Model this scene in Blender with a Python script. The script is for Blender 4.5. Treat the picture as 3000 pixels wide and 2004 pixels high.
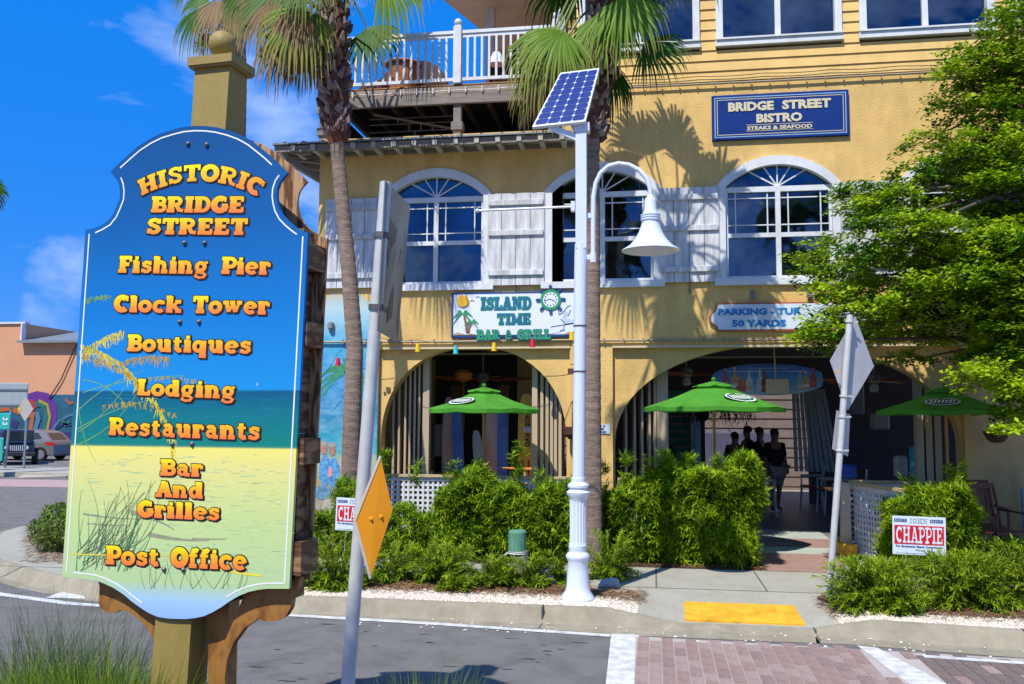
import bpy, math, random
import numpy as np
from mathutils import Vector, Matrix
from mathutils.geometry import tessellate_polygon
random.seed(7); RNG = np.random.default_rng(11)
for o in list(bpy.data.objects): bpy.data.objects.remove(o)
SC = bpy.context.scene; COL = SC.collection
PI = math.pi

# ---------------- camera ----------------
CAM_H = 1.9
FPX, PITCH, ROLL, YAW = 2644.139, 0.0872216, -0.00567262, 0.154979
def _rot():
    cy, sy = math.cos(YAW), math.sin(YAW); cp, sp = math.cos(PITCH), math.sin(PITCH); cr, sr = math.cos(ROLL), math.sin(ROLL)
    Rz = Matrix(((cy,-sy,0),(sy,cy,0),(0,0,1))); Rx = Matrix(((1,0,0),(0,cp,-sp),(0,sp,cp))); Ry = Matrix(((cr,0,sr),(0,1,0),(-sr,0,cr)))
    return Rz @ Rx @ Ry
RM = _rot()
cd = bpy.data.cameras.new('camera'); cam = bpy.data.objects.new('camera', cd); COL.objects.link(cam)
rt, fw, up = RM @ Vector((1,0,0)), RM @ Vector((0,1,0)), RM @ Vector((0,0,1))
cam.matrix_world = Matrix(((rt.x, up.x, -fw.x, 0),(rt.y, up.y, -fw.y, 0),(rt.z, up.z, -fw.z, CAM_H),(0,0,0,1)))
cd.sensor_width = 36; cd.lens = FPX/3000*36; cd.clip_start = .05; cd.clip_end = 3000
SC.camera = cam
# ---------------- light ----------------
SUN = Vector((0.40, 1.0, -1.55)).normalized()          # travel direction of the sunlight
w = bpy.data.worlds.new('World'); SC.world = w; w.use_nodes = True
nt = w.node_tree; nt.nodes.clear(); N = nt.nodes.new; L = nt.links.new
sky = N('ShaderNodeTexSky'); sky.sky_type = 'NISHITA'; sky.sun_disc = False
sky.sun_elevation = math.asin(-SUN.z); sky.sun_rotation = math.atan2(-SUN.x, -SUN.y)
sky.air_density = 1.0; sky.dust_density = .3; sky.ozone_density = 3.0
hs = N('ShaderNodeHueSaturation'); hs.inputs['Saturation'].default_value = 1.35; hs.inputs['Hue'].default_value = .525; hs.inputs['Value'].default_value = 1.2
L(sky.outputs[0], hs.inputs['Color'])
tc = N('ShaderNodeTexCoord'); mp = N('ShaderNodeMapping'); mp.inputs['Scale'].default_value = (1.6, 1.6, 3.2); mp.inputs['Rotation'].default_value = (.25, .2, .6)
L(tc.outputs['Generated'], mp.inputs[0])
n1 = N('ShaderNodeTexNoise'); n1.inputs['Scale'].default_value = 2.3; n1.inputs['Detail'].default_value = 7; n1.inputs['Roughness'].default_value = .56; n1.inputs['Distortion'].default_value = .35
L(mp.outputs[0], n1.inputs['Vector'])
rp = N('ShaderNodeValToRGB'); rp.color_ramp.elements[0].position = .535; rp.color_ramp.elements[1].position = .72
rp.color_ramp.elements[0].color = (0,0,0,1); rp.color_ramp.elements[1].color = (.66,.66,.66,1)
az = N('ShaderNodeMix'); az.data_type = 'RGBA'; az.inputs['Factor'].default_value = .84; L(hs.outputs[0], az.inputs[6]); az.inputs[7].default_value = (.0, 1.62, 6.2, 1)
# broken cloud: thin wisps ahead, thicker banks to the south (they show in the window glass)
sx = N('ShaderNodeSeparateXYZ'); L(tc.outputs['Generated'], sx.inputs[0])
cv = N('ShaderNodeMapRange'); cv.inputs['From Min'].default_value = .1; cv.inputs['From Max'].default_value = -.75; cv.inputs['To Min'].default_value = 0; cv.inputs['To Max'].default_value = .085
L(sx.outputs['Y'], cv.inputs['Value']); ad = N('ShaderNodeMath'); ad.operation = 'ADD'; L(n1.outputs[0], ad.inputs[0]); L(cv.outputs[0], ad.inputs[1]); L(ad.outputs[0], rp.inputs[0])
mx = N('ShaderNodeMix'); mx.data_type = 'RGBA'
L(rp.outputs[0], mx.inputs['Factor']); L(az.outputs[2], mx.inputs[6]); mx.inputs[7].default_value = (5.0, 6.0, 7.8, 1)
bg = N('ShaderNodeBackground'); bg.inputs[1].default_value = .12
ow = N('ShaderNodeOutputWorld'); L(mx.outputs[2], bg.inputs[0]); L(bg.outputs[0], ow.inputs[0])
sd = bpy.data.lights.new('sun', 'SUN'); sd.energy = 4.4; sd.angle = math.radians(.5); sd.color = (1, .95, .86)
so = bpy.data.objects.new('sun', sd); COL.objects.link(so); so.rotation_euler = (-SUN).to_track_quat('Z', 'Y').to_euler(); so.location = (-8,-12,20)
SC.view_settings.view_transform = 'Standard'; SC.view_settings.look = 'None'; SC.view_settings.gamma = 1; SC.view_settings.exposure = .34
SC.view_settings.use_curve_mapping = False
SC.cycles.max_bounces = 9; SC.cycles.diffuse_bounces = 6; SC.cycles.glossy_bounces = 3

# ---------------- placement helpers (the photo at 2348 px wide) ----------------
S = 3000/2348
def ray(u, v):
    return RM @ Vector(((u*S-1500)/FPX, 1, -(v*S-1002)/FPX))
def at(u, v, Y):
    d = ray(u, v); d = d*(Y/d.y); return Vector((d.x, Y, d.z+CAM_H))
def gr(u, v, z=0):
    d = ray(u, v); d = d*((z-CAM_H)/d.z); return Vector((d.x, d.y, z))
def onp(u, v, P0, n):
    d = ray(u, v); C = Vector((0,0,CAM_H)); t = (P0-C).dot(n)/d.dot(n); return C+d*t

# ---------------- materials ----------------
MATS = {}
def mat(name, col, rough=.7, metal=0, var=.12, scale=6, bump=0., bscale=60, spec=.5, stain=None, stretch=None, trans=0, coat=0, streak=0):
    if name in MATS: return MATS[name]
    m = bpy.data.materials.new(name); m.use_nodes = True; MATS[name] = m
    t = m.node_tree; nn = t.nodes.new; ll = t.links.new; b = t.nodes['Principled BSDF']
    b.inputs['Roughness'].default_value = rough; b.inputs['Metallic'].default_value = metal; b.inputs['Specular IOR Level'].default_value = spec
    if coat: b.inputs['Coat Weight'].default_value = coat
    co = nn('ShaderNodeTexCoord'); vec = co.outputs['Object']
    if stretch:
        mpp = nn('ShaderNodeMapping'); mpp.inputs['Scale'].default_value = stretch; ll(vec, mpp.inputs[0]); vec = mpp.outputs[0]
    no = nn('ShaderNodeTexNoise'); no.inputs['Scale'].default_value = scale; no.inputs['Detail'].default_value = 6; no.inputs['Roughness'].default_value = .65
    ll(vec, no.inputs['Vector'])
    r = nn('ShaderNodeValToRGB'); r.color_ramp.elements[0].position = .3; r.color_ramp.elements[1].position = .7
    c = Vector(col[:3]); st = Vector(stain) if stain else c*(1-var)
    r.color_ramp.elements[0].color = (*st, 1); r.color_ramp.elements[1].color = (*[min(1, x*(1+var*.6)) for x in c], 1)
    ll(no.outputs[0], r.inputs[0]); colo = r.outputs[0]
    if streak:
        m3 = nn('ShaderNodeMapping'); m3.inputs['Scale'].default_value = (1.5,1.5,.55); ll(co.outputs['Object'], m3.inputs[0])
        n3 = nn('ShaderNodeTexNoise'); n3.inputs['Scale'].default_value = 1.7; n3.inputs['Detail'].default_value = 7; n3.inputs['Roughness'].default_value = .72; ll(m3.outputs[0], n3.inputs['Vector'])
        r3 = nn('ShaderNodeValToRGB'); r3.color_ramp.elements[0].position = .30; r3.color_ramp.elements[1].position = .56
        g_ = 1-streak; r3.color_ramp.elements[0].color = (g_, g_*.97, g_*.92, 1); r3.color_ramp.elements[1].color = (1,1,1,1); ll(n3.outputs[0], r3.inputs[0])
        mm = nn('ShaderNodeMix'); mm.data_type = 'RGBA'; mm.blend_type = 'MULTIPLY'; mm.inputs['Factor'].default_value = 1; ll(colo, mm.inputs[6]); ll(r3.outputs[0], mm.inputs[7]); colo = mm.outputs[2]
    ll(colo, b.inputs['Base Color'])
    if bump:
        n2 = nn('ShaderNodeTexNoise'); n2.inputs['Scale'].default_value = bscale; n2.inputs['Detail'].default_value = 5; ll(vec, n2.inputs['Vector'])
        bp = nn('ShaderNodeBump'); bp.inputs['Strength'].default_value = bump; bp.inputs['Distance'].default_value = .01
        ll(n2.outputs[0], bp.inputs['Height']); ll(bp.outputs[0], b.inputs['Normal'])
    if trans: b.inputs['Subsurface Weight'].default_value = 0
    return m
def leafmat(name, c0, c1, tip=None, rough=.5, trans=.35):
    """leaf colour runs c0..c1 by the per-vertex attribute 'rnd'; 'tip' (0..1) fades to a dry tip"""
    m = bpy.data.materials.new(name); m.use_nodes = True; MATS[name] = m
    t = m.node_tree; nn = t.nodes.new; ll = t.links.new; b = t.nodes['Principled BSDF']; out = t.nodes['Material Output']
    a = nn('ShaderNodeAttribute'); a.attribute_name = 'rnd'
    r = nn('ShaderNodeValToRGB'); r.color_ramp.elements[0].color = (*c0, 1); r.color_ramp.elements[1].color = (*c1, 1)
    ll(a.outputs['Fac'], r.inputs[0]); colr = r.outputs[0]
    if tip:
        a2 = nn('ShaderNodeAttribute'); a2.attribute_name = 'tip'
        mxx = nn('ShaderNodeMix'); mxx.data_type = 'RGBA'; ll(a2.outputs['Fac'], mxx.inputs['Factor']); ll(colr, mxx.inputs[6]); mxx.inputs[7].default_value = (*tip, 1); colr = mxx.outputs[2]
    ll(colr, b.inputs['Base Color']); b.inputs['Roughness'].default_value = rough; b.inputs['Specular IOR Level'].default_value = .22
    tr = nn('ShaderNodeBsdfTranslucent'); ll(colr, tr.inputs[0]); ms = nn('ShaderNodeMixShader'); ms.inputs[0].default_value = trans
    ll(b.outputs[0], ms.inputs[1]); ll(tr.outputs[0], ms.inputs[2]); ll(ms.outputs[0], out.inputs[0])
    return m
def srgb(r, g, b):
    f = lambda x: (x/255/12.92 if x/255 <= .04045 else ((x/255+.055)/1.055)**2.4); return (f(r), f(g), f(b))
def ramp_mat(name, stops, axis='Z', gen=True, rough=.45, noise=0., nscale=8, z0=0, z1=1, mixcol=None):
    """flat print: colour runs through stops along an axis of the thing's own coordinates"""
    m = bpy.data.materials.new(name); m.use_nodes = True; MATS[name] = m
    t = m.node_tree; nn = t.nodes.new; ll = t.links.new; b = t.nodes['Principled BSDF']; b.inputs['Roughness'].default_value = rough
    co = nn('ShaderNodeTexCoord'); sp = nn('ShaderNodeSeparateXYZ'); ll(co.outputs['Generated' if gen else 'Object'], sp.inputs[0])
    mr = nn('ShaderNodeMapRange'); mr.inputs['From Min'].default_value = z0; mr.inputs['From Max'].default_value = z1
    ll(sp.outputs[axis], mr.inputs['Value']); fac = mr.outputs[0]
    r = nn('ShaderNodeValToRGB'); e = r.color_ramp.elements
    while len(e) < len(stops): e.new(.5)
    for i, (p, c) in enumerate(stops): e[i].position = p; e[i].color = (*c, 1)
    ll(fac, r.inputs[0]); colr = r.outputs[0]
    if noise:
        no = nn('ShaderNodeTexNoise'); no.inputs['Scale'].default_value = nscale; no.inputs['Detail'].default_value = 6; no.inputs['Roughness'].default_value = .7
        mp2 = nn('ShaderNodeMapping'); mp2.inputs['Scale'].default_value = (1, 1, 2.2); ll(co.outputs['Object'], mp2.inputs[0]); ll(mp2.outputs[0], no.inputs['Vector'])
        rr = nn('ShaderNodeValToRGB'); rr.color_ramp.elements[0].position = .42; rr.color_ramp.elements[1].position = .68; ll(no.outputs[0], rr.inputs[0])
        mt = nn('ShaderNodeMath'); mt.operation = 'MULTIPLY'; mt.inputs[1].default_value = noise; ll(rr.outputs[0], mt.inputs[0])
        mxx = nn('ShaderNodeMix'); mxx.data_type = 'RGBA'; ll(mt.outputs[0], mxx.inputs['Factor']); ll(colr, mxx.inputs[6]); mxx.inputs[7].default_value = (*(mixcol or (.8,.85,.8)), 1); colr = mxx.outputs[2]
    ll(colr, b.inputs['Base Color']); return m

def grain(name, c0, c1, scale=6, rough=.5, dist=6, stretch=(1,1,.22), bump=.1):
    m = bpy.data.materials.new(name); m.use_nodes = True; MATS[name] = m
    t = m.node_tree; nn = t.nodes.new; ll = t.links.new; b = t.nodes['Principled BSDF']; b.inputs['Roughness'].default_value = rough
    co = nn('ShaderNodeTexCoord'); mpp = nn('ShaderNodeMapping'); mpp.inputs['Scale'].default_value = stretch; ll(co.outputs['Object'], mpp.inputs[0])
    no = nn('ShaderNodeTexNoise'); no.inputs['Scale'].default_value = 3.6; no.inputs['Detail'].default_value = 2; ll(mpp.outputs[0], no.inputs['Vector'])
    wv = nn('ShaderNodeMath'); wv.operation = 'MULTIPLY'; wv.inputs[1].default_value = scale*6; ll(no.outputs[0], wv.inputs[0])
    sn = nn('ShaderNodeMath'); sn.operation = 'SINE'; ll(wv.outputs[0], sn.inputs[0])
    n2 = nn('ShaderNodeTexNoise'); n2.inputs['Scale'].default_value = 40; n2.inputs['Detail'].default_value = 4; ll(mpp.outputs[0], n2.inputs['Vector'])
    ad_ = nn('ShaderNodeMath'); ad_.operation = 'MULTIPLY_ADD'; ad_.inputs[1].default_value = .35; ll(sn.outputs[0], ad_.inputs[0]); ll(n2.outputs[0], ad_.inputs[2])
    r = nn('ShaderNodeValToRGB'); r.color_ramp.elements[0].position = .2; r.color_ramp.elements[1].position = .85; r.color_ramp.elements[0].color = (*c0, 1); r.color_ramp.elements[1].color = (*c1, 1)
    ll(ad_.outputs[0], r.inputs[0]); ll(r.outputs[0], b.inputs['Base Color'])
    bp = nn('ShaderNodeBump'); bp.inputs['Strength'].default_value = bump; bp.inputs['Distance'].default_value = .004; ll(ad_.outputs[0], bp.inputs['Height']); ll(bp.outputs[0], b.inputs['Normal'])
    return m

# ---------------- object helpers ----------------
ORG = {}
def tag(o, label=None, cat=None, group=None, kind=None):
    if label: o['label'] = label
    if cat: o['category'] = cat
    if group: o['group'] = group
    if kind: o['kind'] = kind
    return o
def thing(name, label, cat, loc=(0,0,0), group=None):
    o = bpy.data.objects.new(name, None); COL.objects.link(o); o.location = loc; o.empty_display_size = .2
    ORG[o.name] = Vector(loc); return tag(o, label, cat, group)
def link(name, mesh, parent, loc=None, rot=None):
    o = bpy.data.objects.new(name, mesh); COL.objects.link(o)
    org = Vector((0,0,0))
    if parent:
        o.parent = parent; org = ORG[parent.name]
    if loc is not None: o.location = Vector(loc)-org; ORG[o.name] = Vector(loc)
    else: ORG[o.name] = org
    if rot: o.rotation_euler = rot
    return o
def tree_copy(o, parent=None):
    c = o.copy(); COL.objects.link(c); c.parent = parent; ORG[c.name] = ORG[o.name]
    for ch in list(o.children): tree_copy(ch, c)
    return c
class MB:
    def __init__(s): s.v = []; s.f = []; s.m = []; s.mi = 0
    def add(s, vs, fs):
        b = len(s.v); s.v += [tuple(x) for x in vs]; s.f += [tuple(b+i for i in f) for f in fs]; s.m += [s.mi]*len(fs); return s
    def box(s, x0, x1, y0, y1, z0, z1, M=None):
        vs = [Vector(p) for p in ((x0,y0,z0),(x1,y0,z0),(x1,y1,z0),(x0,y1,z0),(x0,y0,z1),(x1,y0,z1),(x1,y1,z1),(x0,y1,z1))]
        if M: vs = [M @ p for p in vs]
        return s.add(vs, [(0,3,2,1),(4,5,6,7),(0,1,5,4),(1,2,6,5),(2,3,7,6),(3,0,4,7)])
    def bbox(s, x0, x1, y0, y1, z0, z1, c=.006, M=None):
        """box with chamfered long edges (an octagonal outline seen from the front)"""
        o = [(x0+c,z0),(x1-c,z0),(x1,z0+c),(x1,z1-c),(x1-c,z1),(x0+c,z1),(x0,z1-c),(x0,z0+c)]
        i = [(x0+2*c,z0+c),(x1-2*c,z0+c),(x1-c,z0+2*c),(x1-c,z1-2*c),(x1-2*c,z1-c),(x0+2*c,z1-c),(x0+c,z1-2*c),(x0+c,z0+2*c)]
        vs = [Vector((a,y0,b)) for a,b in i]+[Vector((a,y0+c,b)) for a,b in o]+[Vector((a,y1,b)) for a,b in o]
        if M: vs = [M @ p for p in vs]
        fs = [tuple(range(8)), tuple(reversed(range(16,24)))]
        for k in range(8):
            j = (k+1) % 8; fs += [(k,k+8,j+8,j),(k+8,k+16,j+16,j+8)]
        return s.add(vs, fs)
    def beam(s, p, q, w, h, upv=(0,0,1)):
        p, q = Vector(p), Vector(q); d = (q-p); l = d.length; d.normalize(); u = Vector(upv); r = d.cross(u)
        if r.length < 1e-4: r = d.cross(Vector((1,0,0)))
        r.normalize(); u = r.cross(d)
        M = Matrix(((r.x,d.x,u.x,p.x),(r.y,d.y,u.y,p.y),(r.z,d.z,u.z,p.z),(0,0,0,1)))
        return s.box(-w/2, w/2, 0, l, -h/2, h/2, M)
    def tube(s, pts, rad, n=10, cap=True, closed=False):
        pts = [Vector(p) for p in pts]; k = len(pts)
        if not hasattr(rad, '__len__'): rad = [rad]*k
        vs = []; prev = None
        for i, p in enumerate(pts):
            d = (pts[min(i+1,k-1)]-pts[max(i-1,0)])
            if d.length < 1e-7: d = Vector((0,0,1))
            d.normalize()
            if prev is None:
                a = Vector((0,0,1)) if abs(d.z) < .9 else Vector((1,0,0)); u = d.cross(a).normalized()
            else:
                u = (prev-d*prev.dot(d))
                u = u.normalized() if u.length > 1e-6 else d.orthogonal().normalized()
            prev = u; vv = d.cross(u)
            for j in range(n):
                a = 2*PI*j/n; vs.append(p+(u*math.cos(a)+vv*math.sin(a))*rad[i])
        fs = [(i*n+j, i*n+(j+1)%n, (i+1)*n+(j+1)%n, (i+1)*n+j) for i in range(k-1) for j in range(n)]
        if cap: fs += [tuple(reversed(range(n))), tuple(range((k-1)*n, k*n))]
        return s.add(vs, fs)
    def lathe(s, prof, c=(0,0,0), n=24, M=None, flute=0):
        vs = []
        for r, z in prof:
            for j in range(n):
                a = 2*PI*j/n; rr = r*(1-flute*(j % 2)) if flute else r
                p = Vector((c[0]+rr*math.cos(a), c[1]+rr*math.sin(a), c[2]+z)); vs.append(M @ p if M else p)
        k = len(prof)
        fs = [(i*n+j, i*n+(j+1)%n, (i+1)*n+(j+1)%n, (i+1)*n+j) for i in range(k-1) for j in range(n)]
        fs += [tuple(reversed(range(n))), tuple(range((k-1)*n, k*n))]
        return s.add(vs, fs)
    def sphere(s, c, r, n=16, m=10, sc=(1,1,1)):
        pr = [(max(1e-4, r*math.sin(PI*i/m)), -r*math.cos(PI*i/m)) for i in range(m+1)]
        b = len(s.v); s.lathe(pr, (0,0,0), n)
        s.v[b:] = [(c[0]+x*sc[0], c[1]+y*sc[1], c[2]+z*sc[2]) for x,y,z in s.v[b:]]; return s
    def prism(s, poly, f, nrm, th):
        """poly: 2D points, f maps (a,b) to the FRONT point; extruded by -nrm*th"""
        F = [Vector(f(*p)) for p in poly]; nrm = Vector(nrm); B = [p-nrm*th for p in F]; k = len(F)
        tri = tessellate_polygon([[Vector((p[0], p[1], 0)) for p in poly]])
        fs = []
        for t in tri:
            a, b_, c = [F[i] for i in t]
            if (b_-a).cross(c-a).dot(nrm) < 0: t = (t[0], t[2], t[1])
            fs.append(tuple(t)); 
            if th > 0: fs.append(tuple(k+i for i in reversed(t)))
        if th > 0:
            for i in range(k): fs.append((i, (i+1)%k, k+(i+1)%k, k+i))
            return s.add(F+B, fs)
        return s.add(F, fs)
    def quad(s, a, b, c, d): return s.add([a,b,c,d], [(0,1,2,3)])
    def mesh(s, name, mats, org=(0,0,0), smooth=False):
        me = bpy.data.meshes.new(name); o = Vector(org)
        me.from_pydata([(x-o.x, y-o.y, z-o.z) for x,y,z in s.v], [], s.f)
        if not isinstance(mats, (list, tuple)): mats = [mats]
        for m_ in mats: me.materials.append(m_)
        if len(mats) > 1: me.polygons.foreach_set('material_index', s.m)
        if smooth:
            me.polygons.foreach_set('use_smooth', [True]*len(me.polygons))
        me.update(); return me
    def build(s, name, mats, parent=None, smooth=False, label=None):
        org = ORG[parent.name] if parent else Vector((0,0,0))
        me = s.mesh(name, mats, org, smooth)
        o = link(name, me, parent)
        if smooth == 'auto' or smooth is True:
            try: me.set_sharp_from_angle(angle=math.radians(35))
            except Exception: pass
        if label: o['label'] = label
        return o
    def solo(s, name, mats, label, cat, loc, group=None, kind=None, smooth=False):
        """a top-level thing that is one mesh"""
        me = s.mesh(name, mats, loc, smooth); o = bpy.data.objects.new(name, me); COL.objects.link(o); o.location = loc; ORG[o.name] = Vector(loc)
        if smooth:
            try: me.set_sharp_from_angle(angle=math.radians(35))
            except Exception: pass
        return tag(o, label, cat, group, kind)
def npmesh(name, V, F, m, rnd=None, tip=None, org=(0,0,0)):
    """V (n,3) float, F (m,4) int"""
    V = (np.asarray(V, float)-np.array(org)).astype(np.float32); F = np.asarray(F, np.int32); k = F.shape[1]
    me = bpy.data.meshes.new(name); me.vertices.add(len(V)); me.vertices.foreach_set('co', V.ravel())
    me.loops.add(F.size); me.loops.foreach_set('vertex_index', F.ravel()); me.polygons.add(len(F))
    me.polygons.foreach_set('loop_start', np.arange(0, F.size, k, dtype=np.int32))
    me.materials.append(m); me.update(calc_edges=True)
    for nm, A in (('rnd', rnd), ('tip', tip)):
        if A is not None:
            a = me.attributes.new(nm, 'FLOAT', 'POINT'); a.data.foreach_set('value', np.asarray(A, np.float32))
    return me
def unit(a): return a/np.maximum(np.linalg.norm(a, axis=-1, keepdims=True), 1e-9)
def strips(P, D, Ln, W, sag=.25, ref=None):
    """leaf blades: base P (n,3), unit direction D, length, width -> verts (n*6), quads (n*2); returns V,F"""
    n = len(P); up = np.tile(np.array([0,0,1.]), (n,1)) if ref is None else ref
    side = unit(np.cross(D, up)+RNG.normal(0,.35,(n,3))); Ln = np.broadcast_to(Ln, (n,))[:,None]; W = np.broadcast_to(W, (n,))[:,None]
    mid = P+D*Ln*.55+np.array([0,0,-1])*Ln*sag*.25; tip = P+D*Ln+np.array([0,0,-1])*Ln*sag
    V = np.stack([P-side*W*.25, P+side*W*.25, mid+side*W*.5, mid-side*W*.5, tip+side*W*.12, tip-side*W*.12], 1).reshape(-1,3)
    b = (np.arange(n)*6)[:,None]
    F = np.concatenate([b+np.array([[0,1,2,3]]), b+np.array([[3,2,4,5]])], 0)
    return V, F
def diamonds(P, Nn, size, asp=.5):
    n = len(P); t = unit(np.cross(Nn, RNG.normal(0,1,(n,3)))); b = unit(np.cross(Nn, t)); s_ = np.broadcast_to(size, (n,))[:,None]
    V = np.stack([P-t*s_*.5, P+b*s_*asp*.5-t*s_*.05, P+t*s_*.5, P-b*s_*asp*.5-t*s_*.05], 1).reshape(-1,3)
    F = (np.arange(n)*4)[:,None]+np.array([[0,1,2,3]]); return V, F

# ---------------- palette ----------------
STUCCO = mat('yellow_stucco', (.74,.50,.185), .92, var=.16, scale=1.6, bump=.7, bscale=38, streak=.22, spec=.2)
STUCCO2 = mat('tan_stucco', (.66,.47,.22), .92, var=.14, scale=1.4, bump=.6, bscale=38, streak=.25, spec=.2)
SIDING = mat('yellow_siding_paint', (.75,.51,.19), .8, var=.1, scale=2, bump=.1, bscale=30, stretch=(.3,1,3), streak=.16, spec=.25)
WHITE = mat('white_paint', (.68,.71,.74), .55, streak=.15, var=.10, scale=5, bump=.06, bscale=30)
SHUT = mat('weathered_white_shutter', (.62,.64,.67), .8, var=.36, scale=3, stretch=(4,4,.6), bump=.25, bscale=40, streak=.22)
CREAM = mat('cream_trim', (.62,.52,.34), .7)
TANW = mat('tan_door_paint', (.50,.40,.27), .6, var=.12, scale=2, stretch=(5,5,.4))
GREYW = mat('grey_weathered_wood', (.24,.21,.18), .85, var=.35, scale=4, stretch=(.6,4,6), bump=.3, bscale=30)
ROOFM = mat('grey_metal_roof', (.24,.26,.27), .5, metal=.3, var=.15)
BLACKW = mat('black_backing', (.02,.018,.02), .8)
DARKWOOD = mat('dark_brown_wood', (.075,.035,.02), .6, var=.4, scale=3, stretch=(4,4,.5), bump=.2)
BROWNW = mat('stained_deck_wood', (.36,.16,.05), .6, var=.35, scale=5, stretch=(.4,3,3), bump=.2)
CONC = mat('kerb_concrete', (.31,.275,.20), .9, var=.22, scale=5, bump=.6, bscale=90, streak=.2)
SIDEW = mat('pavement_concrete', (.40,.385,.315), .92, var=.24, scale=60, bump=.8, bscale=120, streak=.16)
ASPH = mat('asphalt', (.225,.218,.205), .95, var=.6, scale=120, bump=1., bscale=190, streak=.34, spec=.15)
PAINTW = mat('road_line_paint', (.64,.65,.63), .8, var=.30, stain=(.36,.36,.35), scale=9, bump=.3, bscale=100)
PADY = mat('yellow_tactile_paint', (.78,.40,.03), .75, var=.3, scale=9, spec=.2, streak=.2)
ALUM = mat('galvanised_steel', (.60,.62,.60), .5, metal=.2, streak=.12, var=.15, scale=12)
LAMPW = mat('lamp_white_enamel', (.66,.73,.84), .3, var=.04, coat=.3)
PAV = mat('reddish_paving', (.33,.20,.17), .9, var=.2, scale=9, bump=.4)
BLK = mat('black_metal', (.02,.02,.022), .5)
RUST = mat('rusty_iron', (.10,.04,.025), .8)
GLASS = bpy.data.materials.new('window_glass'); GLASS.use_nodes = True
_b = GLASS.node_tree.nodes['Principled BSDF']; _b.inputs['Base Color'].default_value = (.075,.105,.16,1); _b.inputs['Metallic'].default_value = 1; _b.inputs['Roughness'].default_value = .035
_t = GLASS.node_tree; _c = _t.nodes.new('ShaderNodeTexCoord'); _n = _t.nodes.new('ShaderNodeTexNoise'); _n.inputs['Scale'].default_value = 1.7; _n.inputs['Detail'].default_value = 2
_p = _t.nodes.new('ShaderNodeBump'); _p.inputs['Strength'].default_value = .35; _p.inputs['Distance'].default_value = .02
_t.links.new(_c.outputs['Object'], _n.inputs['Vector']); _t.links.new(_n.outputs[0], _p.inputs['Height']); _t.links.new(_p.outputs[0], _b.inputs['Normal'])
_n2 = _t.nodes.new('ShaderNodeTexNoise'); _n2.inputs['Scale'].default_value = 1.3; _n2.inputs['Detail'].default_value = 5; _r2 = _t.nodes.new('ShaderNodeValToRGB'); _r2.color_ramp.elements[0].color = (.045,.07,.11,1); _r2.color_ramp.elements[1].color = (.12,.15,.20,1); _r2.color_ramp.elements[0].position = .35; _r2.color_ramp.elements[1].position = .7
_t.links.new(_c.outputs['Object'], _n2.inputs['Vector']); _t.links.new(_n2.outputs[0], _r2.inputs[0]); _t.links.new(_r2.outputs[0], _b.inputs['Base Color'])
# =====================================================  SETTING
def sheet(name, poly, z, m, kind='structure', th=0, parent=None):
    b = MB(); b.prism(poly, lambda x,y: (x,y,z), (0,0,1), th); o = b.build(name, m, parent)
    if not parent: tag(o, kind=kind)
    return o
sheet('ground', [(-400,-400),(400,-400),(400,400),(-400,400)], -.06, mat('dry_ground', (.25,.22,.17), .95))
road = sheet('road', [(-90,5.2),(90,5.2),(90,90),(-90,90)], 0, ASPH)
def lerp(tab, x):
    if x <= tab[0][0]: return tab[0][1]
    for (a,p),(b,q) in zip(tab, tab[1:]):
        if x <= b: return p+(q-p)*(x-a)/(b-a)
    return tab[-1][1]
BACK = [(-3.6,8.80),(1.5,8.75),(2.2,8.62),(3.1,8.5),(5,8.3),(40,8.3)]
GUT = [(-3.6,8.60),(-1.3,8.44),(-.2,8.3),(1.7,8.3),(3,8.08),(5,7.8),(40,7.8)]
HGT = [(-30,.15),(-.45,.15),(.22,.035),(1.42,.035),(1.95,.15),(40,.15)]
# kerb centre line: corner curve on the left, then along the street
corner = [(-10.9,30),(-10.7,18),(-10.45,14.6),(-10.0,12.9),(-9.1,11.4),(-8.0,10.3),(-6.9,9.6),(-5.9,9.15),(-4.8,8.9)]
xs = [-3.6,-2.9,-2.2,-1.5,-1.06,-1.04,-.7,-.45,-.1,.22,.8,1.42,1.44,1.7,1.95,2.5,3.1,3.12,4,5,8,14,40]
line = corner+[(x, lerp(BACK,x)) for x in xs]
prof = [(.36,.003,1),(.15,.003,1),(.13,.02,0),(.085,.6,0),(.05,.93,0),(0,1,0),(-.006,1,0)]
kb = MB(); pv = []
for i,(x,y) in enumerate(line):
    a = Vector(line[max(i-1,0)]); c = Vector(line[min(i+1,len(line)-1)]); d = (c-a).normalized(); nrm = Vector((d.y,-d.x))   # to the road
    h = lerp(HGT,x); g = (lerp(BACK,x)-lerp(GUT,x)) if x >= -3.6 else .3
    for (o_, z, fl) in prof:
        oo = max(g, .17) if o_ == .36 else o_
        zz = z if fl else (h*z if z != .02 else min(.02, h*.3))
        pv.append((x+nrm.x*oo, y+nrm.y*oo, zz))
k = len(prof)
kb.add(pv, [(i*k+j, (i+1)*k+j, (i+1)*k+j+1, i*k+j+1) for i in range(len(line)-1) for j in range(k-1)])
kerb = tag(kb.build('kerb', CONC, smooth=True), kind='structure')
# pavement block behind the kerb
blk = [(x,y) for x,y in corner]+[(-3.6,9.85),(40,9.85),(40,60),(-11,60)]
blk = corner+[(-4.2,9.85),(40,9.85),(40,40),(-11,40)]
pavement = sheet('pavement', blk, .149, SIDEW)
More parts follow.
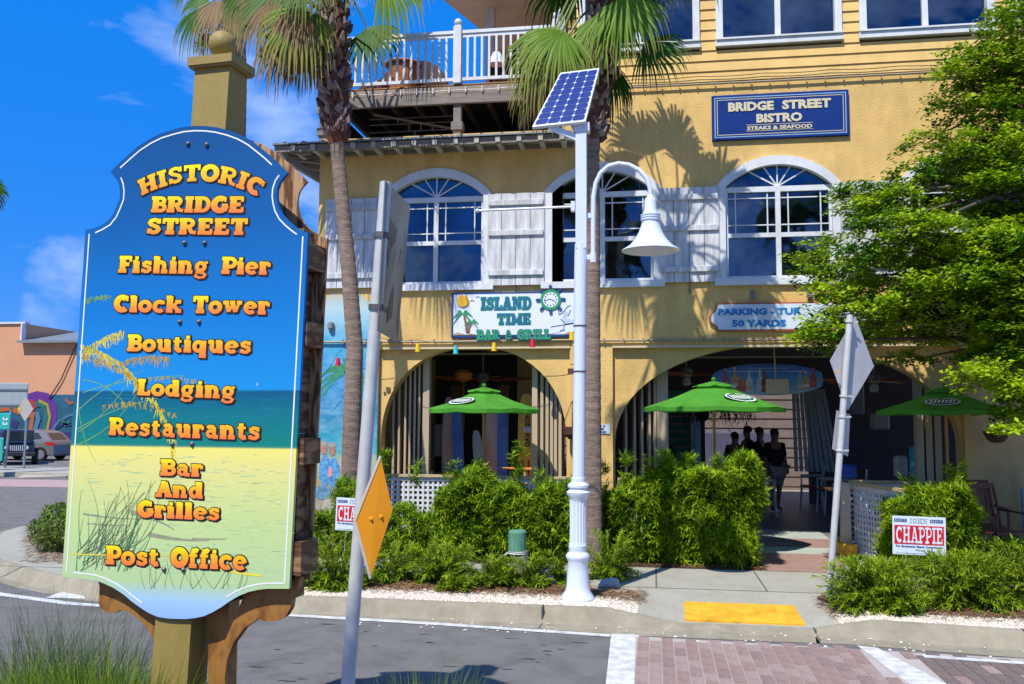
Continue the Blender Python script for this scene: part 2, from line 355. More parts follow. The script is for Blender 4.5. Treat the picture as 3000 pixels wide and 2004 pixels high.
# ruled strip between kerb and pavement (ramp in the middle)
def strip_surface(name, x0, x1, m, n=24):
    b = MB(); vs = []
    for i in range(n+1):
        x = x0+(x1-x0)*i/n; vs += [(x, lerp(BACK,x)+.001, lerp(HGT,x)-.002), (x, lerp(BACK,x)+.3, lerp([(0,lerp(HGT,x)),(1,.149)],.3)), (x, 9.86, .149)]
    b.add(vs, [(i*3+j, (i+1)*3+j, (i+1)*3+j+1, i*3+j+1) for i in range(n) for j in range(2)])
    return b
SHELLG = mat('shell_gravel_bed', (.50,.44,.34), .9, var=.6, scale=55, bump=1, bscale=120)
MULCH = mat('bark_mulch', (.16,.085,.045), .95, var=.6, scale=40, bump=1, bscale=90)
tag(strip_surface('gravel_bed_left', -4.2, -.15, SHELLG).build('gravel_bed', SHELLG), kind='structure')
tag(strip_surface('gravel_bed_right', 1.62, 8, SHELLG).build('gravel_bed', SHELLG), kind='structure')
tag(strip_surface('kerb_ramp', -.15, 1.62, SIDEW).build('kerb_ramp', SIDEW), kind='structure')
# pavement joints (recessed lines read as thin dark strips)
JOINT = mat('pavement_joint', (.10,.10,.085), .95)
jb = MB()
for (a,b_) in (((-9,9.86),(8,9.86)),((-4.6,11.2),(1.1,11.2))): jb.box(a[0],b_[0],a[1]-.008,a[1]+.008,.1492,.1515)
for x in (-3.6,-2.35,-1.15,.02,1.16,2.4,3.6): jb.box(x-.008,x+.008,9.87,11.19,.1492,.1515)
tag(jb.build('pavement_joints', JOINT), kind='structure')
jb = MB()
for x in (-1.05, 1.43, 3.11):
    y = lerp(BACK,x); h = lerp(HGT,x); jb.box(x-.007,x+.007,y-.125,y,h*.3,h+.004); jb.box(x-.007,x+.007,y-.36,y-.125,.002,.006)
tag(jb.build('kerb_joints', JOINT), kind='structure')
# tactile pad with domes
pad = thing('tactile_paving', 'yellow bumpy tactile paving pad on the kerb ramp', 'tactile paving', (.82,9,0))
def rz(x, y): return lerp([(lerp(BACK,x),lerp(HGT,x)),(9.86,.149)], y)
pb = MB(); c4 = [(.29,9.38),(1.35,9.38),(1.37,8.80),(.28,8.80)]
pb.add([(x,y,rz(x,y)+.012) for x,y in c4]+[(x,y,rz(x,y)-.01) for x,y in c4], [(3,2,1,0),(0,1,5,4),(1,2,6,5),(2,3,7,6),(3,0,4,7)])
pb.build('pad_base', PADY, pad)
db = MB()
for i in range(21):
    for j in range(11):
        x = .32+i*.05; y = 8.84+j*.05; z = rz(x,y)+.011; db.add([(x-.011,y-.011,z),(x+.011,y-.011,z),(x+.011,y+.011,z),(x-.011,y+.011,z),(x,y,z+.007)], [(0,1,4),(1,2,4),(2,3,4),(3,0,4)])
tag(db.build('domes', PADY, pad), kind='stuff')
# walkway to the door
sheet('door_path', [(1.26,11.2),(2.05,11.2),(2.62,12.4),(2.62,12.70),(1.26,12.70)], .154, PAV)
PALEG = mat('pale_green_threshold', (.42,.47,.42), .7, var=.25, scale=5, stretch=(.5,6,1))
for a,b_,m,nm in ((12.70,13.30,PALEG,'threshold_strip'),(13.31,14.30,PAV,'threshold_brown'),(14.31,15.4,PALEG,'threshold_strip')):
    o = sheet(nm, [(1.0,a),(2.62,a),(2.62,b_),(1.0,b_)], .160, m, th=.01)
# road markings
mk = MB()
def stripe(pts, wd):
    for (a,b_) in zip(pts, pts[1:]):
        a = Vector(a); b_ = Vector(b_); d = (b_-a).normalized(); n = Vector((-d.y,d.x))
        mk.add([(a.x,a.y,.005),(b_.x,b_.y,.005),(b_.x-n.x*wd,b_.y-n.y*wd,.005),(a.x-n.x*wd,a.y-n.y*wd,.005)], [(0,1,2,3)])
stripe([(-3.56,8.60),(-2.04,8.49),(-.385,8.31)], .10)
stripe([(-10.9,13.5),(-10.2,12.0),(-9.3,10.7),(-8.2,9.75),(-7.0,9.05),(-5.9,8.72),(-4.8,8.64),(-3.56,8.60)], .12)
for (a_,b_) in (((2.16,8.02),(3.2,7.90)),((3.2,7.90),(6,7.55))): mk.quad((a_[0],a_[1]-.09,.0112),(b_[0],b_[1]-.09,.0112),(b_[0],b_[1],.0112),(a_[0],a_[1],.0112))
stripe([(-11.6,9.0),(-9.5,8.75),(-8.1,8.6)], .12)
mk.add([(x,y,.006) for x,y in [tuple(gr(u,v))[:2] for u,v in ((102,1372),(196,1374),(186,1356),(143,1358))]], [(3,2,1,0)])
mk.quad((-.385,8.33,.0055),(-.17,8.35,.0055),(-.13,5.5,.0055),(-.33,5.5,.0055))
q = [gr(1965,1480,.0055),gr(2012,1485,.0055),gr(2170,1568,.0055),gr(2085,1568,.0055)]
dL = (q[3]-q[0])*1.8; dR = (q[2]-q[1])*1.8
mk.quad(q[0],q[1],q[1]+dR,q[0]+dL)
tag(mk.build('road_markings', PAINTW), kind='structure')
sm = MB(); rsm = random.Random(4)
for _ in range(26):
    x, y = rsm.uniform(-3.2,-.5), rsm.uniform(6.3,8.3); n_ = 9; a_, b_ = rsm.uniform(.02,.09), rsm.uniform(.006,.016)
    sm.add([(x+a_*math.cos(2*PI*i/n_)*rsm.uniform(.6,1.2), y+b_*math.sin(2*PI*i/n_)*rsm.uniform(.5,1.4), .004) for i in range(n_)], [tuple(range(n_))])
tag(sm.build('road_scuffs', mat('road_scuff', (.07,.07,.07), .95, var=.5, scale=60)), kind='stuff')
# brick crossing: bricks proud of a mortar bed
BR = [mat('brick_paver_rose', (.29,.195,.17), .85, var=.25, scale=25, bump=.4), mat('brick_paver_pale', (.33,.24,.21), .85, var=.25, scale=25, bump=.4), mat('brick_paver_dark', (.25,.17,.155), .85, var=.25, scale=25, bump=.4), mat('brick_paver_grey', (.17,.13,.115), .85, var=.25, scale=25, bump=.4)]
bed = sheet('brick_crossing', [(-.17,8.28),(8,7.7),(8,5.3),(-.12,5.3)], .003, mat('brick_mortar', (.42,.37,.34), .95))
bm = []
for m in BR:
    b = MB(); b.box(-.0475,.0475,-.1145,.1145,0,.006); b.f.pop(0); b.m.pop(0); bm.append(b.mesh('brick', m))
cnt = 0; rest = MB()
xl = lambda y: lerp([(5.4,2.45),(8.3,1.90)], y)
cells = []
for i in range(64):
    x = -.10+i*.1025; off = .12*(i % 2)
    for j in range(13):
        y = 8.12-off-j*.237
        if y < 5.45: continue
        if x+.05 > lerp([(3,8.06),(5,7.8)], x)+99: continue
        if y+.12 > lerp([(-.2,8.28),(1.7,8.28),(3,8.05),(5,7.78),(8,7.6)], x): continue
        lb = q[0].x+(q[0].y-y)*(q[3].x-q[0].x)/(q[0].y-q[3].y)
        if lb-.07 < x < lb+.30: continue
        cells.append((x, y, x > lb+.1))
cells.sort(key=lambda c: -c[1]+abs(c[0]-1.2)*.45)
for (x,y,g) in cells:
    k_ = 3 if (g and random.random() < .8) else random.choice((0,0,0,1,1,2))
    if cnt < 292:
        link('brick', bm[k_], bed, (x,y,.0035)); cnt += 1
    else: rest.box(x-.0475,x+.0475,y-.115,y+.115,.0035,.0095)
if rest.v: tag(rest.build('brick_field', BR[0], bed), kind='stuff')
# small loose grit on the road + shells
def chips(name, pts, s0, s1, m, label=None, kind='stuff', flat=.5):
    P = np.array(pts); n = len(P); s = RNG.uniform(s0,s1,n)[:,None]; a = RNG.uniform(0,PI,n)
    dx = np.stack([np.cos(a),np.sin(a),np.zeros(n)],1)*s; dy = np.stack([-np.sin(a),np.cos(a),np.zeros(n)],1)*s*RNG.uniform(.5,1,n)[:,None]; dz = np.stack([RNG.normal(0,.15,n)*s[:,0],RNG.normal(0,.15,n)*s[:,0],s[:,0]*flat],1)
    V = np.stack([P-dx,P-dy,P+dx,P+dy,P-dx*.5+dz,P-dy*.5+dz,P+dx*.5+dz,P+dy*.5+dz],1).reshape(-1,3)
    b = (np.arange(n)*8)[:,None,None]; F = (b+np.array([[4,5,6,7],[0,1,5,4],[1,2,6,5],[2,3,7,6],[3,0,4,7]])[None]).reshape(-1,4)
    me = npmesh(name, V, F, m, rnd=np.repeat(RNG.random(n),8)); o = bpy.data.objects.new(name, me); COL.objects.link(o); ORG[o.name] = Vector((0,0,0))
    return tag(o, kind=kind)
SHM = leafmat('shell_chip', (.42,.34,.24), (.80,.76,.66), trans=0, rough=.8)
STM = leafmat('straw_mulch', (.10,.045,.02), (.34,.20,.10), trans=0, rough=.9)
pts = []
for _ in range(9000):
    x = random.uniform(-4.1,-.16); y = lerp(BACK,x)+abs(random.gauss(0,.26)); 
    if y < 9.5: pts.append((x,y,rz(x,y)))
for _ in range(6000):
    x = random.uniform(1.66,5.2); y = lerp(BACK,x)+abs(random.gauss(0,.2))
    if y < 9.2: pts.append((x,y,rz(x,y)))
for _ in range(130):
    x = random.uniform(-3.5,4.5); y = lerp(BACK,x)-random.uniform(.15,.6); pts.append((x,y,.008))
chips('shell_chips', pts, .008, .019, SHM)
def straw(name, pts, ln, wd, m):
    P = np.array(pts); n = len(P); a = RNG.uniform(0,2*PI,n); D = unit(np.stack([np.cos(a),np.sin(a)*.7,RNG.uniform(0,.35,n)],1))
    V,F = strips(P, D, RNG.uniform(ln*.5,ln,n), wd, .3); me = npmesh(name, V, F, m, rnd=np.repeat(RNG.random(n),6))
    o = bpy.data.objects.new(name, me); COL.objects.link(o); ORG[o.name] = Vector((0,0,0)); return tag(o, kind='stuff')
pts = []
for _ in range(6500):
    x = random.uniform(-4.1,-.1); y = random.gauss(9.42,.17)
    if 8.95 < y < 9.84: pts.append((x,y,rz(x,y)+random.uniform(0,.03)))
for _ in range(5200):
    x = random.uniform(1.6,5.3); y = random.gauss(9.2,.25); 
    if lerp(BACK,x)+.12 < y < 9.84: pts.append((x,y,rz(x,y)+random.uniform(0,.03)))
for _ in range(2600): pts.append((random.uniform(-.9,1.3),random.uniform(11.22,11.42),.155+random.uniform(0,.03)))
straw('straw_mulch', pts, .09, .007, STM)
mb_ = MB(); mb_.add([(-4.2,9.3,.153),(-.4,9.3,.15),(-.75,9.84,.157),(-4.2,9.84,.157)], [(0,1,2,3)]); mb_.add([(1.6,9.62,.154),(1.9,9.0,.156),(6,8.75,.156),(6,9.84,.157),(1.75,9.84,.157)], [(0,1,2,3,4)])
mb_.add([(-4.9,11.21,.156),(1.25,11.21,.156),(1.25,13.4,.156),(-4.9,13.4,.156)], [(0,1,2,3)])
mb_.add([(2.75,11.25,.156),(8,11.25,.156),(8,12.85,.156),(2.75,12.85,.156)], [(0,1,2,3)])
tag(mb_.build('mulch_bed', MULCH), kind='structure')
# corner planting bed on the left
cb = MB(); cb.prism([tuple(gr(u,v,.155))[:2] for u,v in ((52,1235),(95,1205),(150,1190),(260,1190),(300,1310),(150,1297),(90,1265))], lambda x,y:(x,y,.156), (0,0,1), 0)
tag(cb.build('corner_planting_bed', mat('dry_bed_soil', (.28,.20,.15), .95, var=.5, scale=14, bump=.8)), kind='structure')
pts = [tuple(gr(random.uniform(60,165),random.uniform(1200,1290),.158)) for _ in range(900)]
straw('dry_leaf_litter', pts, .16, .012, leafmat('litter', (.14,.09,.05), (.42,.34,.27), trans=0, rough=.9))
# far side of the side street: pale pink brick band, kerb, car park
sheet('far_brick_band', [tuple(gr(u,v))[:2] for u,v in ((-60,1115),(260,1120),(260,1103),(-60,1098))], .006, mat('pink_band', (.42,.28,.25), .9, var=.15))
isl = [tuple(gr(u,v))[:2] for u,v in ((40,1100),(150,1096),(190,1088),(60,1090))]
sheet('traffic_island', isl, .06, mat('tan_island', (.45,.38,.30), .9), th=.06)
b = MB(); b.box(-60,-12.5,26.8,27.1,0,.14); b.box(-60,-12.5,27.1,30.2,0,.13); tag(b.build('far_pavement', SIDEW), kind='structure')
# near side: median bed where the camera stands
nb = MB(); nb.box(-30,30,5.02,5.2,-.05,.15); tag(nb.build('median_kerb', CONC), kind='structure')
sheet('median_soil', [(-30,-6),(30,-6),(30,5.02),(-30,5.02)], .13, MULCH)

# =====================================================  YELLOW BUILDING
YB = 13.4
B = thing('restaurant_building', 'yellow stucco restaurant building with arched openings, arched windows and white shutters', 'building', (0,YB,0))
def wall(name, x0, x1, z0, z1, y, notches, m, th=.22, parent=B, label=None):
    poly = [(x0,z0),(x0,z1),(x1,z1),(x1,z0)]
    for nch in sorted(notches, key=lambda n: -n[0][0]): poly += nch      # right foot ... left foot
    b = MB(); b.prism(poly, lambda a,c:(a,y,c), (0,-1,0), th); return b.build(name, m, parent, label=label)
def arch_notch(xl, xr, zs, zt, z0, n=28, p=2.0):
    cx = (xl+xr)/2; a = (xr-xl)/2; h = zt-zs; out = [(xr,z0)]
    for i in range(n+1):
        t = PI*i/n; c, s = math.cos(t), math.sin(t)
        out.append((cx+a*math.copysign(abs(c)**(2/p), c), zs+h*abs(s)**(2/p)))
    return out+[(xl,z0)]
A1 = arch_notch(-4.14,-1.275,1.60,3.03,.15,p=2.15); A2 = arch_notch(-.56,4.24,1.60,3.03,.15,p=2.05)
# recessed arch bays (face at 13.48)
wall('arch_bay_wall', -4.17,-1.22,.15,3.06,13.48,[A1],STUCCO); wall('arch_bay_wall', -.585,4.27,.15,3.06,13.48,[A2],STUCCO)
def prismx(name, x0,x1,y0,y1,z0,z1,m,parent=B,**kw):
    b = MB(); b.box(x0,x1,y0,y1,z0,z1); return b.build(name,m,parent,**kw)
prismx('pillar', -1.22,-.585,13.4,13.8,.15,2.985,STUCCO)
prismx('pillar', 4.27,4.36,13.4,13.8,.15,2.985,STUCCO)
prismx('side_wall', 4.362,9.5,13.60,13.8,.15,2.985,STUCCO2)
prismx('wall_band', -5.2,9.5,13.4,13.62,2.987,3.90,STUCCO)
for a,c in ((-4.17,-1.22),(-.585,4.27)): prismx('ledge', a,c,13.375,13.398,2.985,3.015,CREAM)
# windows
WX = [-3.30,-.73,1.83,4.40,6.97]
hw, zs, za = .87, 5.385, 5.80
def seg(cx, w, z0, z1, n=20):
    r = z1-z0; R = (w*w+r*r)/(2*r); c = z1-R; a0 = math.asin(w/R)
    return [(cx+R*math.sin(a0-2*a0*i/n), c+R*math.cos(a0-2*a0*i/n)) for i in range(n+1)]
def wnotch(cx): return [(cx+.80,3.901)]+seg(cx,.80,5.34,5.70)+[(cx-.80,3.901)]
wall('upper_wall', -5.2,-1.33,3.901,6.34,13.4,[wnotch(WX[0])],STUCCO)
wall('upper_wall', -1.33,9.5,3.901,6.95,13.4,[wnotch(x) for x in WX[1:]],STUCCO)
prismx('end_wall', -5.2,-5.0,13.63,22,.15,6.3,STUCCO)
prismx('corner_wall', -1.33,-1.12,13.63,17,6.3,10.5,STUCCO)
# interior shell
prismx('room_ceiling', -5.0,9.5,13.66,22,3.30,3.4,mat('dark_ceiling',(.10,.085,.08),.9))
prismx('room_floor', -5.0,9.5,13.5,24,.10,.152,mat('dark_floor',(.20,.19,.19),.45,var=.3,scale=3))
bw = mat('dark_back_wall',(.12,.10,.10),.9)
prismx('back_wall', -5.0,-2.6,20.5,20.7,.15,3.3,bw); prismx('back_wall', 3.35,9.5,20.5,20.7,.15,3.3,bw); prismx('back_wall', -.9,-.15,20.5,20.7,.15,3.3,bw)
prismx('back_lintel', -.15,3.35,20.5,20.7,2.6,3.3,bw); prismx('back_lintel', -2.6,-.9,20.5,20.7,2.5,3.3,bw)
# sunlit yard seen through the building
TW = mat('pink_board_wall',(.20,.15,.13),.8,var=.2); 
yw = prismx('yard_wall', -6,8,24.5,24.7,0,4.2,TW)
lines = MB()
for i in range(16): lines.box(-6,8,24.478,24.499,.25+i*.25,.262+i*.25)
lines.build('board_line', mat('board_shadow_gap',(.12,.08,.07),.9), B)
lt = MB()
for i in range(28): lt.box(.9,3.2,24.44,24.46,.3+i*.05,.318+i*.05)
for i in range(40): lt.box(.9+i*.058,.918+i*.058,24.42,24.44,.3,1.7)
tag(lt.build('yard_lattice', mat('yard_lattice_blue',(.16,.16,.26),.8), B), kind='stuff')
prismx('green_wall', -.2,1.05,21.2,21.3,.15,2.7,mat('mint_wall',(.10,.42,.30),.8))
prismx('white_post', 1.06,1.14,21.0,21.2,.15,2.7,WHITE)
stm = MB()
for i in range(11): stm.box(.28,.82,20.6+i*-.0,20.9+i*.02,.30+i*.17,.345+i*.17)
st = stm.build('stair_treads', mat('grey_stair',(.34,.33,.28),.8), B)
prismx('stair_string', .20,.27,20.58,20.98,.15,2.3,WHITE); prismx('stair_string', .83,.90,20.58,20.98,.15,2.3,WHITE)
prismx('blue_panel', .92,1.05,20.75,20.95,.15,2.2,mat('pale_blue_panel',(.35,.62,.68),.7))
# hanging cloth strips on the right of the doorway
CUR = mat('pale_blue_curtain',(.42,.50,.55),.8,var=.2)
for i in range(9):
    b = MB(); x = 2.72+i*.1; z0 = .95-.0*i
    b.prism([(x,z0),(x+.07,z0),(x+.045-.03*i,2.55),(x-.02-.03*i,2.55)], lambda a,c:(a,18.4+.02*(i%2),c),(0,-1,0),.01); b.build('curtain_strip', CUR, B)
# folding door leaves stacked at the arch sides
def leaf(x, y, wd, z1, rot=0, m=TANW, dp=.26):
    b = MB(); b.box(-wd/2, wd/2, 0, dp, .152, z1); me = b.mesh('folding_door_leaf', m)
    o = link('folding_door_leaf', me, B, (x,y,0)); o.rotation_euler = (0,0,rot); return o
for i,x in enumerate((-4.02,-3.93,-3.83,-3.755,-3.68,-3.61)): leaf(x, 13.74, .03, 3.0, .15)
leaf(-3.50,13.74,.10,3.0,.12)
for i,x in enumerate((-1.79,-1.68,-1.60,-1.53,-1.47,-1.40)): leaf(x, 13.74, .045 if i else .085, 2.9, -.1)
for i,x in enumerate((-.40,-.27,-.16,-.05,.03)): leaf(x, 13.74, .03, 3.0, .15)
leaf(.14,13.74,.17,3.0,.1)
for i,x in enumerate((3.78,3.90,4.02)): leaf(x, 13.74, .09, 3.0, -.1)
# arched windows
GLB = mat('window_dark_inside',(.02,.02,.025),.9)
def arch_window(cx):
    b = MB()
    # outer casing band
    out = [(cx+hw,3.985)]+seg(cx,hw,zs,za)+[(cx-hw,3.985)]; inn = [(cx+.755,3.985)]+seg(cx,.755,5.345,5.665)+[(cx-.755,3.985)]
    n = len(out)
    for y0,y1 in ((13.362,13.52),):
        vs = [(a,y0,c) for a,c in out]+[(a,y0,c) for a,c in inn]+[(a,y1,c) for a,c in out]+[(a,y1,c) for a,c in inn]
        fs = []
        for i in range(n-1): fs += [(i,i+1,n+i+1,n+i),(2*n+i,3*n+i,3*n+i+1,2*n+i+1),(n+i,n+i+1,3*n+i+1,3*n+i),(i,2*n+i,2*n+i+1,i+1)]
        b.add(vs, fs)
    W = b.build('window', WHITE, B)
    b = MB(); b.box(cx-.92,cx+.92,13.335,13.50,3.885,3.983); b.build('sill', WHITE, W)
    fr = MB()      # sash frame, mullion, transoms
    y0,y1 = 13.43,13.475
    fr.box(cx-.753,cx+.753,y0,y1,5.275,5.355); fr.box(cx-.036,cx+.036,y0-.004,y1,3.99,5.274); fr.box(cx-.753,cx-.037,y0+.002,y1,4.60,4.665); fr.box(cx+.037,cx+.753,y0+.002,y1,4.60,4.665)
    for s in (-1,1): fr.box(cx+s*.753,cx+s*.715,y0-.002,y1,3.99,5.274) if s < 0 else fr.box(cx+.715,cx+.753,y0-.002,y1,3.99,5.274)
    fr.box(cx-.714,cx-.037,y0,y1,3.99,4.03); fr.box(cx+.037,cx+.714,y0,y1,3.99,4.03)
    fr.build('sash_frame', WHITE, W)
    mb2 = MB()
    for s in (-1,1):
        for dx in (.147,.605): mb2.box(cx+s*dx-.009,cx+s*dx+.009,13.452,13.468,4.666,5.274)
        for z in (4.785,5.185): mb2.box(min(cx+s*.037,cx+s*.714),max(cx+s*.037,cx+s*.714),13.449,13.4515,z-.009,z+.009)
    for a in (0,-33,33,-60,60):
        t = math.radians(a); r = lerp([(0,.31),(33,.345),(60,.52)],abs(a)); mb2.beam((cx,13.458-.001*a/30,5.356),(cx+math.sin(t)*r,13.458-.001*a/30,5.356+math.cos(t)*r),.02,.016,(0,1,0))
    mb2.build('glazing_bars', WHITE, W)
    for (x0,x1,z0,z1) in ((-.714,-.037,4.03,4.60),(.037,.714,4.03,4.60),(-.714,-.037,4.666,5.274),(.037,.714,4.666,5.274)):
        g = MB(); t = random.uniform(-.004,.004); g.quad((cx+x0,13.472+t,z0),(cx+x1,13.472-t,z0),(cx+x1,13.472-t,z1),(cx+x0,13.472+t,z1)); g.build('pane', GLASS, W)
    g = MB(); g.prism(seg(cx,.755,5.345,5.665), lambda a,c:(a,13.473,c),(0,-1,0),0); g.build('fanlight_pane', GLASS, W)
for cx in WX: arch_window(cx)
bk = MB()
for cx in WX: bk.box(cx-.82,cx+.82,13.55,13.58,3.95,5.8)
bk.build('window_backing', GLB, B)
# shutters
plank = [None]
def shutter(x0, x1):
    b = MB(); wd = x1-x0
    b.box(x0+.02,x1-.02,13.38,13.398,3.98,5.33); Sh = b.build('shutter', BLACKW, B)
    for z in (5.165,4.70,4.09):
        b = MB(); b.bbox(x0+.02,x1-.02,13.305,13.335,z,z+.085,.005); b.build('batten', SHUT, Sh)
    for i in range(4):
        key = round(wd,2)
        b = MB(); w4 = wd/4; b.box(-w4/2+.004,w4/2-.004,0,.035,3.945,5.357); me = b.mesh('plank', SHUT)
        link('plank', me, Sh, (x0+w4*(i+.5),13.337+random.uniform(0,.004),0))
for x0,x1 in ((-5.07,-4.21),(-2.475,-1.595),(.105,.985),(2.68,3.56),(5.24,6.12)): shutter(x0,x1)
for x in (-2.03,.545):
    b = MB(); z = 3.95
    pts = [(x+.012*math.sin(t*2.4), 13.36-.01*math.cos(t*2.1), z-.0035*t*7) for t in np.linspace(0,7,30)]
    b.tube(pts,.006,6); b.solo('iron_hook',BLK,'curly iron shutter hook below the shutter '+('above the island bar sign' if x < 0 else 'right of the palm trunk'),'hook',(x,13.36,z))
# siding storey (right) : clapboards as parts
sb = MB(); sb.box(-1.12,9.5,13.60,13.68,6.95,10.5); sd_ = sb.build('siding', SIDING, B)
UW = [(-1.08,.735),(.975,2.78),(3.025,4.87),(5.1,6.9)]
def board(x0,x1,z0,z1):
    b = MB(); b.add([(x0,13.375,z0),(x1,13.375,z0),(x1,13.395,z1),(x0,13.395,z1),(x0,13.42,z0),(x1,13.42,z0),(x1,13.42,z1),(x0,13.42,z1)], [(0,1,2,3),(0,4,5,1),(1,5,6,2),(2,6,7,3),(3,7,4,0)]); b.build('siding_board', SIDING, sd_)
z = 6.965; i = 0
while z < 9.3:
    z1 = z+.157
    if z < 7.49-.06: board(-1.33,9.4,z,z1)
    else:
        edges = [-1.33]+[e for p in UW for e in p]+[9.4]
        for a,c in zip(edges[0::2],edges[1::2]): board(a,c,z,z1)
    z += .16; i += 1
prismx('siding_backing_strip', -1.33,9.4,13.425,13.60,6.952,7.45,SIDING)
b = MB(); b.box(-1.40,-1.28,13.30,13.36,6.96,10.4); b.build('corner_board', WHITE, B)
for (a,c) in UW:
    b = MB(); b.box(a,a+.10,13.34,13.50,7.56,10.3); b.box(c-.10,c,13.34,13.50,7.56,10.3); b.box(a,c,13.343,13.50,10.301,10.4)
    W = b.build('upper_window', WHITE, B)
    b = MB(); b.box(a,c,13.30,13.50,7.575,7.60); b.box(a-.01,c+.01,13.325,13.45,7.485,7.573); b.build('sill', WHITE, W)
    b = MB(); m_ = (a+c)/2; b.box(m_-.04,m_+.04,13.40,13.46,7.64,10.3); b.box(a+.101,c-.101,13.395,13.46,7.601,7.639); b.build('sash_frame', WHITE, W)
    for x0,x1 in ((a+.1,m_-.04),(m_+.04,c-.1)):
        b = MB(); t = random.uniform(-.006,.006); b.quad((x0,13.455+t,7.64),(x1,13.455-t,7.64),(x1,13.455-t,10.3),(x0,13.455+t,10.3)); b.build('pane', GLASS, W)
# conduit runs with clips
CONDU = mat('painted_conduit',(.34,.27,.18),.6)
def conduit(x0,x1,y,z,r,step,name='conduit'):
    b = MB(); b.tube([(x0,y,z),((x0+x1)/2,y,z-.01),(x1,y,z)], r, 6); c = b.build(name, CONDU, B)
    me = None
    x = x0+.1
    b = MB(); b.box(-.011,.011,-.016,.012,-.028,.028); me = b.mesh('clip', mat('clip_metal',(.22,.19,.15),.5))
    while x < x1: link('clip', me, c, (x,y,z)); x += step
conduit(-1.25,4.9,13.35,6.925,.017,.262); conduit(-5.19,-1.2,13.36,3.105,.018,.36); conduit(-1.1,4.9,13.36,3.095,.018,.29)
b = MB()
x = -1.2
while x < 4.8:
    b.tube([(x+i*.95/6, 13.352, 7.03+.018*math.sin(PI*i/6)*-1+.012) for i in range(7)], .006, 5); x += .95
b.build('cable', BLK, B)
# ---- lower roof with rafters, deck, railing
rf = MB(); RX0,RX1 = -5.78,-1.16
rf.add([(RX0,12.88,6.15),(RX1,12.88,6.15),(RX1,15.0,6.62),(-5.2,15.0,6.62),(RX0,15.2,6.16), (RX0,12.88,6.125),(RX1,12.88,6.125),(RX1,15.0,6.59),(-5.2,15,6.59),(RX0,15.2,6.135)],
       [(0,1,2,3),(0,3,4),(5,8,7,6),(5,9,8),(0,5,6,1),(1,6,7,2),(4,9,5,0)])
R_ = rf.build('porch_roof', ROOFM, B)
b = MB(); b.box(-.012,.012,0,2.1,0,.018); me = b.mesh('roof_rib', ROOFM)
for i in range(15):
    o = link('roof_rib', me, R_, (-5.6+i*.31,12.885,6.152)); o.rotation_euler = (math.atan(.47/2.12),0,0)
b = MB(); b.box(RX0+.02,RX1,12.93,12.955,6.02,6.12); b.box(RX0+.02,RX1,13.36,13.398,6.05,6.22); b.build('roof_fascia', GREYW, B) 
b = MB(); b.box(-.035,.035,0,.50,0,.085); me = b.mesh('rafter', mat('pale_rafter',(.46,.44,.38),.8))
for i in range(14): link('rafter', me, R_, (-5.45+i*.32,12.90,6.03))
b = MB(); b.box(RX0+.1,RX1,12.96,13.36,6.118,6.124); b.build('soffit', mat('soffit_wood',(.36,.33,.27),.8), B)
b = MB()
for i in range(4): b.beam((-5.72,12.98+i*.45,6.07),(-5.2,13.02+i*.45,6.02),.06,.08)
b.beam((-5.7,12.95,6.0),(-5.22,13.45,5.72),.09,.10); b.box(-5.74,-5.70,12.95,14.9,6.02,6.13)
b.build('corner_brackets', GREYW, B)
DY = 13.5
b = MB(); b.box(-5.22,-1.36,DY,17,7.16,7.18); b.build('deck_floor', BROWNW, B); b = MB(); b.box(-5.22,-1.36,DY+.01,17,7.125,7.155); b.box(-5.18,-5.14,DY+.3,16,6.5,7.0); b.build('deck_shade_lining', BLACKW, B)  # black lining and end panel added to keep the void under the deck dark
b = MB(); b.box(-5.24,-1.36,DY-.03,DY,7.022,7.134); b.build('deck_trim', mat('weathered_trim',(.33,.26,.20),.8,var=.3), B)
b = MB(); b.box(-5.26,-1.36,DY-.05,DY+.02,6.855,7.018); b.build('deck_beam', GREYW, B)
b = MB(); b.box(-5.2,-1.34,15.8,15.9,6.3,7.1); b.box(-5.2,-1.34,13.6,16,6.66,6.70) if False else None; b.build('crawl_shade_back', BLACKW, B)  # black sheet standing in for the deep shade below the deck
b = MB(); b.box(-.02,.02,0,2.3,0,.12); me = b.mesh('deck_joist', mat('joist_wood',(.16,.11,.08),.8))
for i in range(10): link('deck_joist', me, B, (-5.0+i*.40,DY+.03,7.0))
b = MB()
for z in (6.95,6.85,6.72,6.60): b.box(-4.7,-3.2,14.3,14.33,z,z+.008)
for x,z in ((-4.2,6.85),(-4.0,6.72),(-3.8,6.72),(-3.6,6.72),(-3.9,6.60),(-3.8,6.49)): b.box(x,x+.012,14.28,14.3,z,z+.11)
b.beam((-4.6,14.2,7.0),(-3.1,14.4,6.72),.05,.03); b.build('lattice_scrap', mat('pale_batten',(.45,.40,.34),.8), B)
for x in (-5.2,-3.0):
    b = MB(); b.box(x-.06,x+.06,DY-.01,DY+.11,6.36,6.854); b.box(x-.09,x+.09,DY-.04,DY+.14,6.44,6.56)
    if x < -5: b.box(x-.09,x+.09,DY-.052,DY+.14,6.855-.06,6.99)
    b.build('deck_post', GREYW, B)
rl = MB(); TOP = 8.03
rl.box(-5.2,-1.38,DY-.03,DY+.03,7.99,8.04); rl.box(-5.2,-1.38,DY-.012,DY+.012,7.93,7.988); rl.box(-5.2,-1.38,DY-.02,DY+.02,7.225,7.275)
RLG = rl.build('balcony_railing', WHITE, B)
b = MB(); b.box(-.017,.017,-.017,.017,7.277,7.929); me = b.mesh('baluster', WHITE)
x = -5.13
while x < -1.4:
    if abs(x+3.0) > .08: link('baluster', me, RLG, (x,DY,0))
    x += .1145
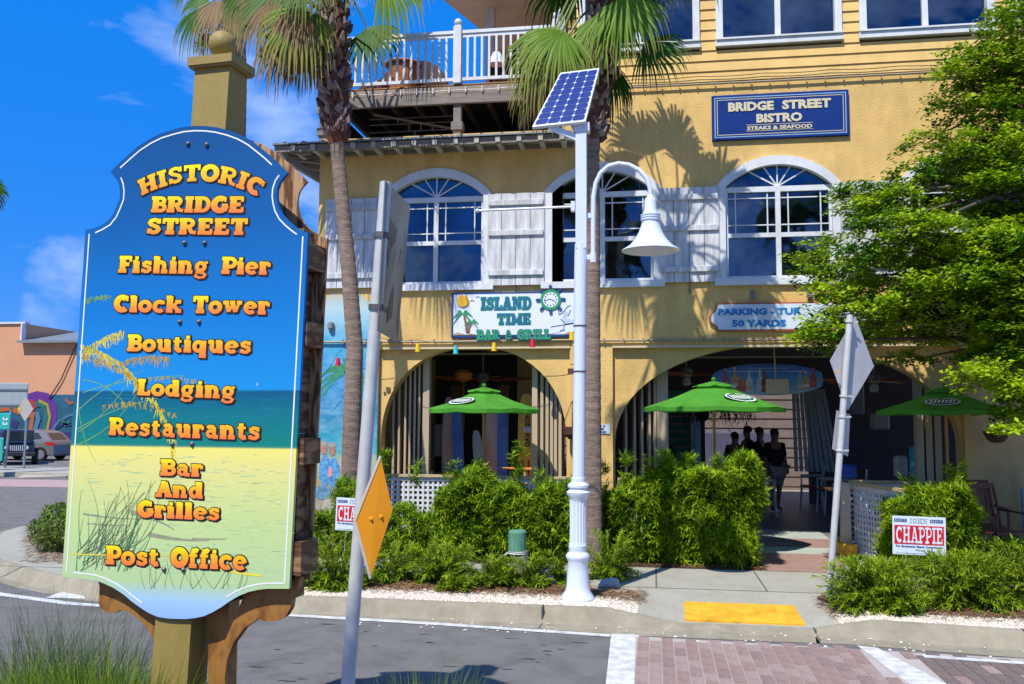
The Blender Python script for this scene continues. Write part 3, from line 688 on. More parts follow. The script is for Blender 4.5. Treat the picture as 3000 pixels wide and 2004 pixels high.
for x in (-5.2,-3.0,-1.45):
    b = MB(); b.box(x-.062,x+.062,DY-.064,DY+.062,7.182,8.10); b.box(x-.045,x+.045,DY-.045,DY+.045,8.10,8.125); b.sphere((x,DY,8.18),.062); b.build('newel_post', WHITE, RLG, smooth=True)
# clips + light cable under deck edge
b = MB(); b.tube([(-4.9+i*.3,DY-.055,7.055+.008*math.sin(i*2.2)) for i in range(13)],.008,5); b.build('light_cable', mat('white_cable',(.7,.7,.7),.5), B)
b = MB(); b.box(-.01,.01,-.02,.02,-.045,.045); me = b.mesh('cable_clip', mat('pale_clip',(.6,.58,.55),.5))
for i in range(14): link('cable_clip', me, B, (-4.95+i*.262,DY-.06,7.06))
# recessed third storey with wide eave
prismx('recessed_wall', -3.05,-1.34,17.0,17.2,7.18,10.3,SIDING); prismx('recessed_trim', -3.16,-3.06,16.9,17.25,7.18,9.6,WHITE)
b = MB(); b.box(-2.9,-2.75,15.3,15.45,7.18,9.35); b.build('porch_column', WHITE, B)
b = MB(); b.prism([(-4.1,13.6),(-3.05,16.3),(-3.0,18),(-1.13,18),(-1.13,13.6)], lambda x,y:(x,y,9.35+(y-13.6)*-.06), (0,0,-1), .12) ; b.build('eave_soffit', mat('pinkish_soffit',(.78,.68,.62),.8), B)
W = prismx('door_frame', -2.75,-1.75,16.93,16.99,7.18,9.3,WHITE)
b = MB(); b.quad((-2.65,16.92,7.5),(-2.25,16.92,7.5),(-2.25,16.92,9.2),(-2.65,16.92,9.2)); b.quad((-2.2,16.92,7.5),(-1.85,16.92,7.5),(-1.85,16.92,9.2),(-2.2,16.92,9.2)); b.build('pane', GLASS, W)
# =====================================================  LETTERING
# slab-serif strokes: every glyph is (advance, [(points, thickness)...]); cap height 1, x-height .72
def arc(cx, cy, rx, ry, a0, a1, n=10): return [(cx+rx*math.cos(math.radians(a0+(a1-a0)*i/n)), cy+ry*math.sin(math.radians(a0+(a1-a0)*i/n))) for i in range(n+1)]
T_, Q_ = .30, .20
def st(x, y0=0, y1=1): return ([(x,y0),(x,y1)], T_)
def sr(x, y, w=.44): return ([(x-w/2,y),(x+w/2,y)], Q_)
LO, HI, XH = .08, .92, .72
def bowl(x0, x1, y0, y1, t=.2):
    r = (y1-y0)/2; return ([(x0,y1)]+arc(x1-min(r,.24),(y0+y1)/2,min(r,.24),r,90,-90,8)+[(x0,y0)], t)
G = {
 'A': (.98,[([(.20,LO),(.47,.93)],.2),([(.78,LO),(.53,.93)],T_),([(.3,.33),(.7,.33)],.14),sr(.2,LO,.4),sr(.78,LO,.44),([(.34,HI),(.6,HI)],Q_)]),
 'B': (.86,[st(.24),sr(.2,LO,.4),sr(.2,HI,.4),bowl(.2,.72,.54,HI),bowl(.2,.77,LO,.5)]),
 'C': (.86,[(arc(.47,.5,.33,.4,48,312,16),T_),([(.74,.66),(.74,.98)],.12)]),
 'D': (.92,[st(.24),sr(.2,LO,.4),sr(.2,HI,.4),([(.2,HI),(.4,HI)]+arc(.46,.5,.33,.42,90,-90,10)+[(.2,LO)],.2)]),
 'E': (.84,[st(.24),([(.02,LO),(.76,LO)],Q_),([(.02,HI),(.74,HI)],Q_),([(.24,.5),(.58,.5)],Q_),([(.72,.68),(.72,1)],.13),([(.74,0),(.74,.33)],.13),([(.58,.38),(.58,.62)],.1)]),
 'F': (.80,[st(.24),sr(.24,LO,.5),([(.02,HI),(.74,HI)],Q_),([(.24,.5),(.58,.5)],Q_),([(.71,.66),(.71,1)],.13),([(.58,.38),(.58,.62)],.1)]),
 'G': (.92,[(arc(.47,.5,.33,.4,48,350,18),T_),([(.74,.68),(.74,.98)],.12),([(.56,.44),(.9,.44)],Q_),([(.76,.44),(.76,.05)],.2)]),
 'H': (1.02,[st(.24),st(.78),([(.24,.5),(.78,.5)],Q_)]+[sr(x,y,.42) for x in (.24,.78) for y in (LO,HI)]),
 'I': (.5,[st(.25),sr(.25,LO,.48),sr(.25,HI,.48)]),
 'L': (.78,[st(.24),([(.02,LO),(.74,LO)],Q_),sr(.24,HI,.46),([(.70,0),(.70,.34)],.14)]),
 'M': (1.2,[([(.22,0),(.22,.95)],.18),([(.96,0),(.96,1)],T_),([(.24,.93),(.58,.2)],.22),([(.94,.93),(.60,.2)],.14),sr(.22,LO,.38),sr(.95,LO,.44),([(.03,HI),(.32,HI)],Q_),([(.86,HI),(1.16,HI)],Q_)]),
 'N': (1.04,[([(.22,0),(.22,.95)],.18),([(.82,.05),(.82,1)],.18),([(.26,.93),(.80,.08)],T_),sr(.22,LO,.38),([(.03,HI),(.36,HI)],Q_),sr(.82,HI,.4)]),
 'O': (.94,[(arc(.47,.5,.34,.4,90,450,20),T_)]),
 'P': (.84,[st(.24),sr(.24,LO,.5),sr(.2,HI,.4),bowl(.2,.77,.42,HI)]),
 'R': (.96,[st(.24),sr(.22,LO,.44),sr(.2,HI,.4),bowl(.2,.74,.48,HI),([(.52,.48),(.70,.12),(.94,.08)],.19)]),
 'S': (.82,[([(.68,.72),(.6,.87),(.42,.92),(.24,.86),(.17,.72),(.26,.59),(.42,.52),(.60,.43),(.67,.28),(.58,.13),(.4,.08),(.22,.14),(.13,.3)],.21),([(.70,.66),(.70,.99)],.11),([(.11,.01),(.11,.34)],.11)]),
 'T': (.88,[st(.44),([(.03,HI),(.85,HI)],Q_),([(.08,.66),(.08,1)],.13),([(.80,.66),(.80,1)],.13),sr(.44,LO,.5)]),
 'J': (.6,[([(.34,1),(.34,.25),(.22,.08),(.08,.12)],T_),sr(.34,HI,.44)]),
 '&': (.9,[([(.8,.1),(.3,.66),(.3,.84),(.44,.9),(.54,.8),(.44,.6),(.16,.4),(.18,.14),(.4,.08),(.62,.2),(.78,.48)],.15)]),
 'a': (.78,[([(.14,.56),(.24,.65),(.42,.65),(.52,.54),(.52,.1)],.19),(arc(.34,.24,.19,.17,90,450,12),.16),sr(.62,.07,.28)]),
 'b': (.84,[st(.22,0,1),sr(.16,HI,.3),(arc(.48,.35,.22,.28,150,-150,14),.2)]),
 'c': (.72,[(arc(.40,.35,.27,.29,45,315,14),.22),([(.62,.48),(.62,.66)],.12)]),
 'd': (.86,[st(.6,0,1),sr(.54,HI,.32),sr(.68,.07,.3),(arc(.34,.35,.22,.28,30,330,14),.2)]),
 'e': (.76,[(arc(.39,.35,.27,.29,0,318,16),.2),([(.2,.36),(.66,.36)],.12)]),
 'f': (.58,[([(.54,.86),(.44,.93),(.3,.9),(.24,.76),(.24,.05)],.22),([(.04,.64),(.5,.64)],.13),sr(.26,.07,.44)]),
 'g': (.80,[(arc(.36,.40,.22,.24,90,450,14),.19),([(.5,.6),(.74,.68)],.13),([(.2,.2),(.16,.06),(.5,.02),(.64,-.1),(.56,-.24),(.3,-.28),(.1,-.2),(.12,-.06)],.13)]),
 'h': (.92,[st(.22,0,1),sr(.16,HI,.3),([(.24,.56),(.42,.66),(.6,.6),(.66,.46),(.66,.05)],.21),sr(.22,.07,.38),sr(.68,.07,.38)]),
 'i': (.46,[st(.23,0,.7),sr(.23,.07,.44),sr(.17,.65,.3),([(.12,.90),(.34,.90)],.18)]),
 'k': (.9,[st(.22,0,1),sr(.16,HI,.3),([(.3,.3),(.68,.64)],.14),([(.44,.42),(.72,.08)],.2),sr(.22,.07,.38),sr(.72,.07,.34),sr(.68,.65,.34)]),
 'l': (.46,[st(.23,0,1),sr(.23,.07,.44),sr(.17,HI,.3)]),
 'n': (.92,[st(.22,0,.7),sr(.16,.65,.3),([(.24,.56),(.42,.66),(.6,.6),(.66,.46),(.66,.05)],.21),sr(.22,.07,.38),sr(.68,.07,.38)]),
 'o': (.78,[(arc(.39,.35,.27,.28,90,450,16),.22)]),
 'q': (.84,[st(.6,-.26,.7),sr(.6,-.24,.4),(arc(.34,.35,.22,.28,30,330,14),.2)]),
 'r': (.68,[st(.22,0,.7),sr(.16,.65,.3),([(.26,.5),(.38,.64),(.56,.64)],.2),([(.58,.44),(.58,.68)],.13),sr(.24,.07,.44)]),
 's': (.68,[([(.55,.52),(.46,.63),(.3,.65),(.17,.56),(.2,.44),(.36,.37),(.52,.3),(.54,.16),(.42,.06),(.26,.06),(.14,.16)],.17),([(.57,.46),(.57,.7)],.1),([(.11,.0),(.11,.24)],.1)]),
 't': (.58,[([(.24,.9),(.24,.16),(.36,.07),(.52,.12)],.22),([(.03,.64),(.5,.64)],.13)]),
 'u': (.9,[([(.22,.68),(.22,.22),(.34,.08),(.5,.1),(.62,.22)],.21),st(.64,0,.7),sr(.16,.65,.3),sr(.58,.65,.3),sr(.72,.07,.28)]),
 'w': (1.14,[([(.2,.64),(.36,.08)],.2),([(.56,.62),(.38,.08)],.12),([(.56,.64),(.74,.08)],.2),([(.92,.62),(.76,.08)],.12),sr(.18,.65,.34),sr(.55,.65,.3),sr(.94,.65,.3)]),
 ' ': (.55,[]),
}
def ribbon(pts, t, ext=0):
    P = [Vector(p) for p in pts]
    if ext:
        P[0] = P[0]+(P[0]-P[1]).normalized()*ext; P[-1] = P[-1]+(P[-1]-P[-2]).normalized()*ext
    Lf, Rt = [], []; n = len(P)
    closed = (P[0]-P[-1]).length < 1e-3
    for i, p in enumerate(P):
        if closed and i in (0, n-1): d1 = (P[-1]-P[-2]).normalized(); d2 = (P[1]-P[0]).normalized()
        else:
            d1 = (P[i]-P[i-1]).normalized() if i else (P[1]-P[0]).normalized(); d2 = (P[i+1]-P[i]).normalized() if i < n-1 else d1
        m = (d1+d2)
        m = m.normalized() if m.length > .1 else d2
        nn_ = Vector((-m.y, m.x)); k = 1/max(.6, nn_.dot(Vector((-d1.y, d1.x))))
        Lf.append(p+nn_*t/2*k); Rt.append(p-nn_*t/2*k)
    return Lf, Rt
def slab_text(txt, F, size, mb, grow=0, z0=0., dz=6e-5, squeeze=1., thin=1.):
    """F(a,b,off)->world point in front of the board; a,b in glyph units * size already applied by F"""
    x = 0; zi = 0
    for ch in txt:
        adv, ss = G[ch]
        for pts, t in ss:
            Lf, Rt = ribbon([((x+p[0])*squeeze, p[1]) for p in pts], t*thin+grow*2, grow)
            off = z0+dz*zi; zi = (zi+1) % 14
            vs = []; fs = []
            for i, (a, b) in enumerate(zip(Lf, Rt)): vs += [F(a.x*size, a.y*size, off), F(b.x*size, b.y*size, off)]
            for i in range(len(Lf)-1): fs.append((2*i, 2*i+1, 2*i+3, 2*i+2))
            mb.add(vs, fs)
        x += adv+.04
    return x-.04
def slab_width(txt): return sum(G[c][0]+.04 for c in txt)-.04
def flat_text(name, txt, loc, size, m, parent, rot=(PI/2,0,0), width=None, bold=0., ext=.003, align='LEFT', shear=0):
    cu = bpy.data.curves.new(name, 'FONT'); cu.body = txt; cu.size = size; cu.offset = bold; cu.extrude = ext; cu.align_x = align; cu.resolution_u = 2; cu.shear = shear
    o = bpy.data.objects.new('tmp', cu); COL.objects.link(o); bpy.context.view_layer.update()
    dg = bpy.context.evaluated_depsgraph_get(); me = bpy.data.meshes.new_from_object(o.evaluated_get(dg)); bpy.data.objects.remove(o)
    vs = np.empty(len(me.vertices)*3); me.vertices.foreach_get('co', vs); vs = vs.reshape(-1,3)
    if width:
        w0 = vs[:,0].max()-vs[:,0].min()
        if align == 'LEFT': vs[:,0] -= vs[:,0].min()
        vs[:,0] *= width/w0; me.vertices.foreach_set('co', vs.ravel())
    me.materials.clear(); me.materials.append(m); me.name = name
    return link(name, me, parent, loc, rot)

# =====================================================  MURAL ON THE LEFT PILLAR
MUR = ramp_mat('mural_paint', [(0,(.45,.30,.13)),(.16,(.30,.20,.12)),(.30,(.45,.40,.20)),(.34,(.03,.36,.42)),(.47,(.02,.22,.40)),(.62,(.02,.24,.55)),(.80,(.05,.38,.62)),(.93,(.45,.62,.66)),(1,(.55,.42,.20))], gen=True, noise=.45, nscale=3.2, mixcol=(.34,.62,.70), rough=.85)
poly = [(-5.2,.15),(-5.2,3.72),(-4.9,3.9),(-4.66,3.80),(-4.5,3.86),(-4.22,3.62),(-4.24,2.985),(-4.175,2.90),(-4.175,.15)]
prismx('pillar', -5.2,-4.175,13.4,13.8,.15,2.985,STUCCO)
b = MB(); b.prism(poly, lambda a,c:(a,13.396,c),(0,-1,0),.003); b.build('mural', MUR, B)
mg = [mat('mural_palm_green',(.05,.30,.16),.85,var=.5,scale=20), mat('mural_skin',(.42,.22,.15),.85,var=.35,scale=18), mat('mural_blue_shirt',(.10,.33,.62),.85,var=.7,scale=22), mat('mural_khaki',(.46,.42,.34),.85,var=.3,scale=10), mat('mural_pink',(.7,.28,.24),.85), mat('mural_sand',(.45,.30,.15),.85,var=.5,scale=9), mat('mural_hair',(.38,.32,.27),.85)]
b = MB(); c0 = at(790,855,13.39)
for i in range(19):
    a = math.radians(-20+i*12.5); l = .34+.1*random.random()
    pts = [Vector((c0.x+math.cos(a)*l*t, 13.394-.0003*(i%3), c0.z+math.sin(a)*l*t-.20*t*t)) for t in (0,.35,.7,1)]
    Lf,Rt = ribbon([(p.x,p.z) for p in pts],.035); b.add([(p.x,13.394-.0003*(i%5),p.y) for pr in zip(Lf,Rt) for p in pr],[(2*j,2*j+1,2*j+3,2*j+2) for j in range(3)])
b.build('mural_palm', mg[0], B)
def blob(u, v, ru, rv, m, nm, y=13.392, n=14, wob=.12):
    b = MB(); c = at(u,v,y); s = 13.4/2060
    b.prism([(c.x+ru*s*(1+random.uniform(-wob,wob))*math.cos(2*PI*i/n), c.z+rv*s*(1+random.uniform(-wob,wob))*math.sin(2*PI*i/n)) for i in range(n)], lambda a,c_:(a,y,c_),(0,-1,0),0); b.build(nm, m, B)
blob(775,1215,45,16,mg[5],'mural_ground',13.3945)
for dx,sh in ((0,0),(20,6)):
    blob(745+dx,1080+sh,15,38,mg[2],'mural_shirt',13.392-dx*.00005); blob(742+dx,1028+sh*.5,9,14,mg[1],'mural_face',13.3905-dx*.00005); blob(741+dx,1017+sh*.5,10,6,mg[6],'mural_hair',13.3900-dx*.00005)
    blob(752+dx,1165,13,26,mg[3],'mural_shorts',13.3925-dx*.00005); blob(750+dx,1203,5,18,mg[1],'mural_leg',13.3928-dx*.00005)
blob(800,1075,17,38,mg[2],'mural_shirt',13.391); blob(757,1083,5,12,mg[4],'mural_drink',13.3885); blob(742,1130,24,16,mat('mural_blue_cloth',(.12,.28,.42),.85,var=.6,scale=20),'mural_cloth',13.3895)
b = MB(); c = at(758,748,13.36); b.lathe([(.012,-.07),(.05,-.03),(.05,.05),(.03,.07)],c,12); b.solo('wall_lamp', mat('lamp_grey',(.22,.25,.26),.5), 'small grey teardrop lamp on the painted blue wall left of the palm trunk', 'wall lamp', c)
b = MB(); c = at(889,892,13.45); b.box(c.x-.03,c.x+.03,13.45,13.475,c.z-.03,c.z+.03,); b.box(c.x-.07,c.x-.04,13.455,13.475,c.z-.07,c.z-.04); b.build('wall_box', mat('dark_box',(.12,.10,.08),.6), B)

# =====================================================  SIGNS ON THE FACADE
BLUE = mat('sign_blue',(.005,.034,.20),.65,var=.1,spec=.15); CRM = mat('sign_cream_letters',(.62,.56,.38),.5,var=.05); LBL = mat('sign_pale_blue_line',(.25,.42,.62),.5,var=.05)
def frame(b, x0,x1,z0,z1,w,y,th=.002): b.box(x0,x1,y,y+th,z1-w,z1); b.box(x0,x1,y,y+th,z0,z0+w); b.box(x0,x0+w,y,y+th,z0+w,z1-w); b.box(x1-w,x1,y,y+th,z0+w,z1-w)
s = thing('bistro_sign','dark blue board reading BRIDGE STREET BISTRO above the right arched window','sign',(1.87,13.38,6.05))
b = MB(); b.bbox(.897,2.845,13.345,13.398,6.05,6.732,.006); b.build('board', BLUE, s)
b = MB(); frame(b,.935,2.807,6.085,6.695,.014,13.342); b.build('pale_border', LBL, s)
b = MB(); frame(b,.972,2.770,6.12,6.66,.009,13.342); b.build('cream_border', CRM, s)
flat_text('lettering','BRIDGE',(1.134,13.338,6.482),.175,CRM,s,width=.655,bold=.009); flat_text('lettering','STREET',(1.905,13.338,6.482),.175,CRM,s,width=.69,bold=.009)
flat_text('lettering','BISTRO',(1.537,13.338,6.296),.17,CRM,s,width=.65,bold=.008)
flat_text('lettering','STEAKS & SEAFOOD',(1.40,13.338,6.183),.075,CRM,s,width=.925,bold=.003)
b = MB(); b.box(1.392,2.335,13.341,13.345,6.258,6.265); b.box(1.392,2.335,13.341,13.345,6.166,6.173); b.build('rule_line', CRM, s)
# bar sign
s = thing('bar_and_grill_sign','white ISLAND TIME BAR & GRILL sign with palm tree, sun and ship wheel clock','sign',(-2.1,13.38,3.14))
NAVY = mat('sign_navy',(.015,.06,.22),.4); SWH = mat('sign_white',(.72,.77,.84),.5,var=.04); GRN = mat('sign_green',(.02,.30,.12),.5); TEAL = mat('sign_teal_blue',(.01,.14,.28),.5); SUNY = mat('sign_sun_yellow',(.75,.42,.02),.5); TRK = mat('sign_trunk_brown',(.28,.10,.06),.6); SND = mat('sign_sand',(.45,.33,.20),.7,var=.4,scale=30)
X0,X1,Z0,Z1 = -3.02,-1.0,3.15,3.84
b = MB(); b.bbox(X0,X1,13.335,13.395,Z0,Z1,.005); b.build('board', NAVY, s)
b = MB(); b.box(X0+.035,X1-.035,13.331,13.336,Z0+.04,Z1-.03); b.build('white_panel', SWH, s)
b = MB(); b.lathe([(.09,0),(.09,.02)],(0,0,0),28,Matrix.Translation((-2.84,13.31,3.71))@Matrix.Rotation(-PI/2,4,'X')); b.build('sun_disc', SUNY, s)
def pal(cx, cz, k, nm):
    b = MB(); i = 0
    for a in (200,165,120,60,25,-20):
        t = math.radians(a); pts = [Vector((cx+math.cos(t)*k*u_, 13.322-.0006*i, cz+math.sin(t)*k*u_-k*.75*u_*u_+k*.1)) for u_ in (0,.3,.6,.85,1.05)]; i += 1
        ws = (.03,.17,.2,.13,.01); 
        for p,q,w0,w1 in zip(pts,pts[1:],ws,ws[1:]):
            up_ = Vector((0,0,1)); b.quad(p+up_*w0*k*.5,p-up_*w0*k*.5,q-up_*w1*k*.5,q+up_*w1*k*.5)
    b.build(nm, GRN, s)
pal(-2.84,3.50,.17,'painted_palm_leaves'); pal(-2.70,3.38,.12,'painted_palm_leaves')
b = MB()
for pts in ([(-2.77,3.22),(-2.79,3.36),(-2.82,3.50)],[(-2.75,3.22),(-2.74,3.30),(-2.70,3.38)]):
    Lf,Rt = ribbon(pts,.035); b.add([(p.x,13.324,p.y) for pr in zip(Lf,Rt) for p in pr],[(2*i,2*i+1,2*i+3,2*i+2) for i in range(len(Lf)-1)])
b.build('painted_trunks', TRK, s)
b = MB(); b.prism([(-2.98,3.19),(-2.98,3.215),(-2.92,3.235),(-2.86,3.215),(-2.78,3.2),(-2.70,3.215),(-2.62,3.195),(-2.62,3.19)], lambda a,c:(a,13.329,c),(0,-1,0),0); b.build('painted_sand', SND, s); b = MB(); b.prism([(-1.3,3.19),(-1.25,3.22),(-1.1,3.24),(-1.04,3.22),(-1.04,3.19)], lambda a,c:(a,13.329,c),(0,-1,0),0); b.build('painted_sand', SND, s)
def board_text(txt, x0, x1, z0, z1, y, m_in, m_out, par, grow=.06, nm='lettering', ox=.0, lift=0):
    h = z1-z0; wd = slab_width(txt)*h; sq = (x1-x0)/wd
    bo = MB(); slab_text(txt, lambda a,c,o: (x0+a*sq,y-o,z0+c+ox), h, bo, grow, 0)
    bi = MB(); slab_text(txt, lambda a,c,o: (x0+a*sq,y-.003-o,z0+c), h, bi, 0, 0)
    L_ = bo.build(nm, m_out, par); bi.build('letter_face', m_in, L_); return L_
board_text('ISLAND',-2.56,-1.79,3.57,3.755,13.328,TEAL,GRN,s); board_text('TIME',-2.31,-1.80,3.345,3.505,13.328,TEAL,GRN,s)
board_text('BAR & GRILL',-2.62,-1.50,3.12,3.26,13.322,GRN,TEAL,s)
b = MB()
wc = (-1.50,3.71); 
b.add([],[])
for i in range(28):
    a,a2 = 2*PI*i/28, 2*PI*(i+1)/28
    P_ = lambda r,t,y: (wc[0]+r*math.cos(t),y,wc[1]+r*math.sin(t))
    b.quad(P_(.155,a,13.312),P_(.115,a,13.312),P_(.115,a2,13.312),P_(.155,a2,13.312)); b.quad(P_(.155,a,13.312),P_(.155,a2,13.312),P_(.155,a2,13.332),P_(.155,a,13.332))
b.build('wheel_ring', GRN, s)
b = MB()
for i in range(8):
    t = PI*i/4+.02; d = Vector((math.cos(t),0,math.sin(t))); p = Vector((wc[0],13.318,wc[1])); b.beam(p+d*.157,p+d*.215,.042,.012,(0,1,0))
    b.beam(p+d*.215,p+d*.222,.028,.012,(0,1,0))
b.build('wheel_handle', NAVY, s)
b = MB(); b.lathe([(.116,0),(.116,.012)],(0,0,0),24,Matrix.Translation((wc[0],13.314,wc[1]))@Matrix.Rotation(-PI/2,4,'X')); b.build('clock_face', SWH, s)
b = MB(); p = Vector((wc[0]-.01,13.311,wc[1]+.01)); b.beam(p,p+Vector((.075,0,-.035)),.009,.002,(0,1,0)); b.beam(p,p+Vector((-.085,-.001,-.03)),.007,.002,(0,1,0))
for i in range(12):
    t = PI*i/6; b.box(wc[0]+.09*math.cos(t)-.008,wc[0]+.09*math.cos(t)+.008,13.310,13.312,wc[1]+.09*math.sin(t)-.009,wc[1]+.09*math.sin(t)+.009)
b.build('clock_marks', NAVY, s)
b = MB()
for pts in ([(-1.40,3.60),(-1.37,3.48),(-1.31,3.52),(-1.25,3.60),(-1.20,3.62)],[(-1.35,3.42),(-1.28,3.34),(-1.14,3.36),(-1.06,3.40)],[(-1.30,3.33),(-1.30,3.26),(-1.36,3.24)],[(-1.50,3.30),(-1.30,3.33),(-1.06,3.36)],[(-1.24,3.46),(-1.20,3.55)],[(-2.73,3.70),(-2.70,3.72),(-2.66,3.70)],[(-2.64,3.76),(-2.61,3.775),(-2.58,3.76)]):
    Lf,Rt = ribbon(pts,.012); b.add([(p.x,13.329,p.y) for pr in zip(Lf,Rt) for p in pr],[(2*i,2*i+1,2*i+3,2*i+2) for i in range(len(Lf)-1)])
b.build('painted_bird_outline', NAVY, s)
b = MB(); b.prism([(-1.37,3.50),(-1.28,3.56),(-1.24,3.50),(-1.27,3.42),(-1.10,3.40),(-1.04,3.38),(-1.10,3.34),(-1.26,3.34),(-1.33,3.40),(-1.30,3.48)],lambda a,c:(a,13.3295,c),(0,-1,0),0); b.build('painted_bird', mat('bird_pale_blue',(.50,.62,.75),.6,var=.3,scale=30), s)
# parking sign
s = thing('parking_sign','white pointed board reading PARKING with red edge partly behind the tree leaves','sign',(1.8,13.38,3.2))
RED = mat('sign_red_edge',(.42,.09,.05),.5); PBL = mat('sign_pale_blue',(.62,.72,.82),.5,var=.05); TBL = mat('sign_bright_blue',(.01,.20,.55),.5)
def arrow(o_): 
    return [(.93+o_,3.215+o_),(.915+o_,3.28),(.82+o_*1.3,3.36),(.82+o_*1.3,3.44),(.905+o_,3.52),(.93+o_,3.625-o_),(3.05-o_,3.625-o_),(3.07-o_,3.52),(3.16-o_*1.3,3.44),(3.16-o_*1.3,3.36),(3.07-o_,3.28),(3.05-o_,3.215+o_)]
b = MB(); b.prism(arrow(0), lambda a,c:(a,13.345,c),(0,-1,0),.05); b.build('board', RED, s)
b = MB(); b.prism(arrow(.022), lambda a,c:(a,13.341,c),(0,-1,0),.004); b.build('pale_panel', PBL, s)
flat_text('lettering','PARKING - TUR',(.945,13.337,3.452),.125,TBL,s,width=1.17,bold=.006,shear=.0); flat_text('lettering','50 YARDS',(1.14,13.337,3.282),.125,TBL,s,width=.76,bold=.006)
for i,x in enumerate((1.44,2.23)):
    b = MB(); b.box(x-.035,x+.035,13.29,13.36,3.69,3.775); b.box(x-.02,x+.02,13.27,13.398,3.775,3.80); b.box(x-.028,x+.028,13.30,13.35,3.675,3.689)
    b.solo('sign_floodlight', mat('grey_floodlight',(.20,.20,.20),.5), ('left' if i == 0 else 'right')+' grey box floodlight above the PARKING board', 'floodlight', (x,13.36,3.7), 'floodlights above the parking board')
# small notice by the arch
s = thing('notice_sign','small white notice SHIRT & SHOES REQUIRED on the pillar by the doorway','notice',(-.68,13.39,1.7))
p0 = at(1362,973,13.395); p1 = at(1399,995,13.395); b = MB(); b.box(p1.x-.31,p1.x,13.385,13.398,p1.z,p0.z); b.build('plate', SWH, s)
for i,tx in enumerate(('SHIRT &','SHOES','REQUIRED')): flat_text('lettering',tx,(p1.x-.155,13.383,p0.z-.045*(i+1)+.006),.045,NAVY,s,align='CENTER',bold=.002,ext=.001)
# =====================================================  STRING OF CUP LIGHTS
cols = {'yellow':(.80,.50,.01),'teal':(.05,.50,.55),'red':(.62,.015,.06)}
for u,v,c_,lb in ((872,792,'yellow','yellow cup light beside the silver sign pole'),(958,797,'yellow','yellow cup light over the left side of the arch'),(1045,802,'teal','turquoise cup light under the ledge of the left arch'),(1133,795,'yellow','yellow cup light under the bar sign lettering'),(1221,786,'red','red cup light under the end of the bar sign'),(1311,770,'yellow','yellow cup light at the edge of the white lamp post'),(775,830,'red','red cup light in front of the painted palm')):
    c = at(u,v,13.10); b = MB(); b.lathe([(.045,-.062),(.04,-.06),(.028,.06),(.0,.062)],(c.x,c.y,c.z),14)
    o = b.solo('cup_light', mat('cup_'+c_,cols[c_],.4,var=.05), lb, 'cup light', c, 'string of coloured cup lights', smooth=True)
b = MB(); pts = []
P_ = [at(735,870,13.1),at(775,812,13.1),at(800,775,13.1),at(872,776,13.1),at(958,781,13.1),at(1045,786,13.1),at(1133,779,13.1),at(1221,770,13.1),at(1311,755,13.1)]
for a,c in zip(P_,P_[1:]):
    for i in range(6): t = i/6; pts.append(a.lerp(c,t)+Vector((0,0,-.03*math.sin(PI*t)+.012)))
b.tube(pts,.004,5); b.solo('light_string', BLK, 'thin black cable carrying the coloured cup lights along the ledge','cable',P_[0])

# =====================================================  FOREGROUND DIRECTORY SIGN
P0 = Vector((-3.04,4.47,0)); E_ = Vector((1.28,-.14,0)).normalized(); NP = Vector((E_.y,-E_.x,0)); UPZ = Vector((0,0,1))
def pl(u, v): h = onp(u,v,P0,NP); return ((h-P0).dot(E_), h.z)
def FP(a, c, off=0.): return P0+E_*a+NP*off+UPZ*c
raw = [(196,527),(217,523),(232,516),(247,507),(259,492),(267,474),(274,456),(275,439),(273,425),(269,414),(253,394),(270,377),(292,357),(316,336),(342,319),(368,306),(397,297),(421,291),(447,288.5),(472,289),(497,292),(525,299),(552,309),(575,322),(596.5,339),(614,353),(631,369),(659,397),(648,409),(641,419),(636,434),(635,449),(637,464),(641,479),(649,494),(661,506.6),(673,517),(686,526.5),(706,533),
       (663,1350),(638,1350),(613.5,1350),(591,1352.5),(569,1357.6),(546,1367),(525,1379.6),(506,1393),(487,1404),(467,1413),(448,1417),(426,1419.5),(404,1419),(382,1418),(360,1414),(340,1405),(321,1393),(302,1379),(283,1363),(262,1349),(239,1338),(219,1331),(200,1328),(167,1324.5),(142,1322)]
OUT = [pl(*p) for p in raw]
D = thing('directory_sign','tall painted HISTORIC BRIDGE STREET directory board on an olive post with ball finial','directory sign',(-2.35,4.5,0))
ART = ramp_mat('sign_art_print', [(0,srgb(140,178,232)),(.035,srgb(158,194,226)),(.07,srgb(176,204,150)),(.20,srgb(192,212,142)),(.30,srgb(222,218,136)),(.337,srgb(236,226,118)),(.340,srgb(16,128,118)),(.40,srgb(10,116,130)),(.450,srgb(8,88,128)),(.453,srgb(26,142,214)),(.62,srgb(12,118,196)),(.80,srgb(8,92,160)),(1,srgb(8,76,136))], gen=True, rough=.6)
ART.node_tree.nodes['Principled BSDF'].inputs['Specular IOR Level'].default_value = .2
b = MB(); b.prism(OUT, lambda a,c: FP(a,c,0), NP, .02); b.mi = 0; panel = b.build('front_panel', ART, D)
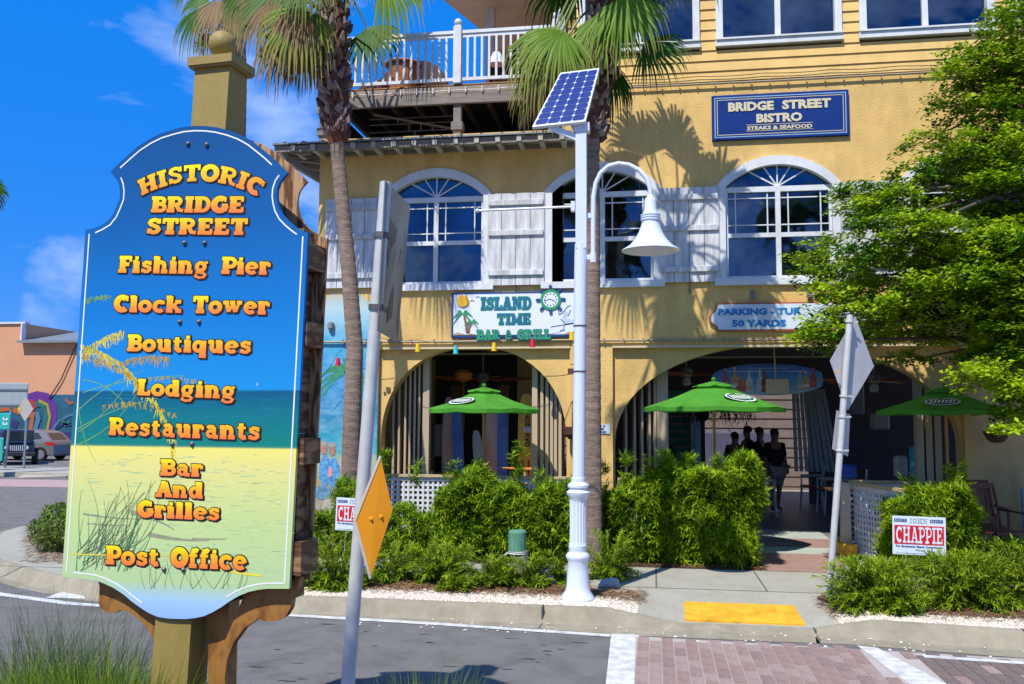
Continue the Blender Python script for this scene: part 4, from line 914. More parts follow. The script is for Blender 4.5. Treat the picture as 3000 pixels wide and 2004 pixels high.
# art noise: sand mottle strokes printed on the panel
def inset(poly, d):
    n = len(poly); out = []
    for i in range(n):
        a, p, c = Vector(poly[i-1]), Vector(poly[i]), Vector(poly[(i+1)%n]); d1 = (p-a).normalized(); d2 = (c-p).normalized(); m = (d1+d2).normalized(); nn_ = Vector((m.y,-m.x))
        out.append(p+nn_*min(d/max(.55,nn_.dot(Vector((d1.y,-d1.x)))),d*1.5))
    return out
INS = inset(OUT, .027)
WL = mat('printed_white_line',(.82,.84,.84),.4,var=.02)
b = MB()
def plot(idx, t=.0075, off=.0012):
    pts = [INS[i % len(INS)] for i in idx]; Lf,Rt = ribbon(pts,t); b.add([FP(p.x,p.y,off) for pr in zip(Lf,Rt) for p in pr],[(2*i,2*i+1,2*i+3,2*i+2) for i in range(len(Lf)-1)])
n_ = len(OUT)
plot(list(range(1,10))); plot(list(range(11,27))); plot(list(range(28,38))); plot([38,39]); plot(list(range(39,46))); plot(list(range(55,63))); 
pts = [INS[n_-1],INS[0]]; Lf,Rt = ribbon(pts,.0075); b.add([FP(p.x,p.y,.0012) for pr in zip(Lf,Rt) for p in pr],[(0,1,3,2)])
b.build('white_outline', WL, panel)
# sea oats, grasses and dune shadows printed on the board
def pstroke(b, pts, w0, w1, off, k=0):
    P_ = [Vector(pl(*p)) for p in pts]; n = len(P_); vs = []
    for i,p in enumerate(P_):
        d = (P_[min(i+1,n-1)]-P_[max(i-1,0)]).normalized(); nn_ = Vector((-d.y,d.x)); wq = w0+(w1-w0)*i/(n-1); vs += [FP(*(p+nn_*wq/2),off), FP(*(p-nn_*wq/2),off)]
    b.add(vs, [(2*i,2*i+1,2*i+3,2*i+2) for i in range(n-1)])
def curve(p, q, bend, n=8):
    p, q = Vector(p), Vector(q); m = (p+q)/2+Vector((-(q-p).y,(q-p).x))*bend; return [tuple(p*(1-t)**2+m*2*t*(1-t)+q*t*t) for t in [i/n for i in range(n+1)]]
rr = random.Random(3); PLU = [mat('oats_yellow',srgb(232,214,40),.5,var=.15,scale=40), mat('oats_gold',srgb(196,160,40),.5,var=.2,scale=40), mat('oats_green',srgb(120,170,90),.5,var=.2)]
for ki in range(3):
    b = MB()
    def plume(p, q, bend, n, ln, ang, kk=3):
        c_ = curve(p,q,bend,n)
        for i,(x,y) in enumerate(c_):
            if x < 178+(1330-y)*-.0: pass
            for s_ in range(4):
                x, y = c_[i][0]+rr.uniform(-4,4), c_[i][1]+rr.uniform(-3,3)
                a = math.radians(ang+rr.uniform(-22,22)+rr.uniform(-10,18)); l = ln*(.3+.85*rr.random()); lim = 196-(y-527)*.0655+4
                x1 = x+math.cos(a)*l; y1 = y+math.sin(a)*l
                if min(x,x1) < lim: continue
                pstroke(b, [(x,y),((x+x1)/2,(y+y1)/2+1),(x1,y1)], .0062, .002, .0006+ki*.0002)
    if ki == 0:
        plume((280,760),(182,812),.12,16,26,80); plume((185,790),(318,880),-.18,22,34,66); plume((310,880),(395,1045),-.25,20,24,70)
    if ki == 1:
        plume((180,810),(300,860),-.1,12,24,75); plume((385,820),(280,830),.15,12,22,100); plume((330,870),(470,880),-.15,10,10,90); plume((400,950),(240,930),.2,12,14,80)
    if ki == 2:
        plume((252,678),(192,690),.1,9,14,115)
        for (p,q,bn) in (((180,990),(300,862),.15),((180,940),(330,850),-.12),((176,985),(380,910),-.1),((178,1020),(330,870),.2),((190,900),(420,862),-.08),((180,900),(220,1060),.15),((190,870),(290,930),-.2)): pstroke(b, curve(p,q,bn), .005,.0025,.0004)
    tag(b.build('painted_sea_oats', PLU[ki], panel), kind='stuff')
GG = [mat('painted_blade_green',srgb(60,130,80),.5,var=.2), mat('painted_blade_dark',srgb(105,110,85),.5,var=.2), mat('painted_yellow_stem',srgb(230,215,60),.5,var=.1)]
for ki in range(3):
    b = MB()
    if ki < 2:
        for i in range(34 if ki == 0 else 30):
            x = rr.uniform(175,300); y = rr.uniform(1255,1315); lx = x+rr.uniform(-25,120)*(1 if ki else .7); lim = 158
            pstroke(b, curve((x,y),(max(165,lx),y-rr.uniform(40,170)),rr.uniform(-.25,.25)), .006 if ki == 0 else .0035, .0018, .0006+.0003*ki)
        for i in range(10): x = rr.uniform(300,600); pstroke(b, curve((x,1350),(x+rr.uniform(-30,40),1290+rr.uniform(-30,20)),rr.uniform(-.3,.3)), .003,.0015,.0007)
    else:
        pstroke(b, curve((160,1270),(400,1274),.01),.006,.004,.001); pstroke(b, curve((400,1278),(600,1320),.06),.004,.012,.001)
    tag(b.build('painted_grass', GG[ki], panel), kind='stuff')
b = MB(); rq = random.Random(9)
for (p,q,bn,w0) in (((190,1178),(330,1190),.05,.010),((300,1175),(400,1215),-.1,.026),((340,1225),(480,1240),.06,.024),((400,1180),(500,1188),.08,.012),((200,1200),(300,1205),.03,.008),((440,1235),(520,1236),.02,.010)):
    pstroke(b, curve(p,q,bn), w0, .004, .0003)
tag(b.build('painted_dune_shadow', mat('dune_grey',srgb(150,152,122),.5,var=.3,scale=30), panel), kind='stuff')
b = MB(); pstroke(b, [(590,876),(590,884)], .001,.006,.0005); b.build('painted_sail', WL, panel)
b = MB()
for _ in range(150):
    x = rq.uniform(175,655); y = 1032+abs(rq.gauss(0,130)); 
    if y > 1300: continue
    pstroke(b, [(x,y),(x+rq.uniform(5,22),y+rq.uniform(-1,2))], .0028,.001,.00015)
tag(b.build('painted_sand_strokes', mat('sand_pale',srgb(238,232,160),.5,var=.2,scale=30), panel), kind='stuff')
b = MB()
for _ in range(200):
    x = rq.uniform(185,640); y = rq.uniform(1040,1320); pstroke(b, [(x,y),(x+rq.uniform(6,34),y+rq.uniform(-1,2))], .004,.002,.0001)
tag(b.build('painted_sand_strokes', mat('sand_green',srgb(160,196,150),.5,var=.2,scale=30), panel), kind='stuff')
b = MB()
for _ in range(110):
    x = rq.uniform(200,660); y = rq.uniform(892,1022); 
    pstroke(b, [(x,y),(x+rq.uniform(10,60),y+.4)], .0022,.001,.0001)
tag(b.build('painted_waves', mat('wave_blue',srgb(20,125,150),.5), panel), kind='stuff')
LF = ramp_mat('letter_yellow_orange', [(0,srgb(238,120,62)),(.35,srgb(244,150,40)),(.7,srgb(246,196,20)),(1,srgb(252,238,20))], rough=.4); LO_ = mat('letter_black_edge',(.012,.006,.01),.5)
def sign_line(txt, uL, vL, uR, vR, vTop, nm='lettering'):
    a = Vector(pl(uL,vL)); c = Vector(pl(uR,vR)); h = pl((uL+uR)/2,vTop)[1]-(a.y+c.y)/2; wd = slab_width(txt)*h; d = (c-a); sq = d.length/wd; d.normalize(); nn_ = Vector((-d.y,d.x))
    def mk(dx,dy,zo): return lambda x,y,o: FP(*(a+d*(x*sq+dx)+nn_*(y+dy)), zo+o)
    bo = MB(); slab_text(txt, mk(0,0,.0016), h, bo, .055, thin=1.2); slab_text(txt, mk(.006,-.006,.0014), h, bo, .04, thin=1.2)
    L_ = bo.build(nm, LO_, panel); bi = MB(); slab_text(txt, mk(0,0,.0042), h, bi, 0, thin=1.2); bi.build('letter_face', LF, panel)
sign_line('BRIDGE',347,486,560,487,452); sign_line('STREET',336,536,567,538,502)
sign_line('Fishing',272,624,478,627,589); sign_line('Pier',508,627,621,629,591)
sign_line('Clock',262,714,417,716,679); sign_line('Tower',442,717,619,720,681)
sign_line('Boutiques',292,804,577,810,770); sign_line('Lodging',315,905,541,913,873); sign_line('Restaurants',250,996,597,1008,963)
sign_line('Bar',368,1089,467,1092,1055); sign_line('And',357,1138,467,1142,1105); sign_line('Grilles',316,1184,505,1192,1152)
sign_line('Post',243,1292,366,1297,1254); sign_line('Office',393,1298,566,1306,1260)
# arched word
def arched(txt):
    cL = Vector(pl(325,449)); cM = Vector(pl(456,415)); cR = Vector(pl(594,453)); h = .088
    # circle through three points
    ax,ay,bx,by,cx_,cy_ = cL.x,cL.y,cM.x,cM.y,cR.x,cR.y; dd = 2*(ax*(by-cy_)+bx*(cy_-ay)+cx_*(ay-by))
    ux = ((ax*ax+ay*ay)*(by-cy_)+(bx*bx+by*by)*(cy_-ay)+(cx_*cx_+cy_*cy_)*(ay-by))/dd; uy = ((ax*ax+ay*ay)*(cx_-bx)+(bx*bx+by*by)*(ax-cx_)+(cx_*cx_+cy_*cy_)*(bx-ax))/dd
    R = math.hypot(ax-ux,ay-uy); t0 = math.atan2(ay-uy,ax-ux); t1 = math.atan2(cy_-uy,cx_-ux); wd = slab_width(txt)*h
    def mk(dx,dy,zo):
        def f(x,y,o):
            t = t0+(t1-t0)*(x/wd); r = R+y; return FP(ux+r*math.cos(t)+dx, uy+r*math.sin(t)+dy, zo+o)
        return f
    bo = MB(); slab_text(txt, mk(0,0,.0016), h, bo, .055); slab_text(txt, mk(.006,-.006,.0014), h, bo, .03); bo.build('lettering', LO_, panel)
    bi = MB(); slab_text(txt, mk(0,0,.0042), h, bi, 0); bi.build('letter_face', LF, panel)
arched('HISTORIC')
bolt = MB(); bolt.lathe([(.013,0),(.013,.004),(.009,.005),(.008,.011),(.003,.013)],(0,0,0),10,Matrix.Rotation(PI/2,4,'X')); bme = bolt.mesh('bolt', mat('bolt_steel',(.22,.20,.19),.4,metal=.7), smooth=True)
for u,v in ((432,330),(475,332),(424,557),(470,557),(413,738),(457,738),(396,1018),(441,1018),(377,1305),(421,1306)):
    a,c = pl(u,v); link('bolt', bme, D, FP(a,c,.002))
PLY = grain('varnished_plywood',(.13,.055,.02),(.50,.31,.16),5,.45,stretch=(4,4,.6))
RAIL = grain('stained_rail_wood',(.09,.035,.012),(.34,.19,.08),4,.5,stretch=(.5,1,3),bump=.2)
b = MB(); b.prism(OUT, lambda a,c: FP(a+.005,c+.01,-.205), NP, .018); b.build('rear_panel', PLY, D)
edge = MB(); edge.prism([(.02,.98),(.02,2.9),(1.27,2.9),(1.27,.98)], lambda a,c: FP(a,c,-.06), NP, .003)
wv = OUT; xr = pl(690,900)[0]
for v0,v1 in ((552,612),(735,792),(1005,1066),(1245,1322)):
    z1 = pl(700,v0)[1]; z0 = pl(700,v1)[1]
    for o1 in (-.022,): 
        b = MB(); ps = [FP(.05,z0,o1),FP(xr+.012,z0,o1),FP(xr+.012,z0,-.203),FP(.05,z0,-.203)]; ps += [p+UPZ*(z1-z0) for p in ps]
        b.add(ps,[(0,3,2,1),(4,5,6,7),(0,1,5,4),(1,2,6,5),(2,3,7,6),(3,0,4,7)]); b.build('cross_rail', RAIL, D)
b = MB()
for z0,z1 in ((1.0,2.9),):
    ps = [FP(xr-.10,z0,-.10),FP(xr-.06,z0,-.10),FP(xr-.06,z0,-.203),FP(xr-.10,z0,-.203)]; ps += [p+UPZ*(z1-z0) for p in ps]; b.add(ps,[(0,3,2,1),(4,5,6,7),(0,1,5,4),(1,2,6,5),(2,3,7,6),(3,0,4,7)])
b.build('batten', RAIL, D)
OLIVE = mat('olive_post_paint',(.30,.22,.055),.6,var=.16,scale=3,stretch=(3,3,.5),bump=.35,bscale=35)
pc, zt = Vector((-2.345,0,0)), 3.79
fx = (Vector(at(439,160,4.42))+Vector(at(528,155,4.42)))/2; bx_ = (Vector(at(361,1418,4.42))+Vector(at(451,1448,4.42)))/2
pa = pl(484,300)[0]; pb_ = pl(404,1448)[0]; hw_ = .106
def postpt(a, z, off): return FP(a, z, off)
b = MB()
za_, zb_ = .13, zt
a_at = lambda z: pb_+(pa-pb_)*(z-.83)/(3.4-.83)-.036
vs = []
for z in (za_,1.5,2.8,zb_):
    a = a_at(z)+.0
    for s1,o1 in ((-1,-.021),(1,-.021),(1,-.195),(-1,-.195)): vs.append(FP(a+s1*hw_,z,o1))
fs = [(k*4+i,k*4+(i+1)%4,(k+1)*4+(i+1)%4,(k+1)*4+i) for k in range(3) for i in range(4)]+[(3,2,1,0),(12,13,14,15)]
b.add(vs,fs); b.build('post', OLIVE, D)
b = MB(); a = a_at(zb_); 
for (e,z0,z1) in ((.022,zb_,zb_+.012),(.03,zb_+.012,zb_+.058)):
    ps = [FP(a-hw_-e,z0,-.021+e),FP(a+hw_+e,z0,-.021+e),FP(a+hw_+e,z0,-.195-e),FP(a-hw_-e,z0,-.195-e)]; ps += [p+UPZ*(z1-z0) for p in ps]; b.add(ps,[(0,3,2,1),(4,5,6,7),(0,1,5,4),(1,2,6,5),(2,3,7,6),(3,0,4,7)])
b.build('post_cap', OLIVE, D)
c = FP(a,zb_+.058,-.108); b = MB(); b.lathe([(.075,0),(.06,.012),(.035,.025),(.033,.032)],c,24); b.sphere(c+Vector((0,0,.105)),.074,28,18); b.build('ball_finial', OLIVE, D, smooth=True)
BRK = grain('brown_bracket_board',(.13,.045,.010),(.33,.155,.035),2.5,.38,stretch=(1,1,.6),bump=.12)
def bracket(pts, off, th):
    b = MB(); b.prism([pl(*p) for p in pts], lambda a,c: FP(a,c,off), NP, th); b.build('curved_bracket', BRK, D)
bracket([(202,1322),(210,1350),(208,1390),(214,1402),(228,1410),(245,1411),(258,1404),(275,1407),(300,1425),(322,1448),(338,1478),(346,1510),(350,1545),(345,1600),(338,1700),(352,1700),(362,1560),(372,1500),(372,1400),(330,1370),(280,1335)], -.06, .045)
bracket([(675,1330),(668,1356),(655,1378),(652,1400),(640,1420),(620,1430),(592,1430),(578,1424),(545,1446),(520,1480),(505,1520),(500,1560),(505,1700),(462,1700),(468,1560),(490,1500),(520,1430),(540,1380),(552,1345)], -.06, .045)
bracket([(430,1400),(500,1390),(494,1500),(488,1700),(452,1700),(450,1440)], -.10, .1)

# =====================================================  STEEL POLE WITH SIGN BACKS (left foreground)
K = thing('sign_pole','leaning galvanised pole with two sign backs in front of the palm trunk','sign pole',(-1.25,3.6,.13))
top = at(885,418,3.62); bot = at(798,1562,3.62); dirp = (bot-top).normalized(); base = top+dirp*((.1-top.z)/dirp.z)
rad = 15.5/2060*3.62
b = MB(); b.tube([base,bot,(top+bot)/2,top],[rad*1.05,rad*1.04,rad,rad*.93],20); b.build('pole', ALUM, K, smooth=True)
SB = mat('sign_back_aluminium',(.30,.31,.31),.28,metal=.7,var=.45,scale=3.2,stretch=(1,1,.5))
c1,c2,c3,c4_ = at(884,414,3.56),at(941,472,3.98),at(911,785,3.98),at(866,758,3.56)
def plate(b, q, th):
    n = (q[1]-q[0]).cross(q[3]-q[0]).normalized(); 
    if n.dot(Vector((0,0,CAM_H))-q[0]) < 0: n = -n
    b.add([p for p in q]+[p-n*th for p in q],[(0,1,2,3),(7,6,5,4),(0,4,5,1),(1,5,6,2),(2,6,7,3),(3,7,4,0)]); return n
b = MB(); nq = plate(b,[c1,c2,c3,c4_],.004); b.build('large_sign_plate', SB, K)
mid = lambda s_,t_: c1.lerp(c2,s_).lerp(c4_.lerp(c3,s_),t_)
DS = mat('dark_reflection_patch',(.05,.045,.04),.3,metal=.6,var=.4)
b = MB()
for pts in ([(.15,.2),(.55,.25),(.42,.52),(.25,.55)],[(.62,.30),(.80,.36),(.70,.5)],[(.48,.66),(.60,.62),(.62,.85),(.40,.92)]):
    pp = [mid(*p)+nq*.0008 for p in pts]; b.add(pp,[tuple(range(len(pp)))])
b.build('painted_reflection', DS, K)  # dark reflections in the metal, painted as flat patches on the plate
CLM = mat('clamp_steel',(.16,.15,.14),.5,metal=.6)
for v in (540,705):
    b = MB(); p = top+dirp*((at(880,v,3.62).z-top.z)/dirp.z); b.tube([p-dirp*.012,p+dirp*.012],[rad*1.22]*2,16)
    b.beam(p+Vector((.0,.02,0)), mid(.35,(v-414)/350), .012,.02); b.build('clamp', CLM, K)
OR = mat('amber_diamond_paint',(.90,.34,.004),.6,var=.10,scale=3)
dt,dr,dbm,dl = at(869,1046,3.42),at(900,1169,3.52),at(846,1327,3.45),at(813,1193,3.46)
dt = at(872,1046,3.49); dbm = at(849,1327,3.49)
b = MB(); nd = plate(b,[dt,dl,dbm,dr],.006); b.build('diamond_plate', OR, K)
b = MB(); W4 = [dt,dl,dbm]; 
for p,q_ in ((dt,dl),(dl,dbm)): b.beam(p,q_,.004,.010)
b.build('diamond_edge', mat('lit_edge_paint',(.7,.62,.5),.4), K)  # pale strips paint the sunlit left edges of the diamond
cc = (dt+dbm)/2
for u,v in ((851,1190),(874,1185)):
    pz = onp(u,v,dt,nd); b = MB(); b.lathe([(.010,0),(.010,.003),(.005,.005),(.004,.010)],(0,0,0),10,Matrix.Translation(pz)@nd.to_track_quat('Z','Y').to_matrix().to_4x4()); b.build('bolt', OR, K)
# =====================================================  RIGHT SIGN POLE
K = thing('sign_pole','leaning thin grey pole with diamond and rectangular sign backs beside the kerb ramp','sign pole',(1.73,9.64,.15))
pb0, pt0 = Vector((1.73,9.64,.12)), Vector((2.0,9.60,3.0))
b = MB(); b.tube([pb0,pt0],.033,14); b.build('pole', ALUM, K, smooth=True)
Y2 = 9.555; SGB = mat('grey_sign_back',(.50,.51,.53),.5,metal=.1,var=.12,scale=4)
q_ = [at(1963,724,9.66),at(1905,827,9.50),at(1946,941,9.66),at(2006,839,9.82)]
q_ = [p+Vector((0,.04,0)) for p in q_]
b = MB(); plate(b,[q_[0],q_[1],q_[2],q_[3]],.004); b.build('diamond_plate', SGB, K)
q_ = [at(1920,941,9.62),at(1951,950,9.74),at(1946,1047,9.74),at(1910,1030,9.62)]
b = MB(); q_ = [p+Vector((0,.03,0)) for p in q_]; plate(b,q_,.004); b.build('rectangle_plate', SGB, K)
dv = (pt0-pb0).normalized()
for z in (2.93,2.17,1.96,1.62):
    b = MB(); p = pb0+dv*((z-pb0.z)/dv.z); b.tube([p-dv*.008,p+dv*.008],.045,12); b.beam(p,p+Vector((.09,.03,0)),.012,.016); b.build('clamp', ALUM, K)
b = MB(); p = at(1921,851,9.53); b.tube([p,p+Vector((0,.004,0))],.016,12); b.build('orange_sticker', mat('orange_sticker',(.7,.35,.02),.5), K)

# =====================================================  SOLAR STREET LAMP
K = thing('street_lamp','white street lamp with fluted base, gooseneck bell shade and tilted solar panel','street lamp',(-.75,9.07,.15))
X,Y = -.75,9.07; LX = lambda z: X+.05*(z-.15)/4.75
prof_ = [(.165,0),(.168,.02),(.15,.05),(.122,.09),(.113,.14),(.105,.27),(.098,.37),(.108,.39),(.118,.41),(.118,.43),(.104,.45),(.088,.465),(.086,.49),(.09,.50),(.09,.515),(.086,.52)]
b = MB(); b.lathe(prof_,(X+.003,Y,.15),28); b.build('base_bell', LAMPW, K, smooth=True)
b = MB(); b.lathe([(.087,.53),(.083,.56),(.081,.80),(.084,.94),(.088,.975)],(X+.006,Y,.15),32,flute=.09); b.lathe([(.0905,.52),(.0905,.53)],(X+.006,Y,.15),28); b.build('fluted_shaft', LAMPW, K)
b = MB(); b.lathe([(.086,.97),(.098,1.0),(.118,1.03),(.120,1.05),(.100,1.065),(.092,1.075),(.095,1.09),(.108,1.10),(.108,1.12),(.09,1.135),(.072,1.15),(.072,1.19),(.066,1.195)],(X+.01,Y,.15),28); b.build('collar', LAMPW, K, smooth=True)
b = MB(); b.tube([(LX(1.32),Y,1.32),(LX(2.85),Y,2.85)],[.0625,.0625],24); b.tube([(LX(2.85),Y,2.85),(LX(3.55),Y,3.55)],[.066,.066],24); b.build('lower_pole', LAMPW, K, smooth=True)
b = MB(); b.tube([(LX(3.56),Y,3.56),(LX(4.90),Y,4.90)],[.063,.066],4) if False else b.box(-.055,.055,-.055,.055,0,1.30,Matrix.Translation((LX(4.2),Y,3.65))); b.tube([(LX(3.55),Y,3.55),(LX(3.70),Y,3.70)],[.066,.062],24); b.build('upper_mast', LAMPW, K)
b = MB()
for z in (2.40,2.86): b.tube([(LX(z),Y,z-.006),(LX(z),Y,z+.006)],[.0685]*2,20)
b.box(LX(2.4)-.12,LX(2.4)-.06,Y-.01,Y+.01,2.37,2.43); b.build('band', RUST, K)
# gooseneck
gp_ = [at(1360,590,Y),at(1360,520,Y),at(1361,450,Y),at(1366,420,Y),at(1377,397,Y),at(1395,381,Y),at(1418,375,Y),at(1442,378,Y),at(1465,390,Y),at(1482,408,Y),at(1490,430,Y),at(1492,455,Y)]
b = MB(); b.tube(gp_,.024,14); b.build('gooseneck', LAMPW, K, smooth=True)
b = MB()
for v in (495,590): p = at(1345,v,Y); b.beam(p,at(1362,v,Y),.04,.05)
p = at(1358,593,Y); b.tube([p+Vector((.01,0,-.04)),p+Vector((.01,0,.05))],.034,14); b.build('neck_bracket', LAMPW, K)
bc = at(1491,450,Y); 
b = MB(); b.lathe([(.02,.02),(.035,-.005),(.055,-.03),(.06,-.06),(.062,-.14),(.075,-.165),(.078,-.18),(.098,-.19),(.098,-.20),(.085,-.205),(.098,-.215),(.098,-.225),(.085,-.23),(.098,-.24),(.098,-.25),(.085,-.262),(.095,-.30),(.12,-.37),(.16,-.44),(.215,-.505),(.285,-.55),(.290,-.56),(.283,-.562),(.21,-.515),(.15,-.45),(.11,-.38),(.0,-.36)],(bc.x,bc.y,bc.z),36)
b.build('bell_shade', LAMPW, K, smooth=True)
b = MB(); a = at(1095,483,Y); c = at(1312,474,Y); b.tube([a,c],.0125,10); b.sphere(a,.022,12,8); b.box(c.x-.01,c.x+.03,Y-.04,Y+.04,c.z-.05,c.z+.05); b.build('banner_arm', LAMPW, K)
pan = [at(1285,167,9.35),at(1374,156,9.35),at(1342,278,8.95),at(1220,291,8.95)]
n_p = (pan[1]-pan[0]).cross(pan[3]-pan[0]).normalized()
if n_p.z < 0: n_p = -n_p
b = MB(); b.add([p for p in pan]+[p-n_p*.035 for p in pan],[(0,1,2,3),(7,6,5,4),(0,4,5,1),(1,5,6,2),(2,6,7,3),(3,7,4,0)]); PF = b.build('solar_panel', mat('panel_frame_white',(.68,.72,.76),.4), K)
CELL = mat('solar_cell_blue',(.012,.03,.19),.22,var=.25,scale=18,coat=.5); pq = lambda s_,t_,o=.0: pan[0].lerp(pan[1],s_).lerp(pan[3].lerp(pan[2],s_),t_)+n_p*o
b = MB(); b.quad(pq(.025,.02,.001),pq(.975,.02,.001),pq(.975,.98,.001),pq(.025,.98,.001)); b.build('panel_backing', mat('panel_white_grid',(.45,.5,.58),.4), PF)
for i in range(4):
    for j in range(9):
        s0,s1,t0,t1 = .035+i*.235,.035+i*.235+.226,.03+j*.105,.03+j*.105+.099; cx_,ct_ = .03,.018
        b = MB(); pts = [(s0+cx_,t0),(s1-cx_,t0),(s1,t0+ct_),(s1,t1-ct_),(s1-cx_,t1),(s0+cx_,t1),(s0,t1-ct_),(s0,t0+ct_)]
        b.add([pq(*p,.003) for p in pts],[tuple(range(8))]); b.build('solar_cell', CELL, PF)
b = MB(); c = pq(.62,.80,-.04); m0 = Vector((LX(4.7),Y,4.72)); b.beam(c,m0,.03,.05); b.beam(pq(.3,.97,-.04),Vector((LX(4.8),Y-.0,4.78)),.04,.06); b.box(LX(4.9)-.08,LX(4.9)+.08,Y-.06,Y+.06,4.86,4.95); b.build('panel_bracket', LAMPW, K)
# =====================================================  UMBRELLAS
UG = mat('green_umbrella_cloth',(.11,.42,.05),.85,var=.22,scale=3,bump=.3,bscale=7,spec=.15)
_u = UG.node_tree; _bs = _u.nodes['Principled BSDF']; _tr = _u.nodes.new('ShaderNodeBsdfTranslucent'); _ms = _u.nodes.new('ShaderNodeMixShader'); _ms.inputs[0].default_value = .42
_u.links.new(_bs.inputs['Base Color'].links[0].from_socket, _tr.inputs[0]); _u.links.new(_bs.outputs[0], _ms.inputs[1]); _u.links.new(_tr.outputs[0], _ms.inputs[2]); _u.links.new(_ms.outputs[0], _u.nodes['Material Output'].inputs[0])
LOGOD = mat('logo_dark_green',(.01,.10,.05),.6); LOGOW = mat('logo_white',(.75,.8,.76),.6)
WP = mat('varnished_pole',(.45,.20,.05),.4,var=.2,stretch=(3,3,.5))
def umbrella(ub, L_, R_, top, Y, label, logo_az, rot=.5, bottom=.15):
    cx = (L_+R_)/2; r = (R_-L_)/2; ez = ub; ap = top
    U = thing('patio_umbrella', label, 'umbrella', (cx,Y,bottom), 'green umbrellas on the patio')
    n = 6; b = MB(); V = [(cx,Y,ap)]
    rings = [(.22,.90,0),(.55,.50,.012),(1.0,0,.0)]
    for (rr_,hh,sg) in rings:
        for i in range(n*4):
            a = rot+2*PI*i/(n*4); k = i % 4; s_ = (1,.955,.93,.955)[k] ; rad_ = r*rr_*s_; dz = -(.0 if k == 0 else (.018 if k != 2 else .026))*rr_
            V.append((cx+rad_*math.cos(a), Y+rad_*math.sin(a), ez+(ap-ez)*hh-dz*.0-sg+dz*(0 if rr_ == 1 else 1)+(.015*(k==2) if rr_ == 1 else 0)))
    m = n*4; fs = [(0,1+i,1+(i+1)%m) for i in range(m)]
    for q in range(2): fs += [(1+q*m+i,1+(q+1)*m+i,1+(q+1)*m+(i+1)%m,1+q*m+(i+1)%m) for i in range(m)]
    b0 = len(V)
    for i in range(m): x,y,z = V[1+2*m+i]; V.append((x,y,z-.055))
    fs += [(1+2*m+i,b0+i,b0+(i+1)%m,1+2*m+(i+1)%m) for i in range(m)]
    b.add(V,fs); b.build('canopy', UG, U)
    b = MB(); V = [(cx,Y,ap+.055)]; 
    for i in range(m):
        a = rot+2*PI*i/m; rr_ = .31*r*(1 if i%4 == 0 else .93 if i%2 else .88); V.append((cx+rr_*math.cos(a),Y+rr_*math.sin(a),ez+(ap-ez)*.80+.035+(.02 if i%4 == 2 else 0)))
    b.add(V,[(0,1+i,1+(i+1)%m) for i in range(m)]); b.build('vent_cap', UG, U)
    b = MB(); b.sphere((cx,Y,ap+.075),.03,10,6); b.build('finial', UG, U)
    b = MB(); b.tube([(cx,Y,bottom),(cx,Y,ap)],.021,10); b.build('pole', WP, U)
    for i in range(n):
        a = rot+2*PI*i/n; b = MB(); b.beam((cx,Y,ap-.05),(cx+r*.97*math.cos(a),Y+r*.97*math.sin(a),ez-.01),.016,.02); b.build('rib', WP, U)
    # printed oval mark with illegible script
    a0 = logo_az; sl = (ap-ez); 
    def FQ(s_, t_, o):   # s across, t up the slope, on the panel facing azimuth a0
        rad_ = r*(.62-t_)*.94; z = ez+sl*(1-(rad_/(r*.94)))*.98+.012+o
        return (cx+rad_*math.cos(a0)-s_*math.sin(a0), Y+rad_*math.sin(a0)+s_*math.cos(a0), z)
    for k,(aa,bb,mm,o) in enumerate(((.25,.20,LOGOD,.002),(.235,.18,LOGOW,.0045),(.21,.145,LOGOD,.007))):
        b = MB(); b.add([FQ(aa*r*math.cos(2*PI*i/24),bb*math.sin(2*PI*i/24),o) for i in range(24)],[tuple(range(24))]); b.build('printed_oval', mm, U)
    b = MB(); rq_ = random.Random(5)
    for s0 in (-.15,-.10,-.05,0,.05,.10,.145):
        h_ = rq_.uniform(.05,.09); b.add([FQ((s0-.016)*r,-h_,.0095),FQ((s0+.010)*r,-h_,.0095),FQ((s0+.022)*r,h_,.0095),FQ((s0-.004)*r,h_,.0095)],[(0,1,2,3)])
    b.build('printed_script', LOGOW, U)
    return U
umbrella(2.06,-3.24,-1.55,2.33,12.75,'green umbrella in front of the left arch under the turquoise and yellow cup lights',-PI/2-.5,rot=.75)
umbrella(2.09,-.13,1.75,2.40,12.45,'wide green umbrella in front of the doorway arch left of the bottle sign',-PI/2+.6,rot=0.0)
umbrella(2.06,2.95,4.75,2.33,12.8,'green umbrella at the right end partly covered by tree leaves',-PI/2-.35,rot=.1)

